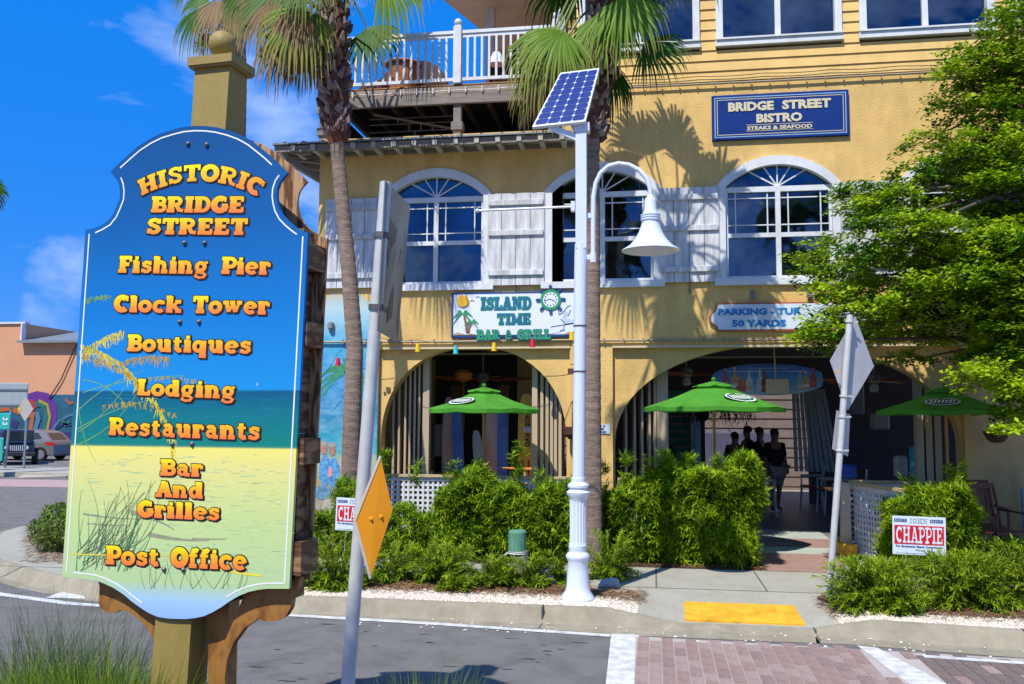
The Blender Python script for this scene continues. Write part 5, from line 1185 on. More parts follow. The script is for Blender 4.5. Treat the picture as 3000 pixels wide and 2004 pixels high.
# =====================================================  FENCES
LATW = mat('white_lattice',(.66,.70,.72),.6,var=.1); CAPM = mat('tan_cap_rail',(.50,.38,.20),.7)
def lattice(x0,y0,x1,y1,z0,z1,label,step=.075):
    p = Vector((x0,y0,0)); q = Vector((x1,y1,0)); Ln = (q-p).length; d = (q-p)/Ln; F = thing('lattice_fence',label,'fence',(x0,y0,z0))
    nn_ = Vector((-d.y,d.x,0))
    b = MB(); b.beam(p+Vector((0,0,z1+.02)),q+Vector((0,0,z1+.02)),.10,.035); b.build('cap_rail', CAPM, F)
    b = MB(); b.beam(p+Vector((0,0,z1-.03)),q+Vector((0,0,z1-.03)),.03,.05); b.build('frame_rail', LATW, F); b = MB(); b.beam(p+Vector((0,0,z0+.06)),q+Vector((0,0,z0+.06)),.03,.06); b.build('frame_rail', LATW, F)
    n = int(Ln/step)
    b = MB(); b.box(-.016,.016,-.004,.004,z0+.09,z1-.056); me = b.mesh('lattice_slat', LATW)
    ang = math.atan2(d.y,d.x)
    for i in range(n+1):
        o = link('lattice_slat', me, F, p+d*(i*Ln/n)); o.rotation_euler = (0,0,ang)
    b = MB(); b.box(0,Ln,.005,.013,-.016,.016); me = b.mesh('lattice_slat', LATW); z = z0+.12
    while z < z1-.06:
        o = link('lattice_slat', me, F, (p.x,p.y,z)); o.rotation_euler = (0,0,ang); z += step
    return F
lattice(-4.1,13.05,-1.1,13.05,.16,1.07,'white lattice fence behind the bushes under the left arch')
lattice(-.5,12.95,1.22,12.95,.16,1.07,'white lattice fence glimpsed through the clipped bush left of the doorway')
lattice(2.62,12.92,3.85,12.92,.16,1.09,'white lattice fence along the patio right of the doorway')
lattice(2.62,12.62,2.92,11.35,.16,1.09,'short angled lattice panel beside the yellow kerb block')
b = MB(); b.bbox(2.44,2.56,12.55,12.68,.16,1.11,.008); b.solo('fence_post', mat('cream_post',(.52,.47,.36),.7), 'cream square post at the end of the lattice by the doorway','post',(2.5,12.62,.16))
b = MB(); M = Matrix.Translation((2.50,12.45,0))@Matrix.Rotation(.12,4,'Z'); b.bbox(-.06,.10,-.05,.55,.155,.33,.012,M); b.solo('kerb_block', mat('yellow_kerb_paint',(.75,.42,.02),.6), 'yellow painted kerb block at the foot of the lattice by the doorway','kerb block',(2.5,12.5,.155))
# =====================================================  FURNITURE
ALC = mat('brushed_chair_metal',(.80,.78,.77),.4,metal=.1); CH_B = mat('chair_brown',(.16,.05,.03),.6)
def cafe_chair(loc, rz, label, group='pale metal chairs in the doorway'):
    C = thing('cafe_chair', label, 'chair', (0,0,0), group)
    for sx in (-.21,.21):
        b = MB(); b.tube([(sx,.22,0),(sx,.20,.25),(sx,.19,.45),(sx,.21,.65),(sx,.27,.92)],.019,7); b.build('leg', ALC, C)
        b = MB(); b.tube([(sx,-.22,0),(sx,-.20,.3),(sx,-.19,.46),(sx,-.2,.66),(sx,.2,.68)],.017,7); b.build('leg', ALC, C)
    b = MB(); b.bbox(-.22,.22,-.22,.22,.435,.465,.008); b.build('seat', CH_B, C)
    b = MB(); b.tube([(-.21,.19,.20),(.21,.19,.20)],.010,6); b.tube([(-.21,.19,.45),(.21,.19,.45)],.012,6); b.build('stretcher', ALC, C)
    for i in range(3):
        b = MB(); z = .62+i*.11; y = .205+i*.022; b.box(-.20,.20,y-.006,y+.012,z,z+.06); b.build('back_slat', CH_B, C)
    C.location = loc; C.rotation_euler = (0,0,rz); return C
def at_floor(u, v): p = gr(u,v,.155); return p
_p = gr(1752,1182,.155); cafe_chair((_p.x,_p.y,.155), 1.5, 'pale metal chair nearest the bush at the left of the doorway')
_p = gr(1862,1166,.155); cafe_chair((_p.x,_p.y,.155), -1.7, 'pale metal chair in the doorway right of the man in black shirt')
_p = gr(1908,1178,.155); cafe_chair((_p.x,_p.y,.155), -1.4, 'pale metal chair just behind the right sign pole')
cafe_chair((3.45,17.0,.155), -.6, 'pale metal chair inside the arch above the lattice cap')
for i,(x,y,l_) in enumerate(((-3.3,14.3,'grey slatted chair inside the left arch behind the umbrella pole'),(-2.55,14.6,'grey slatted chair just right of the umbrella pole'),(-2.0,14.9,'grey slatted chair under the yellow surfboard'),(-3.0,15.2,'dark chair deep inside the left arch'))):
    cafe_chair((x,y,.155), .3+i, l_, 'chairs inside the left arch')
TB = mat('table_orange_top',(.45,.16,.04),.5)
def table(loc, m, label, w_=.9, h=.75):
    Tt = thing('cafe_table', label, 'table', loc, 'tables inside the bar')
    x,y,z = loc; b = MB(); b.bbox(x-w_/2,x+w_/2,y-.35,y+.35,z+h-.03,z+h,.008); b.build('tabletop', m, Tt)
    b = MB(); b.lathe([(.24,0),(.22,.02),(.03,.05),(.025,h-.03)],loc,16); b.build('pedestal', BLK, Tt)
table((-2.95,14.5,.155), TB, 'orange topped table inside the left arch'); table((-1.95,14.3,.155), TB, 'orange topped table below the blue bin on the right of the left arch'); table((3.2,14.6,.155), mat('dark_table',(.10,.05,.03),.5),'dark table behind the lattice right of the doorway',1.2)
# brown slat chairs on the right patio
def slat_chair(loc, rz, label, k=1.):
    C = thing('patio_chair', label, 'chair', (0,0,0), 'brown slatted patio chairs'); 
    for sx in (-.25,.25):
        b = MB(); b.tube([(sx,.24,0),(sx,.22,.44),(sx,.26,.7),(sx,.33,.98)],.02,7); b.build('leg', CH_B, C)
        b = MB(); b.tube([(sx,-.22,0),(sx,-.22,.66),(sx,.24,.68)],.018,7); b.build('leg', CH_B, C)
    b = MB(); b.bbox(-.25,.25,-.23,.24,.42,.45,.006); b.build('seat', CH_B, C)
    b = MB(); b.beam((-.26,.33,.97),(.26,.33,.97),.03,.06); b.beam((-.25,.25,.56),(.25,.25,.56),.03,.05); b.build('back_rail', CH_B, C)
    for i in range(7):
        x = -.2+i*.066; b = MB(); b.beam((x,.26,.58),(x,.325,.95),.028,.012,(0,1,0)); b.build('back_slat', CH_B, C)
    C.location = loc; C.rotation_euler = (0,0,rz); C.scale = (k,)*3; return C
slat_chair((at(2248,1180,12.6).x,12.6,.155), .1, 'brown slatted chair with upright back behind the right bush')
slat_chair((at(2290,1180,11.9).x,11.9,.155), .45, 'brown slatted chair with curved back at the right edge by the bush')
b = MB(); b.bbox(4.80,5.9,12.9,12.98,.16,1.05,.01)
for i in range(8): b.box(4.86,5.85,12.885,12.899,.3+i*.085,.33+i*.085)
b.solo('louvre_screen', mat('blue_grey_screen',(.40,.47,.55),.6), 'pale blue grey slatted screen against the wall at the right edge','screen',(5.2,12.95,.16))
# hanging basket
hb = thing('hanging_basket','brown half round hanging basket on the tan wall at the right','hanging basket',(4.63,13.25,1.66))
b = MB(); b.lathe([(.05,-.02),(.10,.0),(.145,.07),(.172,.135),(.165,.14),(.12,.12)],(4.63,13.25,1.66),18); b.build('basket', mat('coir_brown',(.13,.06,.035),.95,var=.5,scale=40,bump=.8), hb)
b = MB()
for a in (0,2.1,4.2): b.tube([(4.63+.165*math.cos(a),13.25+.165*math.sin(a),1.80),(4.63,13.25,2.15)],.003,4)
b.build('wire', BLK, hb)
b = MB(); c0 = (-1.17,13.22,1.66); b.lathe([(.05,-.02),(.12,.05),(.14,.16)],c0,14); 
for a in (0,1.6,3.2,4.8): b.tube([(c0[0]+.14*math.cos(a),c0[1]+.14*math.sin(a),1.81),(c0[0],c0[1],2.2)],.005,4)
b.solo('hanging_basket', RUST, 'rusty wire hanging basket between the left arch and the lamp post','hanging basket',c0)
for (u,v,Y,sx,h_,c_,l_) in ((2112,1120,14.2,.13,.62,(.02,.30,.42),'teal standing cooler beside the folded door at the right arch'),(1945,1098,14.8,.12,.22,(.03,.12,.50),'small blue box on the dark table right of the thin pole'),(2066,1095,15.0,.09,.34,(.55,.55,.52),'pale upright fan cover in the right arch above the bush'),(2018,985,17.5,.16,.30,(.45,.47,.44),'small framed white notice deep inside the right arch'),(1965,950,18.,.13,.9,(.28,.30,.30),'grey drape strip hanging inside the arch right of the rectangle plate')):
    c = at(u,v,Y); b = MB(); b.bbox(-sx,sx,-.08,.08,0,h_,.03,Matrix.Translation(c)); b.solo('bar_item', mat('item_'+l_[:9],c_,.6), l_, l_.split()[1] if False else 'bar item', c)
# ceiling fans
FB = mat('fan_blade_orange',(.50,.13,.03),.5)
def fan(loc, label, rz=0, r=.75):
    Fn = thing('ceiling_fan', label, 'fan', loc, 'ceiling fans with orange blades'); x,y,z = loc
    b = MB(); b.lathe([(.03,-.09),(.09,-.07),(.11,-.02),(.10,.04),(.05,.08)],loc,16); b.build('motor', mat('fan_grey',(.30,.33,.30),.5), Fn)
    b = MB(); b.tube([(x,y,z+.05),(x,y,3.29)],.013,8); b.build('rod', mat('fan_rod',(.5,.5,.48),.4), Fn)
    for i in range(5):
        a = rz+2*PI*i/5; M = Matrix.Translation(loc)@Matrix.Rotation(a,4,'Z')@Matrix.Rotation(.2,4,'X'); b = MB(); b.box(.10,r,-.06,.06,-.04,-.03,M); b.build('blade', FB, Fn)
    b = MB(); b.lathe([(.055,-.22),(.075,-.18),(.06,-.10),(.03,-.09)],loc,14); b.build('glass_shade', mat('fan_shade',(.45,.48,.42),.4), Fn)
fan((-2.93,15.5,2.66),'ceiling fan above the left green umbrella',.1,.95); fan((.55,15.2,2.72),'ceiling fan above the umbrella in the doorway arch',.4); fan((3.55,15.4,2.62),'ceiling fan behind the right diamond sign back',.9,.95); fan((-1.9,16.2,2.68),'ceiling fan at the right inside the left arch',.0,.9)
# pipes along ceiling edge
b = MB(); b.tube([(-4.0,14.3,2.98),(-1.2,14.3,2.98)],.02,8); b.tube([(-.4,14.5,2.92),(3.0,14.5,2.92)],.02,8); b.build('ceiling_pipe', mat('dusty_pipe',(.30,.28,.22),.5), B)
b = MB(); b.box(-1.5-.9,-1.5-.65,16.0,16.1,2.2,3.05); b.build('interior_column', STUCCO2, B)
# surfboards
def surf(x, y, z0, z1, wd, m, label, tilt=0, stripes=None, text=None):
    Sf = thing('surfboard', label, 'surfboard', (x,y,z0), 'surfboards inside the left arch'); L2 = (z1-z0)/2; zc = (z0+z1)/2; M = Matrix.Translation((x,y,zc))@Matrix.Rotation(tilt,4,'Y')
    n = 30; po = [(wd/2*abs(math.cos(2*PI*i/n))**.62*math.copysign(1,math.cos(2*PI*i/n)), L2*math.copysign(abs(math.sin(2*PI*i/n))**.85,math.sin(2*PI*i/n))) for i in range(n)]
    b = MB(); b.prism(po, lambda a,c: M@Vector((a,-.02,c)), M.to_3x3()@Vector((0,-1,0)), .05); b.build('board', m, Sf)
    if stripes:
        for s_ in stripes:
            b = MB(); b.add([M@Vector(p) for p in ((s_-.018,-.0215,-L2*.93),(s_+.018,-.0215,-L2*.93),(s_+.018,-.0215,-L2*.45),(s_-.018,-.0215,-L2*.45))],[(0,1,2,3)]); b.build('stripe', mat('board_red_stripe',(.5,.02,.01),.4), Sf)
    if text: flat_text('lettering', text, (x+.06,y-.024,z0+.62), .11, BLK, Sf, rot=(PI/2,-PI/2,0), bold=.004, ext=.001)
    return Sf
YEL = mat('surf_yellow',(.85,.50,.03),.35,var=.25); BLU = mat('surf_blue',(.06,.16,.50),.35,var=.5); PNK = mat('surf_peach',(.70,.48,.36),.4)
surf(-2.06,14.75,.86,2.35,.27,YEL,'yellow surfboard with red stripes and black lettering inside the left arch',0,(-.05,.045),'DAVIDSON')
surf(-2.46,14.8,.75,2.3,.18,BLU,'narrow blue surfboard left of the yellow one'); surf(-2.66,14.9,.75,2.3,.22,PNK,'peach coloured surfboard behind the umbrella pole'); surf(-3.18,14.7,.5,2.2,.17,BLU,'dark blue surfboard leaning left of the umbrella pole',-.05); surf(-3.38,14.8,.4,2.3,.2,PNK,'pale brown plank board deep left inside the arch'); surf(-2.80,14.6,.55,1.75,.17,mat('surf_grey',(.30,.33,.33),.4),'grey leaning board behind the umbrella pole',-.12)
surf(-1.93,15.9,2.62,2.94,.20,mat('surf_orange',(.60,.20,.04),.4),'tiny orange board high on the column inside the left arch')
b = MB(); b.bbox(-1.87,-1.68,13.95,14.1,.85,1.1,.02); b.solo('blue_bin', mat('vivid_blue',(.02,.05,.55),.4), 'bright blue box on the table at the right of the left arch','box',(-1.78,14.0,.9))
b = MB(); b.prism([(-.14,0),(.14,.05),(.14,.62),(-.14,.70)],lambda a,c:(-1.58+a,14.25,1.62+c),(0,-1,0),.02); 
for i in range(9): z = 1.66+i*.065; b.box(-1.70+.02*(i%3),-1.70+.1+.03*((i*7)%4),14.226,14.229,z,z+.02+.012*(i%2))
b.solo('chalk_menu', mat('dark_menu_board',(.06,.10,.09),.6,var=.9,scale=60), 'dark menu board with pale chalk marks at the right of the left arch','menu board',(-1.58,14.25,1.6))
for (x,y,z0,z1,wd,c_,l_) in ((-2.9,17.5,.15,2.6,.20,(.42,.30,.22),'tan interior post behind the left umbrella'),(-3.9,17.8,.15,2.6,.2,(.35,.26,.2),'tan interior post at far left behind the folding doors'),(-2.2,17.5,.15,2.7,.26,(.34,.24,.21),'brown interior post behind the yellow surfboard')):
    b = MB(); b.bbox(x-wd/2,x+wd/2,y-wd/2,y+wd/2,z0,z1,.01); b.solo('interior_post', mat('post_'+l_[:3]+str(x),c_,.8), l_, 'post', (x,y,z0))
b = MB(); b.lathe([(.05,0),(.14,.05),(.16,.14),(.10,.2)],(-4.1+.95,14.9,2.55),14); b.solo('orange_lantern', mat('orange_lantern',(.6,.2,.03),.5), 'orange lantern hanging inside the left arch','lantern',(-3.15,14.9,2.55))
for (u,v,Y,sx,sz,c_,l_) in ((1010,1010,15.2,.10,.55,(.45,.43,.38),'pale framed poster inside the left arch beside the wide door leaf'),(1218,985,14.5,.12,.10,(.62,.64,.58),'small pale till on the counter right of the yellow surfboard'),(1265,930,15.0,.22,.30,(.06,.06,.07),'black television on the wall at the right of the left arch'),(1195,1075,14.2,.30,.04,(.60,.22,.05),'orange serving tray on the table under the yellow surfboard'),(1240,1060,14.0,.05,.12,(.05,.30,.35),'teal bottle on the orange table in the left arch'),(1130,800,14.9,.10,.10,(.55,.28,.05),'amber lantern high inside the left arch'),(1060,935,15.5,.03,.9,(.35,.16,.05),'thin brown board standing behind the umbrella pole')):
    c = at(u,v,Y); b = MB(); b.bbox(-sx,sx,-.05,.05,-sz/2,sz/2,min(.02,sz*.2),Matrix.Translation(c)); b.solo('bar_item', mat('clutter_%d'%u,c_,.6), l_, 'bar item', c)
for k_,(x,z,c_) in enumerate(((-1.62,1.15,(.5,.5,.5)),(-1.50,1.12,(.05,.3,.1)),(-1.42,1.18,(.45,.1,.05)),(-1.72,1.14,(.5,.4,.1)))):
    b = MB(); b.lathe([(.03,0),(.032,.12),(.012,.17),(.012,.22)],(x,15.4,z),10); b.solo('bottle', mat('bottle_glass_%d'%k_,c_,.2), ('pale','green','red','amber')[k_]+' bottle on the back counter at the right of the left arch', 'bottle', (x,15.4,z), 'bottles on the bar counter')
b = MB(); b.bbox(-2.2,-1.25,15.3,15.8,.155,1.10,.02); b.solo('bar_counter', mat('counter_wood',(.22,.12,.07),.5,var=.3), 'dark wooden bar counter at the right inside the left arch', 'counter', (-1.7,15.5,.155))
# oval bottle sign
oc = at(1761,870,14.3); OS = thing('bottle_sign','blue oval hanging sign with a row of bottles over the doorway','sign',oc)
ow_,oh_ = .83,.245
def ovp(k=1): return [(oc.x+max(-ow_,min(ow_*.97*k,ow_*1.06*k*math.cos(2*PI*i/40))), oc.z+oh_*k*math.sin(2*PI*i/40)) for i in range(40)]
b = MB(); b.prism(ovp(), lambda a,c:(a,14.3,c),(0,-1,0),.03); b.build('board', ramp_mat('bottle_sign_print',[(0,(.35,.45,.55)),(.35,(.06,.30,.50)),(.75,(.02,.14,.50)),(1,(.01,.05,.35))],rough=.35,noise=.3,nscale=6,mixcol=(.05,.4,.6)), OS)
bt = [(-.64,(.35,.03,.04),.30,.05),(-.50,(.55,.25,.05),.36,.055),(-.40,(.50,.13,.02),.26,.085),(-.28,(.50,.62,.62),.34,.05),(-.12,(.45,.58,.50),.34,.05),(-.05,(.40,.02,.02),.32,.05),(.47,(.20,.35,.33),.30,.055),(.56,(.40,.28,.10),.28,.05),(.67,(.42,.02,.03),.30,.045)]
for i,(dx,c_,h_,w2) in enumerate(bt):
    x = oc.x+dx; z0 = oc.z-oh_*math.sqrt(max(0,1-(dx/ow_)**2))*.85-.0; z0 = max(z0,oc.z-.19)
    m_ = mat('bottle_colour_%d'%i,c_,.3,var=.4,scale=25)
    b = MB(); b.prism([(x-w2,z0),(x+w2,z0),(x+w2,z0+h_*.5),(x+.016,z0+h_*.72),(x+.016,z0+h_),(x-.016,z0+h_),(x-.016,z0+h_*.72),(x-w2,z0+h_*.5)],lambda a,c:(a,14.292-.0005*i,c),(0,-1,0),0); b.build('painted_bottle', m_, OS)
    b = MB(); b.box(x-w2*.85,x+w2*.85,14.284,14.286,z0+.03,z0+h_*.30); b.box(x-.017,x+.017,14.284,14.286,z0+h_*.9,z0+h_); b.build('bottle_label', mat('label_tint_%d'%(i%3),((.5,.45,.3),(.55,.55,.5),(.45,.1,.05))[i%3],.5), OS)
b = MB(); b.box(oc.x-.62,oc.x+.55,14.288,14.289,oc.z+.12,oc.z+.127); b.box(oc.x-.3,oc.x+.3,14.288,14.289,oc.z+.17,oc.z+.175); b.build('white_streak', SWH, OS)
pc_ = at(1782,886,14.1); b = MB(); b.box(pc_.x-.17,pc_.x+.17,14.09,14.10,pc_.z-.11,pc_.z+.11); b.tube([(pc_.x-.02,14.095,pc_.z+.11),(pc_.x-.04,14.095,3.1)],.012,6); b.solo('blank_hanging_card', mat('manila_card',(.52,.45,.26),.7), 'blank beige card hanging in front of the bottle sign','card',pc_)
# dark lamp post inside and foliage-like garland
b = MB(); b.tube([(.98,18.5,.15),(.98,18.5,2.2)],.045,8); b.sphere((.98,18.5,2.05),.14,10,6); b.lathe([(.05,0),(.12,.05),(.05,.2)],(.98,18.5,2.1),10); b.solo('indoor_lamp_post', BLK, 'dark lamp post silhouette inside the doorway arch','lamp post',(.98,18.5,.15))
P = []; 
for _ in range(420):
    t = random.random(); x = .55+1.35*t; P.append((x+random.gauss(0,.05),18.3+random.gauss(0,.05),2.25-abs(random.gauss(0,.16))))
P = np.array(P); Dn = unit(np.stack([RNG.normal(0,.5,len(P)),RNG.normal(0,.4,len(P)),-np.ones(len(P))],1)); V,F = strips(P,Dn,RNG.uniform(.06,.18,len(P)),.02,.1)
me = npmesh('hanging_garland',V,F,leafmat('dark_garland',(.015,.02,.012),(.05,.06,.03),trans=.1),rnd=np.repeat(RNG.random(len(P)),6),org=(1.2,18.3,2.2)); o = bpy.data.objects.new('hanging_garland',me); COL.objects.link(o); o.location = (1.2,18.3,2.2); tag(o,'dark leafy garland hanging from the ceiling behind the doorway umbrella','garland')
# balcony furniture
WK = mat('brown_wicker',(.07,.027,.02),.7,var=.4,scale=40,bump=.6)
def wicker(x, y, rz, label):
    C = thing('wicker_chair', label, 'chair', (x,y,7.18), 'brown chairs on the balcony')
    M = Matrix.Translation((x,y,7.18))@Matrix.Rotation(rz,4,'Z')
    b = MB(); b.box(-.3,.3,-.3,.3,.05,.42,M); b.build('seat', WK, C)
    b = MB(); n=12; vs=[]
    for i in range(n+1):
        a = PI*i/n; vs += [M@Vector((.33*math.cos(a),.1+.25*math.sin(a),.3)),M@Vector((.36*math.cos(a),.12+.3*math.sin(a),.62+.45*math.sin(a)))]
    b.add(vs,[(2*i,2*i+1,2*i+3,2*i+2) for i in range(n)]); b.build('backrest', WK, C)
wicker(-4.55,14.6,-.6,'brown barrel chair behind the balcony rail left of the table'); wicker(-3.75,14.7,.5,'brown barrel chair behind the balcony rail next to the newel post'); wicker(-2.35,14.7,.3,'brown chair behind the balcony rail under the palm fronds')
b = MB(); b.lathe([(.30,.66),(.31,.68),(.30,.70)],(-4.12,14.3,7.18),24); b.lathe([(.20,.02),(.26,.65)],(-4.12,14.3,7.18),20); b.solo('round_table', mat('orange_brown_table',(.38,.14,.04),.6,var=.4,scale=6), 'round orange brown table between the balcony chairs','table',(-4.12,14.3,7.18))
# white lamp shade object on balcony
b = MB(); b.lathe([(.13,0),(.10,.12),(.06,.2)],(-2.5,14.2,8.0-.25),14); b.solo('white_shade', SWH, 'small white shade behind the balcony rail by the fronds','lamp',(-2.5,14.2,7.75))

# =====================================================  PEOPLE (inside, in shade)
SKN = mat('skin_tone',(.32,.17,.11),.6); HAIR = mat('dark_hair',(.03,.02,.015),.8)
def person(loc, rz, h, shirt, trousers, label, walk=.1, shorts=True, hair=HAIR, arm=.12, sit=False):
    Pn = thing('person', label, 'person', loc, None)
    k = h/1.75
    J = {'pel':(0,0,.93),'spn':(0,.0,1.12),'chs':(0,.0,1.34),'nk':(0,-.0,1.50),'hd':(0,-.015,1.58),'hd2':(0,-.02,1.68),
         'sL':(-.17,0,1.42),'eL':(-.23,.02,1.14),'wL':(-.22,-arm,.90),'fL':(-.22,-arm-.03,.80),'sR':(.17,0,1.42),'eR':(.23,.02,1.14),'wR':(.22,-arm,.90),'fR':(.22,-arm-.03,.80),
         'hL':(-.10,0,.88),'kL':(-.11,-walk,.50),'aL':(-.11,-walk*.2,.09),'tL':(-.12,-walk*.2-.17,.035),'hR':(.10,0,.88),'kR':(.11,walk*.4,.50),'aR':(.11,walk*1.2,.09),'tR':(.12,walk*1.2-.16,.035)}
    Ed = ['pel spn','spn chs','chs nk','nk hd','hd hd2','chs sL','sL eL','eL wL','wL fL','chs sR','sR eR','eR wR','wR fR','pel hL','hL kL','kL aL','aL tL','pel hR','hR kR','kR aR','aR tR']
    R = {'pel':.145,'spn':.135,'chs':.15,'nk':.058,'hd':.085,'hd2':.088,'sL':.062,'eL':.046,'wL':.032,'fL':.035,'sR':.062,'eR':.046,'wR':.032,'fR':.035,'hL':.10,'kL':.062,'aL':.042,'tL':.035,'hR':.10,'kR':.062,'aR':.042,'tR':.035}
    def skin(names, edges, grow, m, nm, root, par):
        idx = {n:i for i,n in enumerate(names)}; me = bpy.data.meshes.new(nm); me.from_pydata([tuple(Vector(J[n])*k) for n in names],[tuple(idx[x] for x in e.split()) for e in edges],[])
        o = bpy.data.objects.new(nm, me); COL.objects.link(o); md = o.modifiers.new('skin','SKIN')
        for i,n in enumerate(names):
            d = me.skin_vertices[0].data[i]; r_ = (R[n]+grow)*k; d.radius = (r_*(1.25 if n in ('pel','spn','chs') else 1), r_); d.use_root = (n == root)
        o.modifiers.new('ss','SUBSURF').levels = 2; o.modifiers['ss'].render_levels = 2; bpy.context.view_layer.update()
        dg = bpy.context.evaluated_depsgraph_get(); m2 = bpy.data.meshes.new_from_object(o.evaluated_get(dg)); bpy.data.objects.remove(o); m2.materials.clear(); m2.materials.append(m); m2.name = nm
        m2.polygons.foreach_set('use_smooth',[True]*len(m2.polygons)); q = link(nm, m2, par); return q
    skin(list(J), Ed, 0, SKN, 'body', 'pel', Pn)
    skin(['pel','spn','chs','sL','eL','sR','eR'], ['pel spn','spn chs','chs sL','sL eL','chs sR','sR eR'], .022, shirt, 'shirt', 'spn', Pn)
    if shorts: skin(['pel','hL','kL','hR','kR'], ['pel hL','hL kL','pel hR','hR kR'], .03, trousers, 'shorts', 'pel', Pn)
    else: skin(['pel','hL','kL','aL','hR','kR','aR'], ['pel hL','hL kL','kL aL','pel hR','hR kR','kR aR'], .02, trousers, 'trousers', 'pel', Pn)
    b = MB(); b.sphere((0,.005*k,1.70*k),.098*k,14,10,(.95,1.05,.9)); ob = link('hair', b.mesh('hair',hair,smooth=True), Pn)
    b = MB(); b.sphere((0,-.105*k,1.635*k),.016*k,8,6); b.sphere((-.088*k,-.01,1.64*k),.02*k,8,6,(.5,1,1.4)); b.sphere((.088*k,-.01,1.64*k),.02*k,8,6,(.5,1,1.4)); b.sphere((-.032*k,-.092*k,1.66*k),.010*k,6,4); b.sphere((.032*k,-.092*k,1.66*k),.010*k,6,4); b.box(-.025*k,.025*k,-.098*k,-.09*k,1.60*k,1.606*k); link('face_features', b.mesh('face_features',SKN,smooth=True), Pn)
    for ch in Pn.children: ch.location = (0,0,0)
    Pn.rotation_euler = (0,0,rz); return Pn
BS = mat('black_cotton',(.012,.012,.014),.9); KH = mat('khaki_cotton',(.36,.32,.27),.9); NV = mat('navy_cotton',(.02,.025,.05),.9); WS = mat('pale_shirt',(.35,.36,.38),.9)
person((2.38,18.6,.155),.35,1.60,BS,KH,'man in black shirt and pale shorts standing in the doorway',.10)
person((2.20,19.6,.155),1.2,1.62,BS,NV,'person in dark clothes standing just behind the man in shorts',.02,False)
person((1.98,19.8,.155),-1.3,1.64,NV,NV,'dark silhouetted person second from left in the doorway group',.02,False)
person((1.66,19.2,.155),2.6,1.52,BS,WS,'person at the left of the doorway group beside the bush top',.02,False)
person((.16,16.6,.155),.0,1.55,BS,NV,'dark silhouetted person behind the hedge at the left of the doorway arch',.02,False)
# =====================================================  YARD SIGNS, BOLLARD, BOULDERS
YW = mat('yard_sign_white',(.66,.74,.80),.5,var=.04); YR = mat('yard_sign_red',(.60,.008,.02),.45,var=.03); YN = mat('yard_sign_navy',(.02,.06,.25),.5); YG = mat('yard_sign_grey_ink',(.30,.33,.42),.5)
def yard_sign(x0, z0, w_, h_, Y, label, tilt):
    K = thing('yard_sign', label, 'yard sign', (0,0,0), 'red and white campaign signs'); 
    b = MB(); b.box(0,w_,0,.006,0,h_); b.build('board', YW, K)
    b = MB(); b.box(w_*.035,w_*.965,-.002,0,h_*.27,h_*.76); b.build('red_band', YR, K)
    b = MB(); b.box(w_*.03,w_*.27,-.002,0,h_*.845,h_*.93); b.build('navy_tab', YN, K); b = MB(); b.box(w_*.71,w_*.95,-.002,0,h_*.845,h_*.93); b.build('navy_tab', YN, K)
    # narrow serif capitals
    h2 = h_*.43; txt = 'CHAPPIE'; wd = slab_width(txt)*h2; sq = w_*.88/wd
    b = MB(); slab_text(txt, lambda a,c,o: (w_*.06+a*sq,-.0035-o,h_*.30+c), h2, b, 0, thin=.62); b.build('lettering', YW, K)
    h3 = h_*.13; b = MB(); wd = slab_width('JOHN')*h3; slab_text('JOHN', lambda a,c,o: (w_*.32+a*w_*.34/wd,-.003-o,h_*.82+c), h3, b, 0, thin=.5); b.build('lettering', YG, K)
    for xx in (.05,.73): flat_text('lettering','ELECT',(w_*xx,-.004,h_*.862),h_*.07,YW,K,width=w_*.2,ext=.0005)
    flat_text('lettering','For Bradenton Beach Commission',(w_*.06,-.002,h_*.19),h_*.075,YN,K,width=w_*.88,bold=.001,ext=.0005)
    flat_text('lettering','Ward 4',(w_*.42,-.002,h_*.10),h_*.085,YG,K,width=w_*.19,bold=.001,ext=.0005)
    b = MB(); b.box(w_*.06,w_*.62,-.002,0,h_*.035,h_*.045); b.build('fine_print_line', YG, K)
    b = MB()
    for xx in (.25,.75): b.tube([(w_*xx,.008,h_*.5),(w_*xx,.008,-z0+.1)],.003,5)
    b.build('wire_stake', ALUM, K)
    K.location = (x0,Y,z0); K.rotation_euler = (0,tilt,0)
a,c = at(2047,1270,10.15), at(2168,1268,10.15); tp = at(2046,1182,10.15)
yard_sign(a.x,a.z,(c.x-a.x)*1.01,tp.z-a.z,10.15,'red and white CHAPPIE campaign sign in the bush right of the thin pole',-.01+0.03)
a,c = at(768,1215,10.2), at(890,1215,10.2); tp = at(772,1139,10.2)
yard_sign(a.x,a.z,.50,.375,10.2,'red and white campaign sign below the mural, half hidden by the silver pole',.03)
K = thing('bollard','weathered timber bollard with green cap and rope in front of the bushes','bollard',(-1.43,10.1,.15))
gx = at(1186,1240,10.1); b = MB(); b.lathe([(.10,0),(.095,.30),(.095,.315)],(gx.x+.03,10.1,.15),18); b.build('post', mat('weathered_pile',(.30,.28,.20),.9,var=.4,stretch=(5,5,.6),scale=5,bump=.5), K)
zc0 = at(1186,1263,10.1).z; zc1 = at(1186,1216,10.1).z
b = MB(); b.lathe([(.103,zc0),(.100,zc1-.02),(.088,zc1),(.0,zc1+.004)],(gx.x,10.1,0),18); b.build('cap', mat('faded_green_cap',(.10,.27,.17),.8,var=.35,scale=6,stretch=(4,4,.6)), K)
b = MB(); b.lathe([(.104,zc0-.035),(.115,zc0-.025),(.104,zc0-.012),(.115,zc0-.004),(.10,zc0)],(gx.x+.01,10.1,0),18); b.tube([(gx.x-.1,10.05,zc0-.02),(gx.x-.16,10.0,zc0-.07),(gx.x-.22,9.98,zc0-.10)],.012,6); b.build('rope', mat('pale_rope',(.55,.55,.50),.9), K)
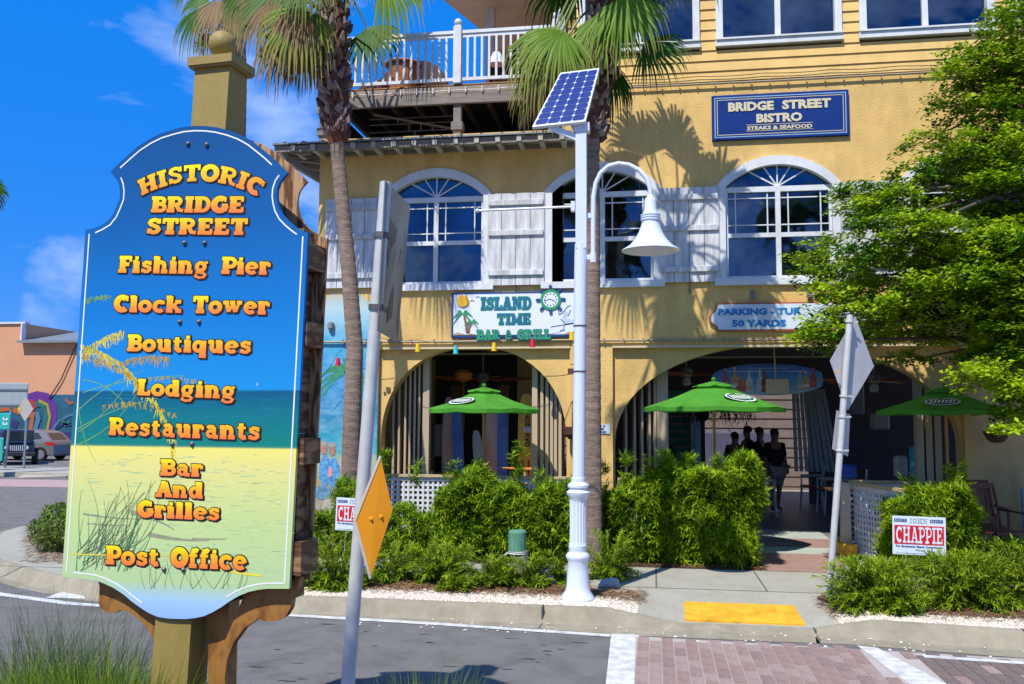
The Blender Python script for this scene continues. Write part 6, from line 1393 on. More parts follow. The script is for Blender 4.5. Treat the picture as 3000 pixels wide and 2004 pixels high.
def boulder(u, v, rx, rz_, Y, label, m):
    c = at(u,v,Y); b = MB(); b.sphere((0,0,0),1,18,12); vs = []
    for x,y,z in b.v:
        n_ = 1+.12*math.sin(3*x+u)+.10*math.sin(5*y+z*4+v)+.05*math.sin(11*z+9*x); vs.append((c.x+x*rx*n_, Y+y*rx*.7*n_, .15+max(-.05,(z*.8+.3)*rz_*n_)))
    b.v = vs; b.solo('boulder', m, label, 'rock', (c.x,Y,.15), 'pale boulders in the planting bed', smooth=True)
RK = mat('pale_boulder',(.40,.40,.36),.9,var=.3,scale=5,bump=.8,bscale=30)
boulder(2120,1345,.24,.17,9.85,'pale boulder between the two low feathery shrubs on the right',RK); boulder(2300,1362,.24,.13,9.7,'pale boulder under the rightmost feathery shrub',RK)
boulder(1160,1330,.15,.10,9.9,'pale boulder at the foot of the bollard',RK); boulder(1245,1310,.16,.14,9.9,'pale boulder just left of the lamp base',RK); boulder(1395,1330,.12,.08,9.8,'pale boulder just right of the lamp base',RK)

# =====================================================  SHRUBS
POD = leafmat('podocarpus_leaf', (.014,.085,.004), (.38,.54,.014), trans=.24, rough=.45)
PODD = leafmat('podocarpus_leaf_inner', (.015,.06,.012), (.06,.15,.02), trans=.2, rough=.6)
JUN = leafmat('feathery_leaf', (.02,.09,.006), (.30,.42,.012), trans=.25, rough=.55)
STEM = mat('shrub_stem',(.10,.06,.03),.9)
def whorls(P, A, K_, ln, wd, spread=(42,86), tall=0):
    """shoots at P with axis A, K_ leaves each"""
    n = len(P); Pr = np.repeat(P,K_,0); Ar = np.repeat(A,K_,0); m = n*K_
    rnd = unit(np.cross(Ar, RNG.normal(0,1,(m,3)))); th = np.radians(RNG.uniform(*spread,m))[:,None]
    D = unit(Ar*np.cos(th)+rnd*np.sin(th)); st_ = RNG.uniform(-.5,1,m)[:,None]*.05; 
    V,F = strips(Pr+Ar*st_, D, RNG.uniform(ln*.7,ln*1.1,m), wd, .04)
    val = np.repeat(np.repeat(np.clip(RNG.normal(.50,.30,n),0,1),K_)*RNG.uniform(.7,1.1,m),6)
    return V,F,np.clip(val,0,1)
def foliage_obj(name, parts, m, parent, org, tip=None):
    Vs,Fs,Rs = [],[],[]; o_ = 0
    for V,F,R_ in parts: Vs.append(V); Fs.append(F+o_); Rs.append(R_); o_ += len(V)
    me = npmesh(name, np.concatenate(Vs), np.concatenate(Fs), m, rnd=np.concatenate(Rs), org=org); return link(name, me, parent)
def bush(x0,x1,y0,y1,z1,label,dens=1.,name='bush',cat='bush',group=None,tops=(),bright=0, box=.25, z0=.18, lnf=.112):
    org = ((x0+x1)/2,(y0+y1)/2,.15); K = thing(name,label,cat,org,group)
    wx,wy,hz = (x1-x0),(y1-y0),(z1-z0)
    n = int(dens*(wx*hz*2+wx*wy+2*wy*hz)*360); P = []; A = []
    while len(P) < n:
        q = np.array([random.uniform(-1,1),random.uniform(-1,1),random.uniform(-1,1)]); k = random.random()
        r = np.abs(q).max() if box > .5 else (np.abs(q)**4).sum()**.25
        q = q/r*(1-abs(random.gauss(0,.21))); 
        if q[1] > .55 and random.random() < .7: continue
        x = org[0]+q[0]*wx/2; y = org[1]+q[1]*wy/2; z = z0+(q[2]+1)/2*hz
        lump = 1+.10*math.sin(x*7.3+z*5)+.08*math.sin(y*9+x*3.1+z*8)
        x = org[0]+(x-org[0])*lump; z = z0+(z-z0)*(1+.09*math.sin(x*5.7+1.3)+.06*math.sin(x*13)); y = org[1]+(y-org[1])*lump
        P.append((x,y,z)); A.append((q[0]*.55,q[1]*.7-.15,.45+max(0,q[2])*.6+random.uniform(0,.3)))
    for (tx,tz,cnt_) in tops:
        for _ in range(cnt_):
            t = random.random(); P.append((tx+random.gauss(0,.035),org[1]+random.gauss(-.05,.05),z1-.15+(tz-z1+.12)*t)); A.append((random.gauss(0,.2),random.gauss(0,.2),1))
    P = np.array(P); A = unit(np.array(A)+RNG.normal(0,.22,(len(P),3)))
    V,F,R_ = whorls(P,A,18,lnf*.95,.0125); R_ = np.clip(R_+bright,0,1)
    foliage_obj('foliage',[(V,F,R_)],POD,K,org)
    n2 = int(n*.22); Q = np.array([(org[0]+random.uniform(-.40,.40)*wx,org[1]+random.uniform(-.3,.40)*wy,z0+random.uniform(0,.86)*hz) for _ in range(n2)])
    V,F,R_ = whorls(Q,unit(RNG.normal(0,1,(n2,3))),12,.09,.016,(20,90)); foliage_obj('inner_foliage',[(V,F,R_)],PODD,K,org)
    b = MB()
    for i in range(max(3,int(wx*6))):
        x = random.uniform(x0+.1*wx,x1-.1*wx); y = org[1]+random.uniform(-.15,.15); b.tube([(x,y,.14),(x+random.uniform(-.08,.08),y+random.uniform(-.05,.05),.14+hz*.5),(x+random.uniform(-.14,.14),y+random.uniform(-.1,.05),.1+hz*.9)],[.014,.010,.004],5)
    b.build('stems', STEM, K); return K
HG = 'leafy bushes in front of the building'
bush(-4.95,-4.3,11.2,12.0,.62,'low bright bush below the mural left of the silver pole',.9,group=HG)
bush(-4.15,-3.60,11.25,12.05,1.16,'tall thin bush in front of the folding doors beside the amber diamond',.5,group=HG,tops=((-3.5,1.5,22),(-3.1,1.35,10)))
bush(-3.5,-2.85,11.3,12.0,.70,'low sparse bush showing the lattice behind it',.55,group=HG)
bush(-2.75,-2.05,11.2,12.1,1.16,'full bush in front of the umbrella pole of the left arch',1.0,group=HG,tops=((-2.55,1.42,18),(-2.2,1.40,20)))
bush(-2.1,-1.2,11.2,12.1,1.06,'bush with a tall upright shoot left of the lamp post',1.0,group=HG,tops=((-1.72,1.62,34),(-1.45,1.3,14)))
bush(-1.25,-.45,11.25,12.1,1.10,'bush with reddish gaps directly behind the lamp post',.9,group=HG,tops=((-.62,1.38,16),))
bush(-.5,.28,11.25,12.1,1.16,'loose bush right of the palm trunk with lattice showing through',.85,group=HG,tops=((-.35,1.52,22),(-.05,1.45,14)))
bush(.16,1.24,11.26,12.25,1.34,'dense clipped boxy bush at the left side of the doorway',1.2,group=HG,tops=((.45,1.50,22),(.8,1.50,20),(1.12,1.52,16)),bright=.1,box=1)
bush(2.66,3.72,11.0,11.8,1.10,'bright bush behind the CHAPPIE sign right of the doorway',1.0,group=HG,tops=((3.45,1.42,20),(3.6,1.45,16),(3.0,1.28,10)),bright=.08)
bush(3.55,4.35,10.9,11.5,.55,'low bush in front of the brown slatted chairs at the right',.8,group=HG)
bush(2.35,3.3,10.5,10.8,.34,'small bright bush under the CHAPPIE sign',.8,group=HG,bright=.05)
# feathery low shrubs : long arching stems with short needles
def feather(cx, cy, r, h, n, label, cat='shrub', group='low feathery shrubs along the kerb', m=None, az=None, z0=.15, needle=.07):
    org = (cx,cy,z0); K = thing('feathery_shrub',label,cat,org,group); Vs=[];Fs=[];Rs=[]; o_=0; sb_ = MB()
    P=[];D=[];val=[]
    for i in range(n):
        a = random.uniform(0,2*PI) if az is None else random.uniform(*az); el = random.uniform(.15,1.25); Ln = r*random.uniform(.7,1.15)/max(.45,math.cos(el)) ; Ln = min(Ln,h*1.25/max(.35,math.sin(el)))
        d = Vector((math.cos(a)*math.cos(el),math.sin(a)*math.cos(el),math.sin(el))); v_ = random.random(); p = Vector((cx+random.gauss(0,.04),cy+random.gauss(0,.04),z0)); steps = 15; prev = p.copy()
        pts = [p.copy()]
        for s_ in range(steps):
            t = s_/steps; dd = (d+Vector((0,0,-.75*t*t))).normalized(); p = p+dd*Ln/steps
            if p.z < z0+.02: p.z = z0+.02
            pts.append(p.copy())
            if s_ > 3:
                for q in range(5):
                    P.append(tuple(p+Vector((random.gauss(0,.006),)*3))); nd_ = dd*.9+Vector((random.gauss(0,.55),random.gauss(0,.55),random.gauss(0,.45))); D.append(tuple(nd_.normalized())); val.append(min(1,max(0,v_*.6+t*.4)))
        sb_.tube([pts[0],pts[5],pts[-1]],[.004,.003,.001],3,cap=False)
    P=np.array(P);D=np.array(D); V,F = strips(P,D,RNG.uniform(needle*.7,needle*1.15,len(P)),.012,.1); me = npmesh('foliage',V,F,m or JUN,rnd=np.repeat(np.array(val),6),org=org); link('foliage',me,K); sb_.build('stems',STEM,K); return K
for (u,v,r,h,n,l_) in ((765,1345,.42,.50,170,'feathery shrub at the far left of the bed behind the silver pole'),(900,1330,.36,.36,120,'feathery shrub below the amber diamond'),(1020,1335,.40,.36,150,'wispy feathery shrub left of the bollard'),(1130,1345,.32,.28,110,'low feathery shrub in front of the bollard'),(1215,1345,.26,.26,80,'small feathery shrub between bollard and lamp base'),(1290,1335,.26,.32,70,'sparse feathery shrub just left of the lamp base'),(1400,1325,.30,.46,110,'upright yellowish feathery shrub just right of the lamp base'),(2010,1390,.42,.36,230,'bright feathery shrub at the foot of the thin leaning pole'),(2215,1385,.45,.40,260,'bright feathery shrub below and right of the CHAPPIE sign'),(2390,1385,.45,.5,200,'feathery shrub cut by the right edge')):
    p = gr(u,v,.15); k_ = .82 if u < 1500 else 1; feather(p.x,p.y,r*k_,h*(.9 if u < 1500 else 1),int(n*(.6 if u < 1500 else .9)),l_)
feather(-2.05,9.3,.13,.1,26,'tiny green tuft on the shells left of the bollard'); feather(-3.15,9.25,.16,.1,30,'tiny green tuft in the mulch below the amber diamond'); feather(2.25,8.95,.14,.12,34,'tiny green tuft on the shells below the right shrub')
# corner shrub (left)
LFY = leafmat('corner_shrub_leaf',(.03,.09,.012),(.20,.27,.03),trans=.3)
def leafball(cx,cy,cz,rx,ry,rz_,n,size,name,label,cat,m,group=None,rough=.2,par=None):
    org=(cx,cy,.15); P = RNG.normal(0,1,(n,3)); P = unit(P)*RNG.uniform(.6,1,(n,1))**.5; P *= (1+.16*np.sin(P[:,[0]]*6+P[:,[2]]*5)); Nn = unit(P+RNG.normal(0,.5,(n,3)))
    W_ = P*np.array([rx,ry,rz_])+np.array([cx,cy,cz]); V,F = diamonds(W_,Nn,RNG.uniform(size*.7,size*1.2,n)); K = par or thing(name,label,cat,org,group)
    me = npmesh('foliage',V,F,m,rnd=np.repeat(RNG.random(n),4),org=ORG[K.name]); link('foliage',me,K); return K
p = gr(150,1262,.15); K = leafball(p.x,p.y,.44,.42,.42,.33,5200,.05,'round_shrub','small dark green shrub on the street corner behind the left edge of the big sign','shrub',LFY)
b = MB()
for i in range(5): b.tube([(p.x+i*.05-.1,p.y,.14),(p.x+i*.12-.24,p.y,.5)],.012,5)
b.build('stems',STEM,K)
# =====================================================  PALMS
FR1 = leafmat('palm_leaf',(.006,.05,.005),(.07,.20,.010),tip=(.34,.22,.07),trans=.18,rough=.5)
FR2 = leafmat('palm_leaf_light',(.04,.13,.010),(.22,.36,.02),tip=(.42,.29,.10),trans=.24,rough=.5)
DEAD = leafmat('dead_palm_leaf',(.16,.10,.05),(.36,.25,.13),trans=.15,rough=.8)
PETI = mat('palm_petiole',(.16,.22,.04),.5)
def fan_leaf(K, hub, tip, root, facing, half=105, nseg=34, droop=.28, m=None, dry=.35, wid=1.4):
    hub, tip, root = Vector(hub), Vector(tip), Vector(root); d = tip-hub; Ln = d.length*.86; d.normalize(); f = Vector(facing); nrm = (f-d*f.dot(d)).normalized(); side = d.cross(nrm).normalized()
    V=[];F=[];R_=[];T=[]; base = random.random()
    for i in range(nseg):
        a = math.radians(-half+2*half*i/(nseg-1)+random.uniform(-1.5,1.5)); w_ = 2*math.radians(half)/nseg
        dd = d*math.cos(a)+side*math.sin(a); sd_ = -d*math.sin(a)+side*math.cos(a); l = Ln*(.72+.28*math.cos(a*.8))*random.uniform(.9,1.06)
        drop = droop*random.uniform(.6,1.5); tw = random.uniform(-.25,.25); c = .5+.28*math.sin(i*2.1+base*6)
        rows = ((.03,.5,0),(.30,1.0,.02),(.50,.96,.06),(.76,.62,.36),(.90,.34,.9),(1.0,.05,1.45)); b0 = len(V)
        for (t,ws,dp) in rows:
            p = hub+dd*l*t+Vector((0,0,-1))*drop*l*dp*.55-nrm*(.05*l*t)+Vector((0,0,-1))*0; 
            if dp > .3: p = hub+dd*l*(t-(dp-.3)*.18*drop)+Vector((0,0,-1))*drop*l*dp*.6-nrm*(.05*l*t)
            hw3 = l*min(t,.54)*math.tan(w_/2)*ws*wid; fold = nrm*hw3*.55
            for s_,fo in ((-1,0),(0,1),(1,0)):
                V.append(tuple(p+(sd_+nrm*tw*t)*hw3*s_+fold*fo)); R_.append(min(1,max(0,c))); T.append(max(0,(t-(1-dry))/dry)**1.2*random.uniform(.6,1) if dry else 0)
        for r in range(len(rows)-1):
            for s_ in (0,1): F.append((b0+r*3+s_,b0+r*3+s_+1,b0+(r+1)*3+s_+1,b0+(r+1)*3+s_))
    me = npmesh('frond',V,F,m or FR1,rnd=R_,tip=T,org=ORG[K.name]); o = link('frond',me,K)
    b = MB(); mid_ = (root+hub)/2+Vector((0,0,.10*(hub-root).length)); b.tube([root,mid_,hub,hub+d*Ln*.12],[.022,.016,.012,.006],6); b.build('petiole',PETI,o); return o
TRM = mat('palm_trunk_ringed',(.30,.22,.17),.95,var=.5,scale=7,stretch=(1,1,6),bump=1.2,bscale=30,streak=.3)
BOOT = mat('palm_boot_maroon',(.13,.05,.04),.85,var=.55,scale=11,bump=.5); BOOTG = mat('palm_boot_grey',(.30,.22,.19),.9,var=.35,scale=12,bump=.5); FIB = mat('palm_fibre',(.24,.075,.03),.95,var=.5,scale=20,bump=.6)
def palm_trunk(K, pts, rads, nrings=70):
    P=[];Rr=[]; n=nrings; pts=[Vector(p) for p in pts]; L_=[0]
    for a,b_ in zip(pts,pts[1:]): L_.append(L_[-1]+(b_-a).length)
    for i in range(n*2+1):
        s_ = L_[-1]*i/(n*2)
        for j in range(len(pts)-1):
            if s_ <= L_[j+1]+1e-6: t=(s_-L_[j])/(L_[j+1]-L_[j]); break
        t2 = t; p = pts[j].lerp(pts[j+1],t2); r = rads[j]+(rads[j+1]-rads[j])*t
        P.append(p); Rr.append(r*((1.0 if i%2 else 1.035)+random.uniform(-.012,.012)))
    b = MB(); b.tube(P,Rr,18); return b.build('trunk',TRM,K,smooth=False)
def boots(K, zlist, axis, r, n, size=.17):
    """overlapping leaf bases in a spiral; axis(z)->point"""
    sh = [(-.30,-.1),(-.34,.05),(-.22,.42),(-.13,.8),(-.05,1.0),(.05,1.0),(.13,.8),(.22,.42),(.34,.05),(.30,-.1)]
    mesh_ = []
    for m in (BOOT,BOOTG,BOOT):
        b = MB(); V=[]
        for x,z in sh: V.append((x*size*1.1, -.0-.22*size*max(0,z)**1.4-.02, z*size)); 
        V += [(x,y+.022,z) for x,y,z in V]; k=len(sh)
        V.append((0,-.055-.14*size,size*.35)); c=len(V)-1
        fs=[(i,i+1,c) for i in range(k-1)]+[(k-1,0,c)]+[(i,k+i,k+(i+1)%k,(i+1)%k) for i in range(k)]
        b.add(V,fs); mesh_.append(b.mesh('leaf_base',m))
    z0,z1 = zlist
    for i in range(n):
        t = i/n; z = z0+(z1-z0)*t; a = i*2.39996; c = axis(z); rr_ = r(t)
        o = link('leaf_base', mesh_[i%3] if random.random()>.25 else mesh_[1], K, (c.x+math.cos(a)*rr_,c.y+math.sin(a)*rr_,z))
        o.rotation_euler = (random.uniform(.05,.38),random.uniform(-.5,.5),a+PI/2); s_=random.uniform(.8,1.25); o.scale=(s_,s_,s_)
# palm by the left pillar
def axis_from(pts):
    pts=[Vector(p) for p in pts]
    def f(z):
        for a,b_ in zip(pts,pts[1:]):
            if z <= b_.z: return a.lerp(b_,max(0,(z-a.z)/(b_.z-a.z)))
        a,b_=pts[-2],pts[-1]; return b_+(b_-a)*((z-b_.z)/(b_.z-a.z))
    return f
K1 = thing('palm_tree','palm with slim ringed trunk and maroon boots left of the balcony rail','palm tree',(-4.17,12.2,.15),'fan palms')
pts = [(-4.17,12.2,.12),(-4.17,12.2,1.7),(-4.15,12.2,2.9),(-4.25,12.2,3.9),(-4.37,12.2,4.9),(-4.47,12.2,5.74),(-4.53,12.2,6.3),(-4.58,12.2,7.3),(-4.6,12.2,8.5)]
palm_trunk(K1,pts,[.135,.13,.118,.108,.10,.098,.10,.12,.13]); ax1=axis_from(pts)
b=MB(); b.lathe([(.105,-.14),(.135,.0),(.155,.12),(.13,.3)],ax1(6.0),18); b.build('fibre_collar',FIB,K1)
boots(K1,(5.95,8.5),ax1,lambda t:.125+.035*min(1,t*3),210,.155)
def H(u,v,Y): return at(u,v,Y)
CR1 = Vector((-4.6,12.2,8.45))
fr = [ # hub(u,v,Y) tip(u,v,Y) half droop material dry
 ((640,-30,12.0),(600,110,11.6),100,.35,FR1,.45),((690,20,11.7),(640,150,11.4),95,.4,FR2,.55),((655,90,12.1),(668,195,12.0),100,.25,FR1,.2),((700,105,12.3),(690,205,12.1),95,.3,FR1,.35),
 ((560,-40,12.6),(500,60,12.6),90,.3,FR1,.35),((842,62,12.4),(885,150,12.2),85,.30,FR1,.25),((880,-60,12.0),(985,25,11.8),70,.35,FR2,.25),((900,-70,12.8),(960,20,12.8),80,.3,FR1,.3),
 ((700,-60,11.5),(660,40,11.2),90,.4,FR1,.4),((820,-90,11.3),(850,-20,10.9),90,.4,FR1,.3),((760,-120,11.1),(760,-40,10.6),95,.4,FR1,.3),((600,-120,12.9),(520,-60,13.2),90,.3,FR1,.3),((760,-190,12.2),(750,-290,12.2),100,.1,FR1,.1),((850,-170,12.5),(930,-230,12.6),100,.2,FR1,.1),((680,-170,12.6),(590,-220,12.8),100,.2,FR1,.1),((780,-90,13.2),(800,-10,13.6),100,.4,FR1,.2)]
for h_,t_,hf,dr,m_,dy in fr: fan_leaf(K1,H(*h_),H(*t_),CR1+Vector((random.uniform(-.1,.1),random.uniform(-.1,.1),random.uniform(-.5,.3))),(random.uniform(-.25,.25),-1,random.uniform(.1,.6)),hf*.82,30,dr*1.35,m_,dy*.8)
for (h_,t_) in (((655,60,11.9),(650,190,11.8)),((690,80,12.0),(690,180,11.9)),((585,-20,12.3),(560,70,12.3)),((620,0,11.8),(610,110,11.7)),((670,20,11.6),(665,130,11.5))): fan_leaf(K1,H(*h_),H(*t_),CR1,(0,-1,.2),55,20,.7,DEAD,0)
# palm behind the lamp post
K2 = thing('palm_tree','palm with short shaggy crown right behind the solar lamp post','palm tree',(-.74,11.1,.15),'fan palms')
pts = [(-.74,11.1,.12),(-.74,11.1,3.3),(-.73,11.1,5.26),(-.66,11.1,6.2),(-.62,11.1,6.6),(-.55,11.1,7.3),(-.50,11.1,7.9)]
palm_trunk(K2,pts,[.12,.105,.092,.11,.14,.12,.11],60); ax2=axis_from(pts)
boots(K2,(5.4,6.25),ax2,lambda t:.095+.05*t,60,.12); boots(K2,(6.2,6.9),ax2,lambda t:.19-.06*t,80,.15); boots(K2,(6.85,7.9),ax2,lambda t:.12,80,.17)
b=MB(); b.lathe([(.13,-.1),(.20,.05),(.20,.15),(.14,.3)],ax2(6.35),18); b.build('fibre_collar',FIB,K2)
CR2 = Vector((-.50,11.1,7.9))
fr = [((1250,120,10.6),(1135,135,10.4),75,.50,FR1,.25),((1275,60,10.5),(1190,200,10.2),95,.5,FR2,.45),((1290,70,10.3),(1235,175,10.0),100,.45,FR2,.4),((1250,170,10.9),(1215,275,10.7),85,.45,FR1,.45),
 ((1378,28,10.6),(1378,165,10.4),75,.25,FR2,.15),((1430,-10,10.5),(1465,120,10.3),95,.35,FR2,.25),((1478,95,10.9),(1580,160,10.7),88,.22,FR1,.2),((1393,135,11.4),(1408,250,11.3),55,.55,FR1,.4),
 ((1470,-60,10.8),(1560,0,10.6),90,.35,FR1,.2),((1300,-110,11.6),(1230,-70,11.9),95,.3,FR1,.2),((1380,-170,11.2),(1385,-270,11.2),105,.1,FR1,.1),((1460,-150,11.4),(1540,-210,11.5),100,.2,FR1,.1),((1300,-150,11.4),(1210,-210,11.5),100,.2,FR1,.1),((1400,-80,12.0),(1420,-20,12.5),100,.3,FR1,.2),((1460,-10,11.9),(1520,60,12.3),90,.4,FR1,.2),((1310,-10,11.9),(1270,60,12.3),90,.4,FR1,.2)]
for h_,t_,hf,dr,m_,dy in fr: fan_leaf(K2,H(*h_),H(*t_),CR2+Vector((random.uniform(-.1,.1),random.uniform(-.1,.1),random.uniform(-.6,.1))),(random.uniform(-.25,.25),-1,random.uniform(.1,.6)),hf*.72,32,dr*1.4,m_,dy*.8)
for i_ in range(13):
    t_ = i_*2.4; e_ = -.25+.09*i_; dv_ = Vector((math.cos(t_)*math.cos(e_),math.sin(t_)*math.cos(e_),math.sin(e_))); hb_ = Vector((-.5,11.1,8.05))+dv_*.8; fan_leaf(K2,hb_,hb_+dv_*.85+Vector((0,0,-.25)),CR2,(dv_.x*-.2,-.3,1),85,26,.5,FR1,.2)
for (h_,t_) in (((1240,190,10.8),(1215,290,10.8)),((1265,100,10.6),(1250,240,10.5)),((1400,150,11.3),(1412,255,11.3))): fan_leaf(K2,H(*h_),H(*t_),CR2,(0,-1,.2),40,16,.8,DEAD if t_[0] < 1300 else FR1,0)
# far palm behind the big sign
K3 = thing('palm_tree','more distant palm crown directly behind the ball finial of the directory sign','palm tree',(-8.85,18,0),'fan palms')
pts=[(-8.7,18,.1),(-8.75,18,4),(-8.85,18,8),(-8.95,18,9.4),(-9.1,18,11.3)]
palm_trunk(K3,pts,[.19,.17,.15,.22,.24],50)
for h_,t_,hf,dr,m_ in (((470,-10,18),(405,40,17.8),95,.3,FR1),((455,20,17.6),(440,115,17.4),90,.5,FR1),((475,75,18.2),(455,135,18.2),95,.3,FR1),((500,0,17.3),(470,90,17.0),80,.6,DEAD),((540,0,17.2),(570,80,17),80,.5,DEAD),((430,-40,18.5),(380,-10,18.8),95,.3,FR1),((540,-60,18),(560,-160,18),100,.1,FR1),((600,-30,18.2),(660,20,18.4),95,.3,FR1),((480,-60,18),(420,-110,18),100,.2,FR1)):
    fan_leaf(K3,H(*h_),H(*t_),Vector((-9.1,18,11.2)),(random.uniform(-.3,.3),-1,.3),hf*.8,24,dr*1.4,m_,.3 if m_ is FR1 else 0)
# leaf sliver at the far left edge
K = thing('palm_tree','single dark palm frond tip entering at the left picture edge','palm tree',(-21.4,25,0)); palm_trunk(K,[(-21.45,25,0),(-21.45,25,6),(-21.35,25,9.2)],[.2,.17,.16],30)
for a in range(11):
    t=a*2*PI/11; hub=Vector((-21.35+.55*math.cos(t),25+.5*math.sin(t),9.25)); fan_leaf(K,hub,hub+Vector((math.cos(t)*.7,math.sin(t)*.7,-.5)),(-21.35,25,9.1),(0,-1,.5),90,22,.4,FR1,.2)

# =====================================================  TREE ON THE RIGHT
TL = leafmat('tree_leaf',(.020,.11,.003),(.40,.56,.012),trans=.34,rough=.38)
BARK = mat('tree_bark',(.10,.075,.055),.95,var=.3,scale=8,stretch=(1,1,.4),bump=.6)
TR = thing('shade_tree','bright green small leaved tree overhanging the right side of the street','tree',(5.0,12.35,.15))
b = MB(); tk=[(5.0,12.35,.12),(4.98,12.3,1.4),(4.9,12.2,2.4),(4.75,12.0,3.3),(4.7,11.9,4.4),(4.8,11.8,5.6),(4.9,11.8,7.0)]; b.tube(tk,[.15,.13,.12,.11,.085,.06,.03],12)
b.build('trunk',BARK,TR,smooth=True)
polys = [ # outline (d px), Y range, weight
 ([(2255,40),(2300,10),(2420,-60),(2520,60),(2500,300),(2300,270),(2190,290),(2175,215),(2170,130),(2200,95),(2270,90)],(11.1,12.6),1.0),
 ([(2105,300),(2180,290),(2300,290),(2500,300),(2500,480),(2320,430),(2250,440),(2160,420),(2070,440),(2095,390),(2120,340)],(10.8,12.4),1.2),
 ([(1955,415),(2010,410),(2070,420),(2100,440),(2080,490),(2010,500),(1960,475),(1940,510),(1935,480)],(10.9,11.8),.9),
 ([(1890,505),(1980,500),(2100,470),(2260,500),(2500,480),(2500,740),(2300,760),(2120,700),(2000,735),(1900,695),(1845,645),(1840,590),(1865,530)],(10.2,12.4),2.6),
 ([(1880,700),(1930,700),(1965,740),(1940,780),(1890,770),(1860,800),(1845,800),(1855,760)],(10.6,11.2),.5),
 ([(1960,700),(2120,690),(2210,740),(2190,790),(2100,770),(2110,830),(2080,825),(2050,770),(1970,765)],(11.1,12.4),.75),
 ([(2215,560),(2300,520),(2500,560),(2500,960),(2340,990),(2310,900),(2250,880),(2240,970),(2225,960),(2225,900),(2215,820),(2230,740)],(9.9,11.5),1.9),
 ([(2130,415),(2300,400),(2500,440),(2500,560),(2330,540),(2240,500),(2150,490)],(11.3,12.7),1.0)]
def inside(x,y,po):
    c=False; n=len(po)
    for i in range(n):
        x1,y1=po[i]; x2,y2=po[(i+1)%n]
        if (y1>y)!=(y2>y) and x < (x2-x1)*(y-y1)/(y2-y1)+x1: c = not c
    return c
def area(po): return abs(sum(po[i-1][0]*po[i][1]-po[i][0]*po[i-1][1] for i in range(len(po))))/2
CP=[];limb=MB(); rt_=random.Random(21)
for po,(ya,yb),wt in polys:
    xs_=[p[0] for p in po]; ys_=[p[1] for p in po]; n=int(area(po)/860)+4; got=0; tries=0; mine=[]
    while got<n and tries<n*60:
        tries+=1; u=rt_.uniform(min(xs_),max(xs_)); v=rt_.uniform(min(ys_),max(ys_))
        if not inside(u,v,po): continue
        if not all(inside(u+a_,v+b_,po) for a_,b_ in ((-22,0),(22,0),(0,10),(0,-8))) and rt_.random()<.65: continue
        if any(abs(u-a_)<52 and abs(v-b_)<11 for a_,b_ in mine[-60:]) and rt_.random()<.75: continue
        mine.append((u,v)); Yc=rt_.uniform(ya,yb); CP.append((at(u,v,Yc),rt_.uniform(-1,1))); got+=1
ends=[c for c,_ in CP]
lim=[Vector(p) for p in tk[2:]]
sel=rt_.sample(ends,64)
for e in sel:
    s_=min(lim,key=lambda q:(q-e).length+.6*max(0,q.z-e.z)); m_=s_.lerp(e,.5)+Vector((rt_.uniform(-.2,.2),rt_.uniform(-.2,.2),rt_.uniform(0,.35))); r=.018+.016*(e-s_).length/2
    limb.tube([s_,s_.lerp(m_,.5)+Vector((0,0,.05)),m_,m_.lerp(e,.6),e],[r*1.4,r*1.1,r*.8,r*.5,.004],6)
limb.build('limbs',BARK,TR,smooth=True)
P=[];Nn=[];vv=[];sz=[]
for (c,fld) in CP:
    d=(c-Vector((4.8,12.2,c.z-.5))).normalized(); rnd_=min(1,max(0,rt_.gauss(.50,.27))); a0=rt_.uniform(0,PI)
    for twg in range(rt_.randint(9,13)):        # little twigs make up one flat spray
        a_=rt_.uniform(0,2*PI); rr_=.27*rt_.random()**.5; tx=c.x+math.cos(a_)*rr_*1.15+d.x*.05; ty=c.y+math.sin(a_)*rr_; tz=c.z-rr_*rr_*1.0+rt_.gauss(0,.03)
        tv=min(1,max(0,rnd_+rt_.gauss(0,.16)))
        for _ in range(rt_.randint(17,26)):
            P.append((tx+rt_.gauss(0,.052),ty+rt_.gauss(0,.055),tz+rt_.gauss(0,.027))); Nn.append((rt_.gauss(0,.45)+d.x*.3,rt_.gauss(-.2,.45),1.0)); vv.append(min(1,max(0,tv+rt_.gauss(0,.13)))); sz.append(rt_.uniform(.046,.084))
P=np.array(P); V,F=diamonds(P,unit(np.array(Nn)),np.array(sz),.55); me=npmesh('crown',V,F,TL,rnd=np.repeat(np.array(vv),4),org=ORG[TR.name]); link('crown',me,TR)

# =====================================================  LEFT BACKGROUND
PB = thing('peach_building','peach coloured building with grey lean-to roof and wave mural beyond the car park','building',(-32,42,0))
PCH = mat('peach_stucco',(.60,.30,.165),.85,var=.08,scale=.6)
p0,p1 = at(-140,745,42), at(58,745,42); p2 = at(182,782,42)
def bx(nm,x0,x1,y0,y1,z0,z1,m,par=PB): b=MB(); b.box(x0,x1,y0,y1,z0,z1); return b.build(nm,m,par)
mz = at(100,905,42).z; xr_ = -22.5
bx('wall',-60,xr_,42,50,mz,at(100,784,42).z,PCH); bx('wall',-60,p1.x,42.0,50,at(100,784,42).z+.001,p0.z,PCH); bx('roof_coping',-60,p1.x+.05,41.9,42.3,p0.z,p0.z+.1,mat('pale_coping',(.6,.6,.62),.6))
b=MB(); z0=at(100,782,42).z; b.add([(p1.x-.15,41.6,z0),(xr_,41.6,z0),(xr_,47,z0+1.05),(p1.x+.02,47,z0+1.05),(p1.x-.15,41.6,z0-.12),(xr_,41.6,z0-.12)],[(0,1,2,3),(4,5,1,0)]); b.build('lean_to_roof',ROOFM,PB)
b=MB(); b.box(p1.x-.02,p1.x+.05,41.7,42,z0,p0.z); b.build('downpipe',WHITE,PB)
bx('mural_wall',-60,xr_,41.98,42.2,0,mz-.001,mat('mural_wall_blue',(.01,.09,.16),.8,var=.5,scale=.9))
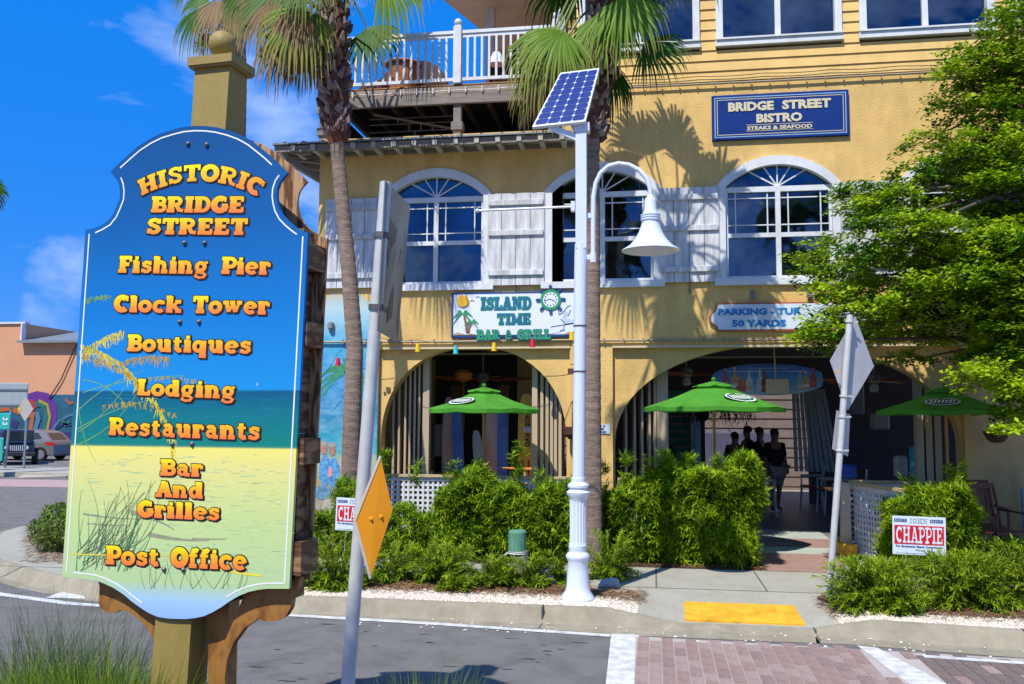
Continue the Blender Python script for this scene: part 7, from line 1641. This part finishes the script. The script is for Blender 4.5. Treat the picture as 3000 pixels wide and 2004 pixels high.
MC=[mat('mural_navy',(.02,.02,.12),.8),mat('mural_red',(.35,.03,.02),.8),mat('mural_teal',(.01,.12,.12),.8),mat('mural_yellow',(.30,.26,.04),.8),mat('mural_orange',(.38,.10,.02),.8),mat('mural_purple',(.10,.02,.20),.8),mat('mural_light_blue',(.05,.16,.26),.8)]
def mstroke(pts,w,m,y): 
    b=MB(); q=[at(u,v,y) for u,v in pts]; Lf,Rt=ribbon([(p.x,p.z) for p in q],w); b.add([(p.x,y,p.y) for pr in zip(Lf,Rt) for p in pr],[(2*i,2*i+1,2*i+3,2*i+2) for i in range(len(Lf)-1)]); b.build('mural_shape',m,PB)
mstroke([(62,915),(85,908),(105,912),(118,930),(120,960),(112,990)],.5,MC[5],41.96); mstroke([(80,925),(98,930),(106,950),(100,985)],.22,MC[2],41.94); mstroke([(88,918),(108,928),(114,955),(108,985)],.14,MC[3],41.93); mstroke([(66,920),(82,928),(60,950)],.28,MC[1],41.95); mstroke([(84,945),(88,960),(80,985)],.24,MC[6],41.935); mstroke([(62,955),(75,950),(70,985)],.22,MC[4],41.945)
mstroke([(120,985),(135,965),(160,952),(170,950)],.12,MC[6],41.95); mstroke([(125,985),(145,972),(165,975)],.10,MC[0],41.94); mstroke([(150,915),(160,925),(168,922)],.12,MC[4],41.95); mstroke([(-20,940),(20,935),(48,945)],.3,MC[4],41.95); mstroke([(-20,970),(10,962),(40,975)],.35,MC[0],41.95); mstroke([(140,960),(150,975),(160,965)],.14,MC[2],41.94)
mstroke([(-200,1000),(200,1000)],.4,MC[0],41.97)
b=MB(); b.tube([at(112,914,41.9),at(140,870,41.9),at(175,790,41.9)],.03,5); b.build('stay_wire',BLK,PB)
# parking surface
def car(label, body, org, ln, h, flip=1, name='parked_car', suv=True):
    C = thing(name,label,'car',(0,0,0),None); L2=ln/2
    side=[(-L2,.35),(-L2+.03,.75),(-L2+.10,.95),(-L2+.30,1.12),(-L2+.72,h-.16),(-L2+1.15,h-.03),(-L2+1.6,h),(.25,h),(.55,h-.04),(1.15,1.08),(L2-.35,.95),(L2-.05,.72),(L2,.40),(L2-.1,.26),(L2-.55,.24)]
    wc=[-L2+.82,L2-.88]; wr=.345
    def notch(c,r=.40): return [(c+r*math.cos(a),.24+max(0,r*math.sin(a))*1.0+.09) for a in np.linspace(0,PI,9)]
    poly=side[:-1]+[(wc[1]+.42,.26)]+notch(wc[1])+[(wc[0]+.42,.24)]+notch(wc[0])+[(-L2+.1,.26)]
    w2=.90; b=MB()
    # body shell with tumblehome: three slices
    tri=tessellate_polygon([[Vector((x,z,0)) for x,z in poly]])
    def yy(z,s_): return s_*(w2 if z<.95 else w2-(z-.95)*.32)
    F_=[(x,yy(z,-1),z) for x,z in poly]; B_=[(x,yy(z,1),z) for x,z in poly]; k=len(poly)
    b.add(F_+B_,[tuple(t) for t in tri]+[tuple(k+i for i in reversed(t)) for t in tri]+[(i,(i+1)%k,k+(i+1)%k,k+i) for i in range(k)]); b.build('body',body,C,smooth=True)
    G_=mat('car_glass',(.02,.03,.035),.08,spec=.8); 
    for nm,po in (('side_window',[(-L2+.80,1.16),(-L2+1.12,h-.18),(-.25,h-.12),(-.25,1.05)]),('side_window',[(-.17,1.05),(-.17,h-.10),(.32,h-.12),(.92,1.06)])):
        for s_ in (-1,1):
            b=MB(); b.add([(x,yy(z,s_)+s_*.004,z) for x,z in po],[(0,1,2,3)]); b.build(nm,G_,C)
    b=MB(); b.add([(-L2+.30,-.66,1.14),(-L2+.30,.66,1.14),(-L2+.68,.58,h-.18),(-L2+.68,-.58,h-.18)],[(0,1,2,3)]); b.build('rear_window',G_,C)
    b=MB(); b.add([(1.12,-.68,1.11),(1.12,.68,1.11),(.60,.58,h-.07),(.60,-.58,h-.07)],[(0,1,2,3)]); b.build('windscreen',G_,C)
    TY=mat('tyre_rubber',(.015,.015,.015),.9); RM_=mat('alloy_rim',(.55,.56,.58),.3,metal=.8)
    for cx_ in wc:
        for s_ in (-1,1):
            M=Matrix.Translation((cx_,s_*.80,.345))@Matrix.Rotation(PI/2,4,'X'); b=MB(); b.lathe([(.22,-.11),(.33,-.11),(.345,-.07),(.345,.07),(.33,.11),(.22,.11)],(0,0,0),22,M); Wl=b.build('wheel',TY,C,smooth=True)
            b=MB()
            for i in range(5):
                a=2*PI*i/5; b.beam((cx_,s_*.915,.345),(cx_+.22*math.cos(a),s_*.905,.345+.22*math.sin(a)),.07,.02,(0,1,0))
            b.lathe([(.20,-.005),(.235,-.005),(.235,.01),(.20,.01)],(0,0,0),20,Matrix.Translation((cx_,s_*.91,.345))@Matrix.Rotation(PI/2,4,'X')); b.build('rim',RM_,Wl)
    for s_ in (-1,1):
        b=MB(); b.add([(-L2+.02,s_*.80,.90),(-L2+.10,s_*.905,.99),(-L2+.62,s_*.908,1.00),(-L2+.50,s_*.912,.88),(-L2+.06,s_*.905,.80)],[(0,1,2,3,4)]); b.build('tail_light',mat('tail_red',(.55,.02,.01),.25),C)
        b=MB(); b.add([(L2-.04,s_*.62,.66),(L2-.06,s_*.86,.70),(L2-.40,s_*.905,.88),(L2-.30,s_*.6,.90)],[(0,1,2,3)]); b.build('headlight',mat('headlight_clear',(.6,.62,.65),.15),C)
    b=MB(); b.box(-.9,.9,-.905,-.90,.62,.635); b.tube([(-.05,-.93,.92),(.12,-.93,.92)],.015,6); b.build('door_line',BLK,C); return C
SILV = mat('silver_car_paint',(.22,.215,.225),.32,metal=.35,var=.05,coat=.6); DKB = mat('dark_blue_car_paint',(.012,.02,.06),.25,coat=.6,var=.1)
c=car('silver grey sport utility car parked before the wave mural','x' and SILV,(0,0,0),4.4,1.66); pc2=at(112,1052,36.6); c.scale=(.80,.80,.84); c.location=(at(118,1045,37.6).x-1.38*.82,37.6,0.0); c.rotation_euler=(0,0,PI)
JB=thing('parked_jeep','dark blue boxy off-road vehicle with spare wheel left of the silver car','car',(0,0,0))
def jb(nm,x0,x1,y0,y1,z0,z1,m,c_=.03): b=MB(); b.bbox(x0,x1,y0,y1,z0,z1,c_); return b.build(nm,m,JB)
jb('body',-2.0,1.9,-.8,.8,.45,1.10,DKB,.05); jb('cabin',-1.95,.35,-.72,.72,1.101,1.75,DKB,.06); jb('bonnet',.5,1.95,-.66,.66,1.101,1.2,DKB); jb('bumper',1.96,2.12,-.85,.85,.45,.65,BLK)
for x in (-1.3,1.35):
    for s_ in (-1,1):
        b=MB(); b.lathe([(.2,-.13),(.37,-.13),(.39,-.08),(.39,.08),(.37,.13),(.2,.13)],(0,0,0),20,Matrix.Translation((x,s_*.82,.39))@Matrix.Rotation(PI/2,4,'X')); Wl=b.build('wheel',mat('tyre_rubber',(.015,.015,.015),.9),JB); b=MB(); b.lathe([(.02,.0),(.2,.0),(.2,.02),(.02,.03)],(0,0,0),12,Matrix.Translation((x,s_*.93,.39))@Matrix.Rotation(PI/2 if s_<0 else -PI/2,4,'X')); b.build('rim',mat('alloy_rim',(.55,.56,.58),.3,metal=.8),Wl)
b=MB(); b.lathe([(.12,-.1),(.35,-.1),(.37,0),(.35,.1),(.12,.1)],(0,0,0),18,Matrix.Translation((-2.12,.2,1.0))@Matrix.Rotation(PI/2,4,'Y')); b.build('spare_wheel',mat('tyre_rubber',(.015,.015,.015),.9),JB)
for x0,x1 in ((-1.8,-1.0),(-.9,.2)):
    b=MB(); b.quad((x0,-.725,1.2),(x1,-.725,1.2),(x1,-.722,1.65),(x0,-.722,1.65)); b.build('side_window',mat('car_glass',(.02,.03,.035),.08),JB)
b=MB(); b.add([(.36,-.66,1.2),(.36,.66,1.2),(.37,.66,1.68),(.37,-.66,1.68)],[(0,1,2,3)]); b.build('windscreen',mat('car_glass',(.02,.03,.035),.08),JB)
b=MB(); 
for s_ in (-.45,.45): b.lathe([(.02,0),(.1,0),(.1,.03),(.02,.04)],(0,0,0),12,Matrix.Translation((1.93,s_,.88))@Matrix.Rotation(PI/2,4,'Y'))
for i in range(7): b.box(1.905,1.915,-.3+i*.09,-.26+i*.09,.72,1.0)
b.build('grille_and_lamps',mat('headlight_clear',(.6,.62,.65),.15),JB)
b=MB(); b.bbox(1.9,1.96,-.7,-.55,.62,.72,.01); b.build('amber_indicator',mat('amber_lens',(.6,.25,.02),.3),JB)
pj=at(55,1062,33.5); JB.scale=(.8,.8,.8); JB.location=(pj.x-1.15,34.6,.0); JB.rotation_euler=(0,0,-.95)
pw=at(5,1060,33); b=car('dark parked car at the left picture edge beside the off-road vehicle',DKB,(0,0,0),4.5,1.5); b.scale=(.85,.85,.85); b.location=(pw.x-2.6,32.6,0); 
# roadside sign backs on the left
K=thing('road_sign','large grey rectangular sign back on two posts at the left edge','road sign',(-22.8,29.3,.13))
q0,q1=at(-40,878,29.3),at(62,935,29.3); b=MB(); b.bbox(q0.x,q1.x,29.28,29.31,q1.z,q0.z,.02); b.build('plate',mat('sign_back_grey',(.34,.38,.40),.5,metal=.2),K)
b=MB(); b.beam((q0.x,29.26,q0.z-.25),(q1.x,29.26,q0.z-.25),.03,.06); b.beam((q0.x,29.26,q1.z+.08),(q1.x,29.26,q1.z+.08),.03,.06); b.build('stiffener',mat('stiffener_dark',(.12,.14,.16),.5),K)
for u in (20,-60): p=at(u,1000,29.35); b=MB(); b.tube([(p.x-.1*(u>0),29.36,.1),(p.x+.1*(u>0),29.36,q0.z)],.045,8); b.build('post',mat('green_grey_post',(.24,.30,.33),.5,metal=.3),K)
K=thing('road_sign','small diamond sign back with yellow face edge on a thin post at the left','road sign',(-22.3,28.9,.13))
q0=at(59,938,28.9); b=MB(); s_=.38; b.prism([(q0.x,q0.z-s_*1.15),(q0.x+s_*.8,q0.z),(q0.x,q0.z+s_*1.15),(q0.x-s_*.8,q0.z)],lambda a,c:(a,28.88,c),(0,-1,0),.02); b.build('plate',mat('sign_back_pale',(.42,.40,.36),.5),K)
b=MB(); b.prism([(q0.x-s_*.8,q0.z),(q0.x-s_*.55,q0.z+.15),(q0.x-s_*.4,q0.z),(q0.x-s_*.55,q0.z-.15)],lambda a,c:(a,28.87,c),(0,-1,0),.005); b.build('yellow_edge',mat('dull_yellow',(.5,.42,.10),.5),K)
b=MB(); b.tube([(q0.x+.02,28.93,.1),(q0.x+.04,28.93,q0.z+.3)],.04,8); b.build('post',mat('green_grey_post',(.24,.30,.33),.5,metal=.3),K)
K=thing('street_name_sign','small green sign with white lettering cut by the left picture edge','road sign',(-23.3,28.5,.13))
q0,q1=at(-45,947,28.5),at(22,985,28.5); b=MB(); b.bbox(q0.x,q1.x,28.49,28.51,q1.z,q0.z,.02); b.build('plate',mat('sign_teal_green',(.02,.38,.33),.5),K)
b=MB(); c_=at(12,966,28.48)
for dz in (-.12,.04): b.box(c_.x-.09,c_.x+.09,28.475,28.485,c_.z+dz,c_.z+dz+.035); b.box(c_.x-.09,c_.x-.05,28.475,28.485,c_.z+dz+.036,c_.z+dz+.10); b.box(c_.x+.04,c_.x+.09,28.475,28.485,c_.z+dz+.036,c_.z+dz+.08)
b.build('white_marks',SWH,K); b=MB(); b.tube([(q0.x+.2,28.53,.1),(q0.x+.2,28.53,q0.z)],.04,8); b.build('post',mat('green_grey_post',(.24,.30,.33),.5,metal=.3),K)
K=thing('street_name_sign','narrow teal panel low at the left picture edge','road sign',(-23.6,28.0,.13)); q0,q1=at(-30,1003,28),at(5,1058,28); b=MB(); b.bbox(q0.x,q1.x,27.99,28.01,q1.z,q0.z,.02); b.build('plate',MATS['sign_teal_green'],K)
b=MB(); b.tube([(q0.x+.2,28.03,.1),(q0.x+.2,28.03,q0.z)],.04,8); b.build('post',MATS['green_grey_post'],K)
# =====================================================  FOREGROUND GRASS
GR1=leafmat('muhly_blade',(.03,.08,.02),(.17,.24,.07),trans=.25,rough=.6); GR2=leafmat('grass_blade',(.04,.12,.012),(.26,.34,.03),trans=.25,rough=.5)
def blades(P,D,Ln,W,arch,segs=5):
    n=len(P); side=unit(np.cross(D,RNG.normal(0,1,(n,3)))); V=[]; 
    for s_ in range(segs+1):
        t=s_/segs; c=P+D*Ln[:,None]*t+np.array([0,0,-1])*(arch*Ln*t*t)[:,None]+np.stack([D[:,0],D[:,1],np.zeros(n)],1)*(arch*Ln*t*t*.9)[:,None]; w_=W*(1-t)*.5+.0002
        V += [c-side*w_,c+side*w_]
    V=np.stack(V,1).reshape(-1,3); b0=(np.arange(n)*(segs+1)*2)[:,None]; F=np.concatenate([b0+np.array([[2*s_,2*s_+1,2*s_+3,2*s_+2]]) for s_ in range(segs)],0); return V,F,(segs+1)*2
def clump(cx,cy,r,h,n,w,label,m,spread=.45,arch=.35,name='grass_clump',z0=.13,group='tall grasses by the directory sign'):
    a=RNG.uniform(0,2*PI,n); rr_=r*np.sqrt(RNG.random(n)); P=np.stack([cx+rr_*np.cos(a),cy+rr_*np.sin(a),np.full(n,z0)],1)
    D=unit(np.stack([np.cos(a)*spread*RNG.random(n)+RNG.normal(0,.12,n),np.sin(a)*spread*RNG.random(n)+RNG.normal(0,.12,n),np.ones(n)],1)); Ln=h*RNG.uniform(.55,1.08,n)
    V,F,k=blades(P,D,Ln,w,arch*RNG.uniform(.3,1.2,n)); me=npmesh(name,V,F,m,rnd=np.repeat(RNG.random(n),k),org=(cx,cy,z0)); o=bpy.data.objects.new(name,me); COL.objects.link(o); o.location=(cx,cy,z0); ORG[o.name]=Vector((cx,cy,z0)); return tag(o,label,'grass',group)
for (u,Y,h,n,l_) in ((20,4.75,.98,520,'wispy tall grass clump at the bottom left picture edge'),(90,4.9,1.02,560,'wispy grass clump second from the left edge'),(165,4.95,.98,500,'wispy grass clump in the middle of the bottom left corner'),(225,4.8,1.02,620,'densest upright grass clump just left of the curved bracket'),(290,4.9,.80,360,'shorter grass clump beside the left bracket foot')):
    x=at(u,1500,Y).x; clump(x,Y,.16,h,int(n*.5),.0035,l_,GR1,.5,.4)
for (u,Y,h,n,l_) in ((0,4.3,.62,700,'dense low green grass at the very bottom left'),(75,4.35,.66,800,'dense low grass second along the bottom left'),(150,4.3,.66,800,'dense low grass third along the bottom left'),(235,4.3,.70,900,'dense dark green grass left of the left bracket foot'),(295,4.25,.70,700,'dense low grass touching the left bracket foot')):
    x=at(u,1560,Y).x; clump(x,Y,.20,h,n,.010,l_,GR2,.7,.25,group='dense low grasses at the bottom left')
clump(at(980,1560,4.6).x,4.6,.16,.62,420,.006,'grass tips rising at the bottom centre edge',GR2,.6,.3,group=None); clump(at(1010,1560,4.7).x,4.75,.12,.56,260,.005,'sparser grass tips at the bottom centre right of the others',GR2,.6,.3,group=None); clump(at(930,1570,4.5).x,4.5,.12,.56,260,.005,'short grass tips at the bottom centre beside the silver pole',GR2,.6,.3,group=None)
# palms across the street behind the viewer, seen in the window glass
for i,(x,y,h,l_) in enumerate(((-3.4,-3.0,9.5,'nearest palm across the street seen only as a window reflection'),(-1.5,-4.5,8.5,'middle palm across the street seen only as a window reflection'),(4.5,-5.0,9.5,'rightmost palm across the street seen only as a window reflection'))):
    K=thing('palm_tree',l_,'palm tree',(x,y,.13),'palms reflected in the windows'); palm_trunk(K,[(x,y,.1),(x+.1,y,h*.5),(x+.2,y,h)],[.17,.15,.14],24)
    for a in range(16):
        t=a*2*PI/16+i; e=random.uniform(-.7,.9); hub=Vector((x+.2+.8*math.cos(t)*math.cos(e),y+.8*math.sin(t)*math.cos(e),h+.8*math.sin(e))); fan_leaf(K,hub,hub+Vector((math.cos(t)*math.cos(e),math.sin(t)*math.cos(e),math.sin(e)-.5))*.95,(x+.2,y,h),(0.1,.2,1) if abs(e)<.8 else (1,0,0),95,20,.4,FR1,.2)
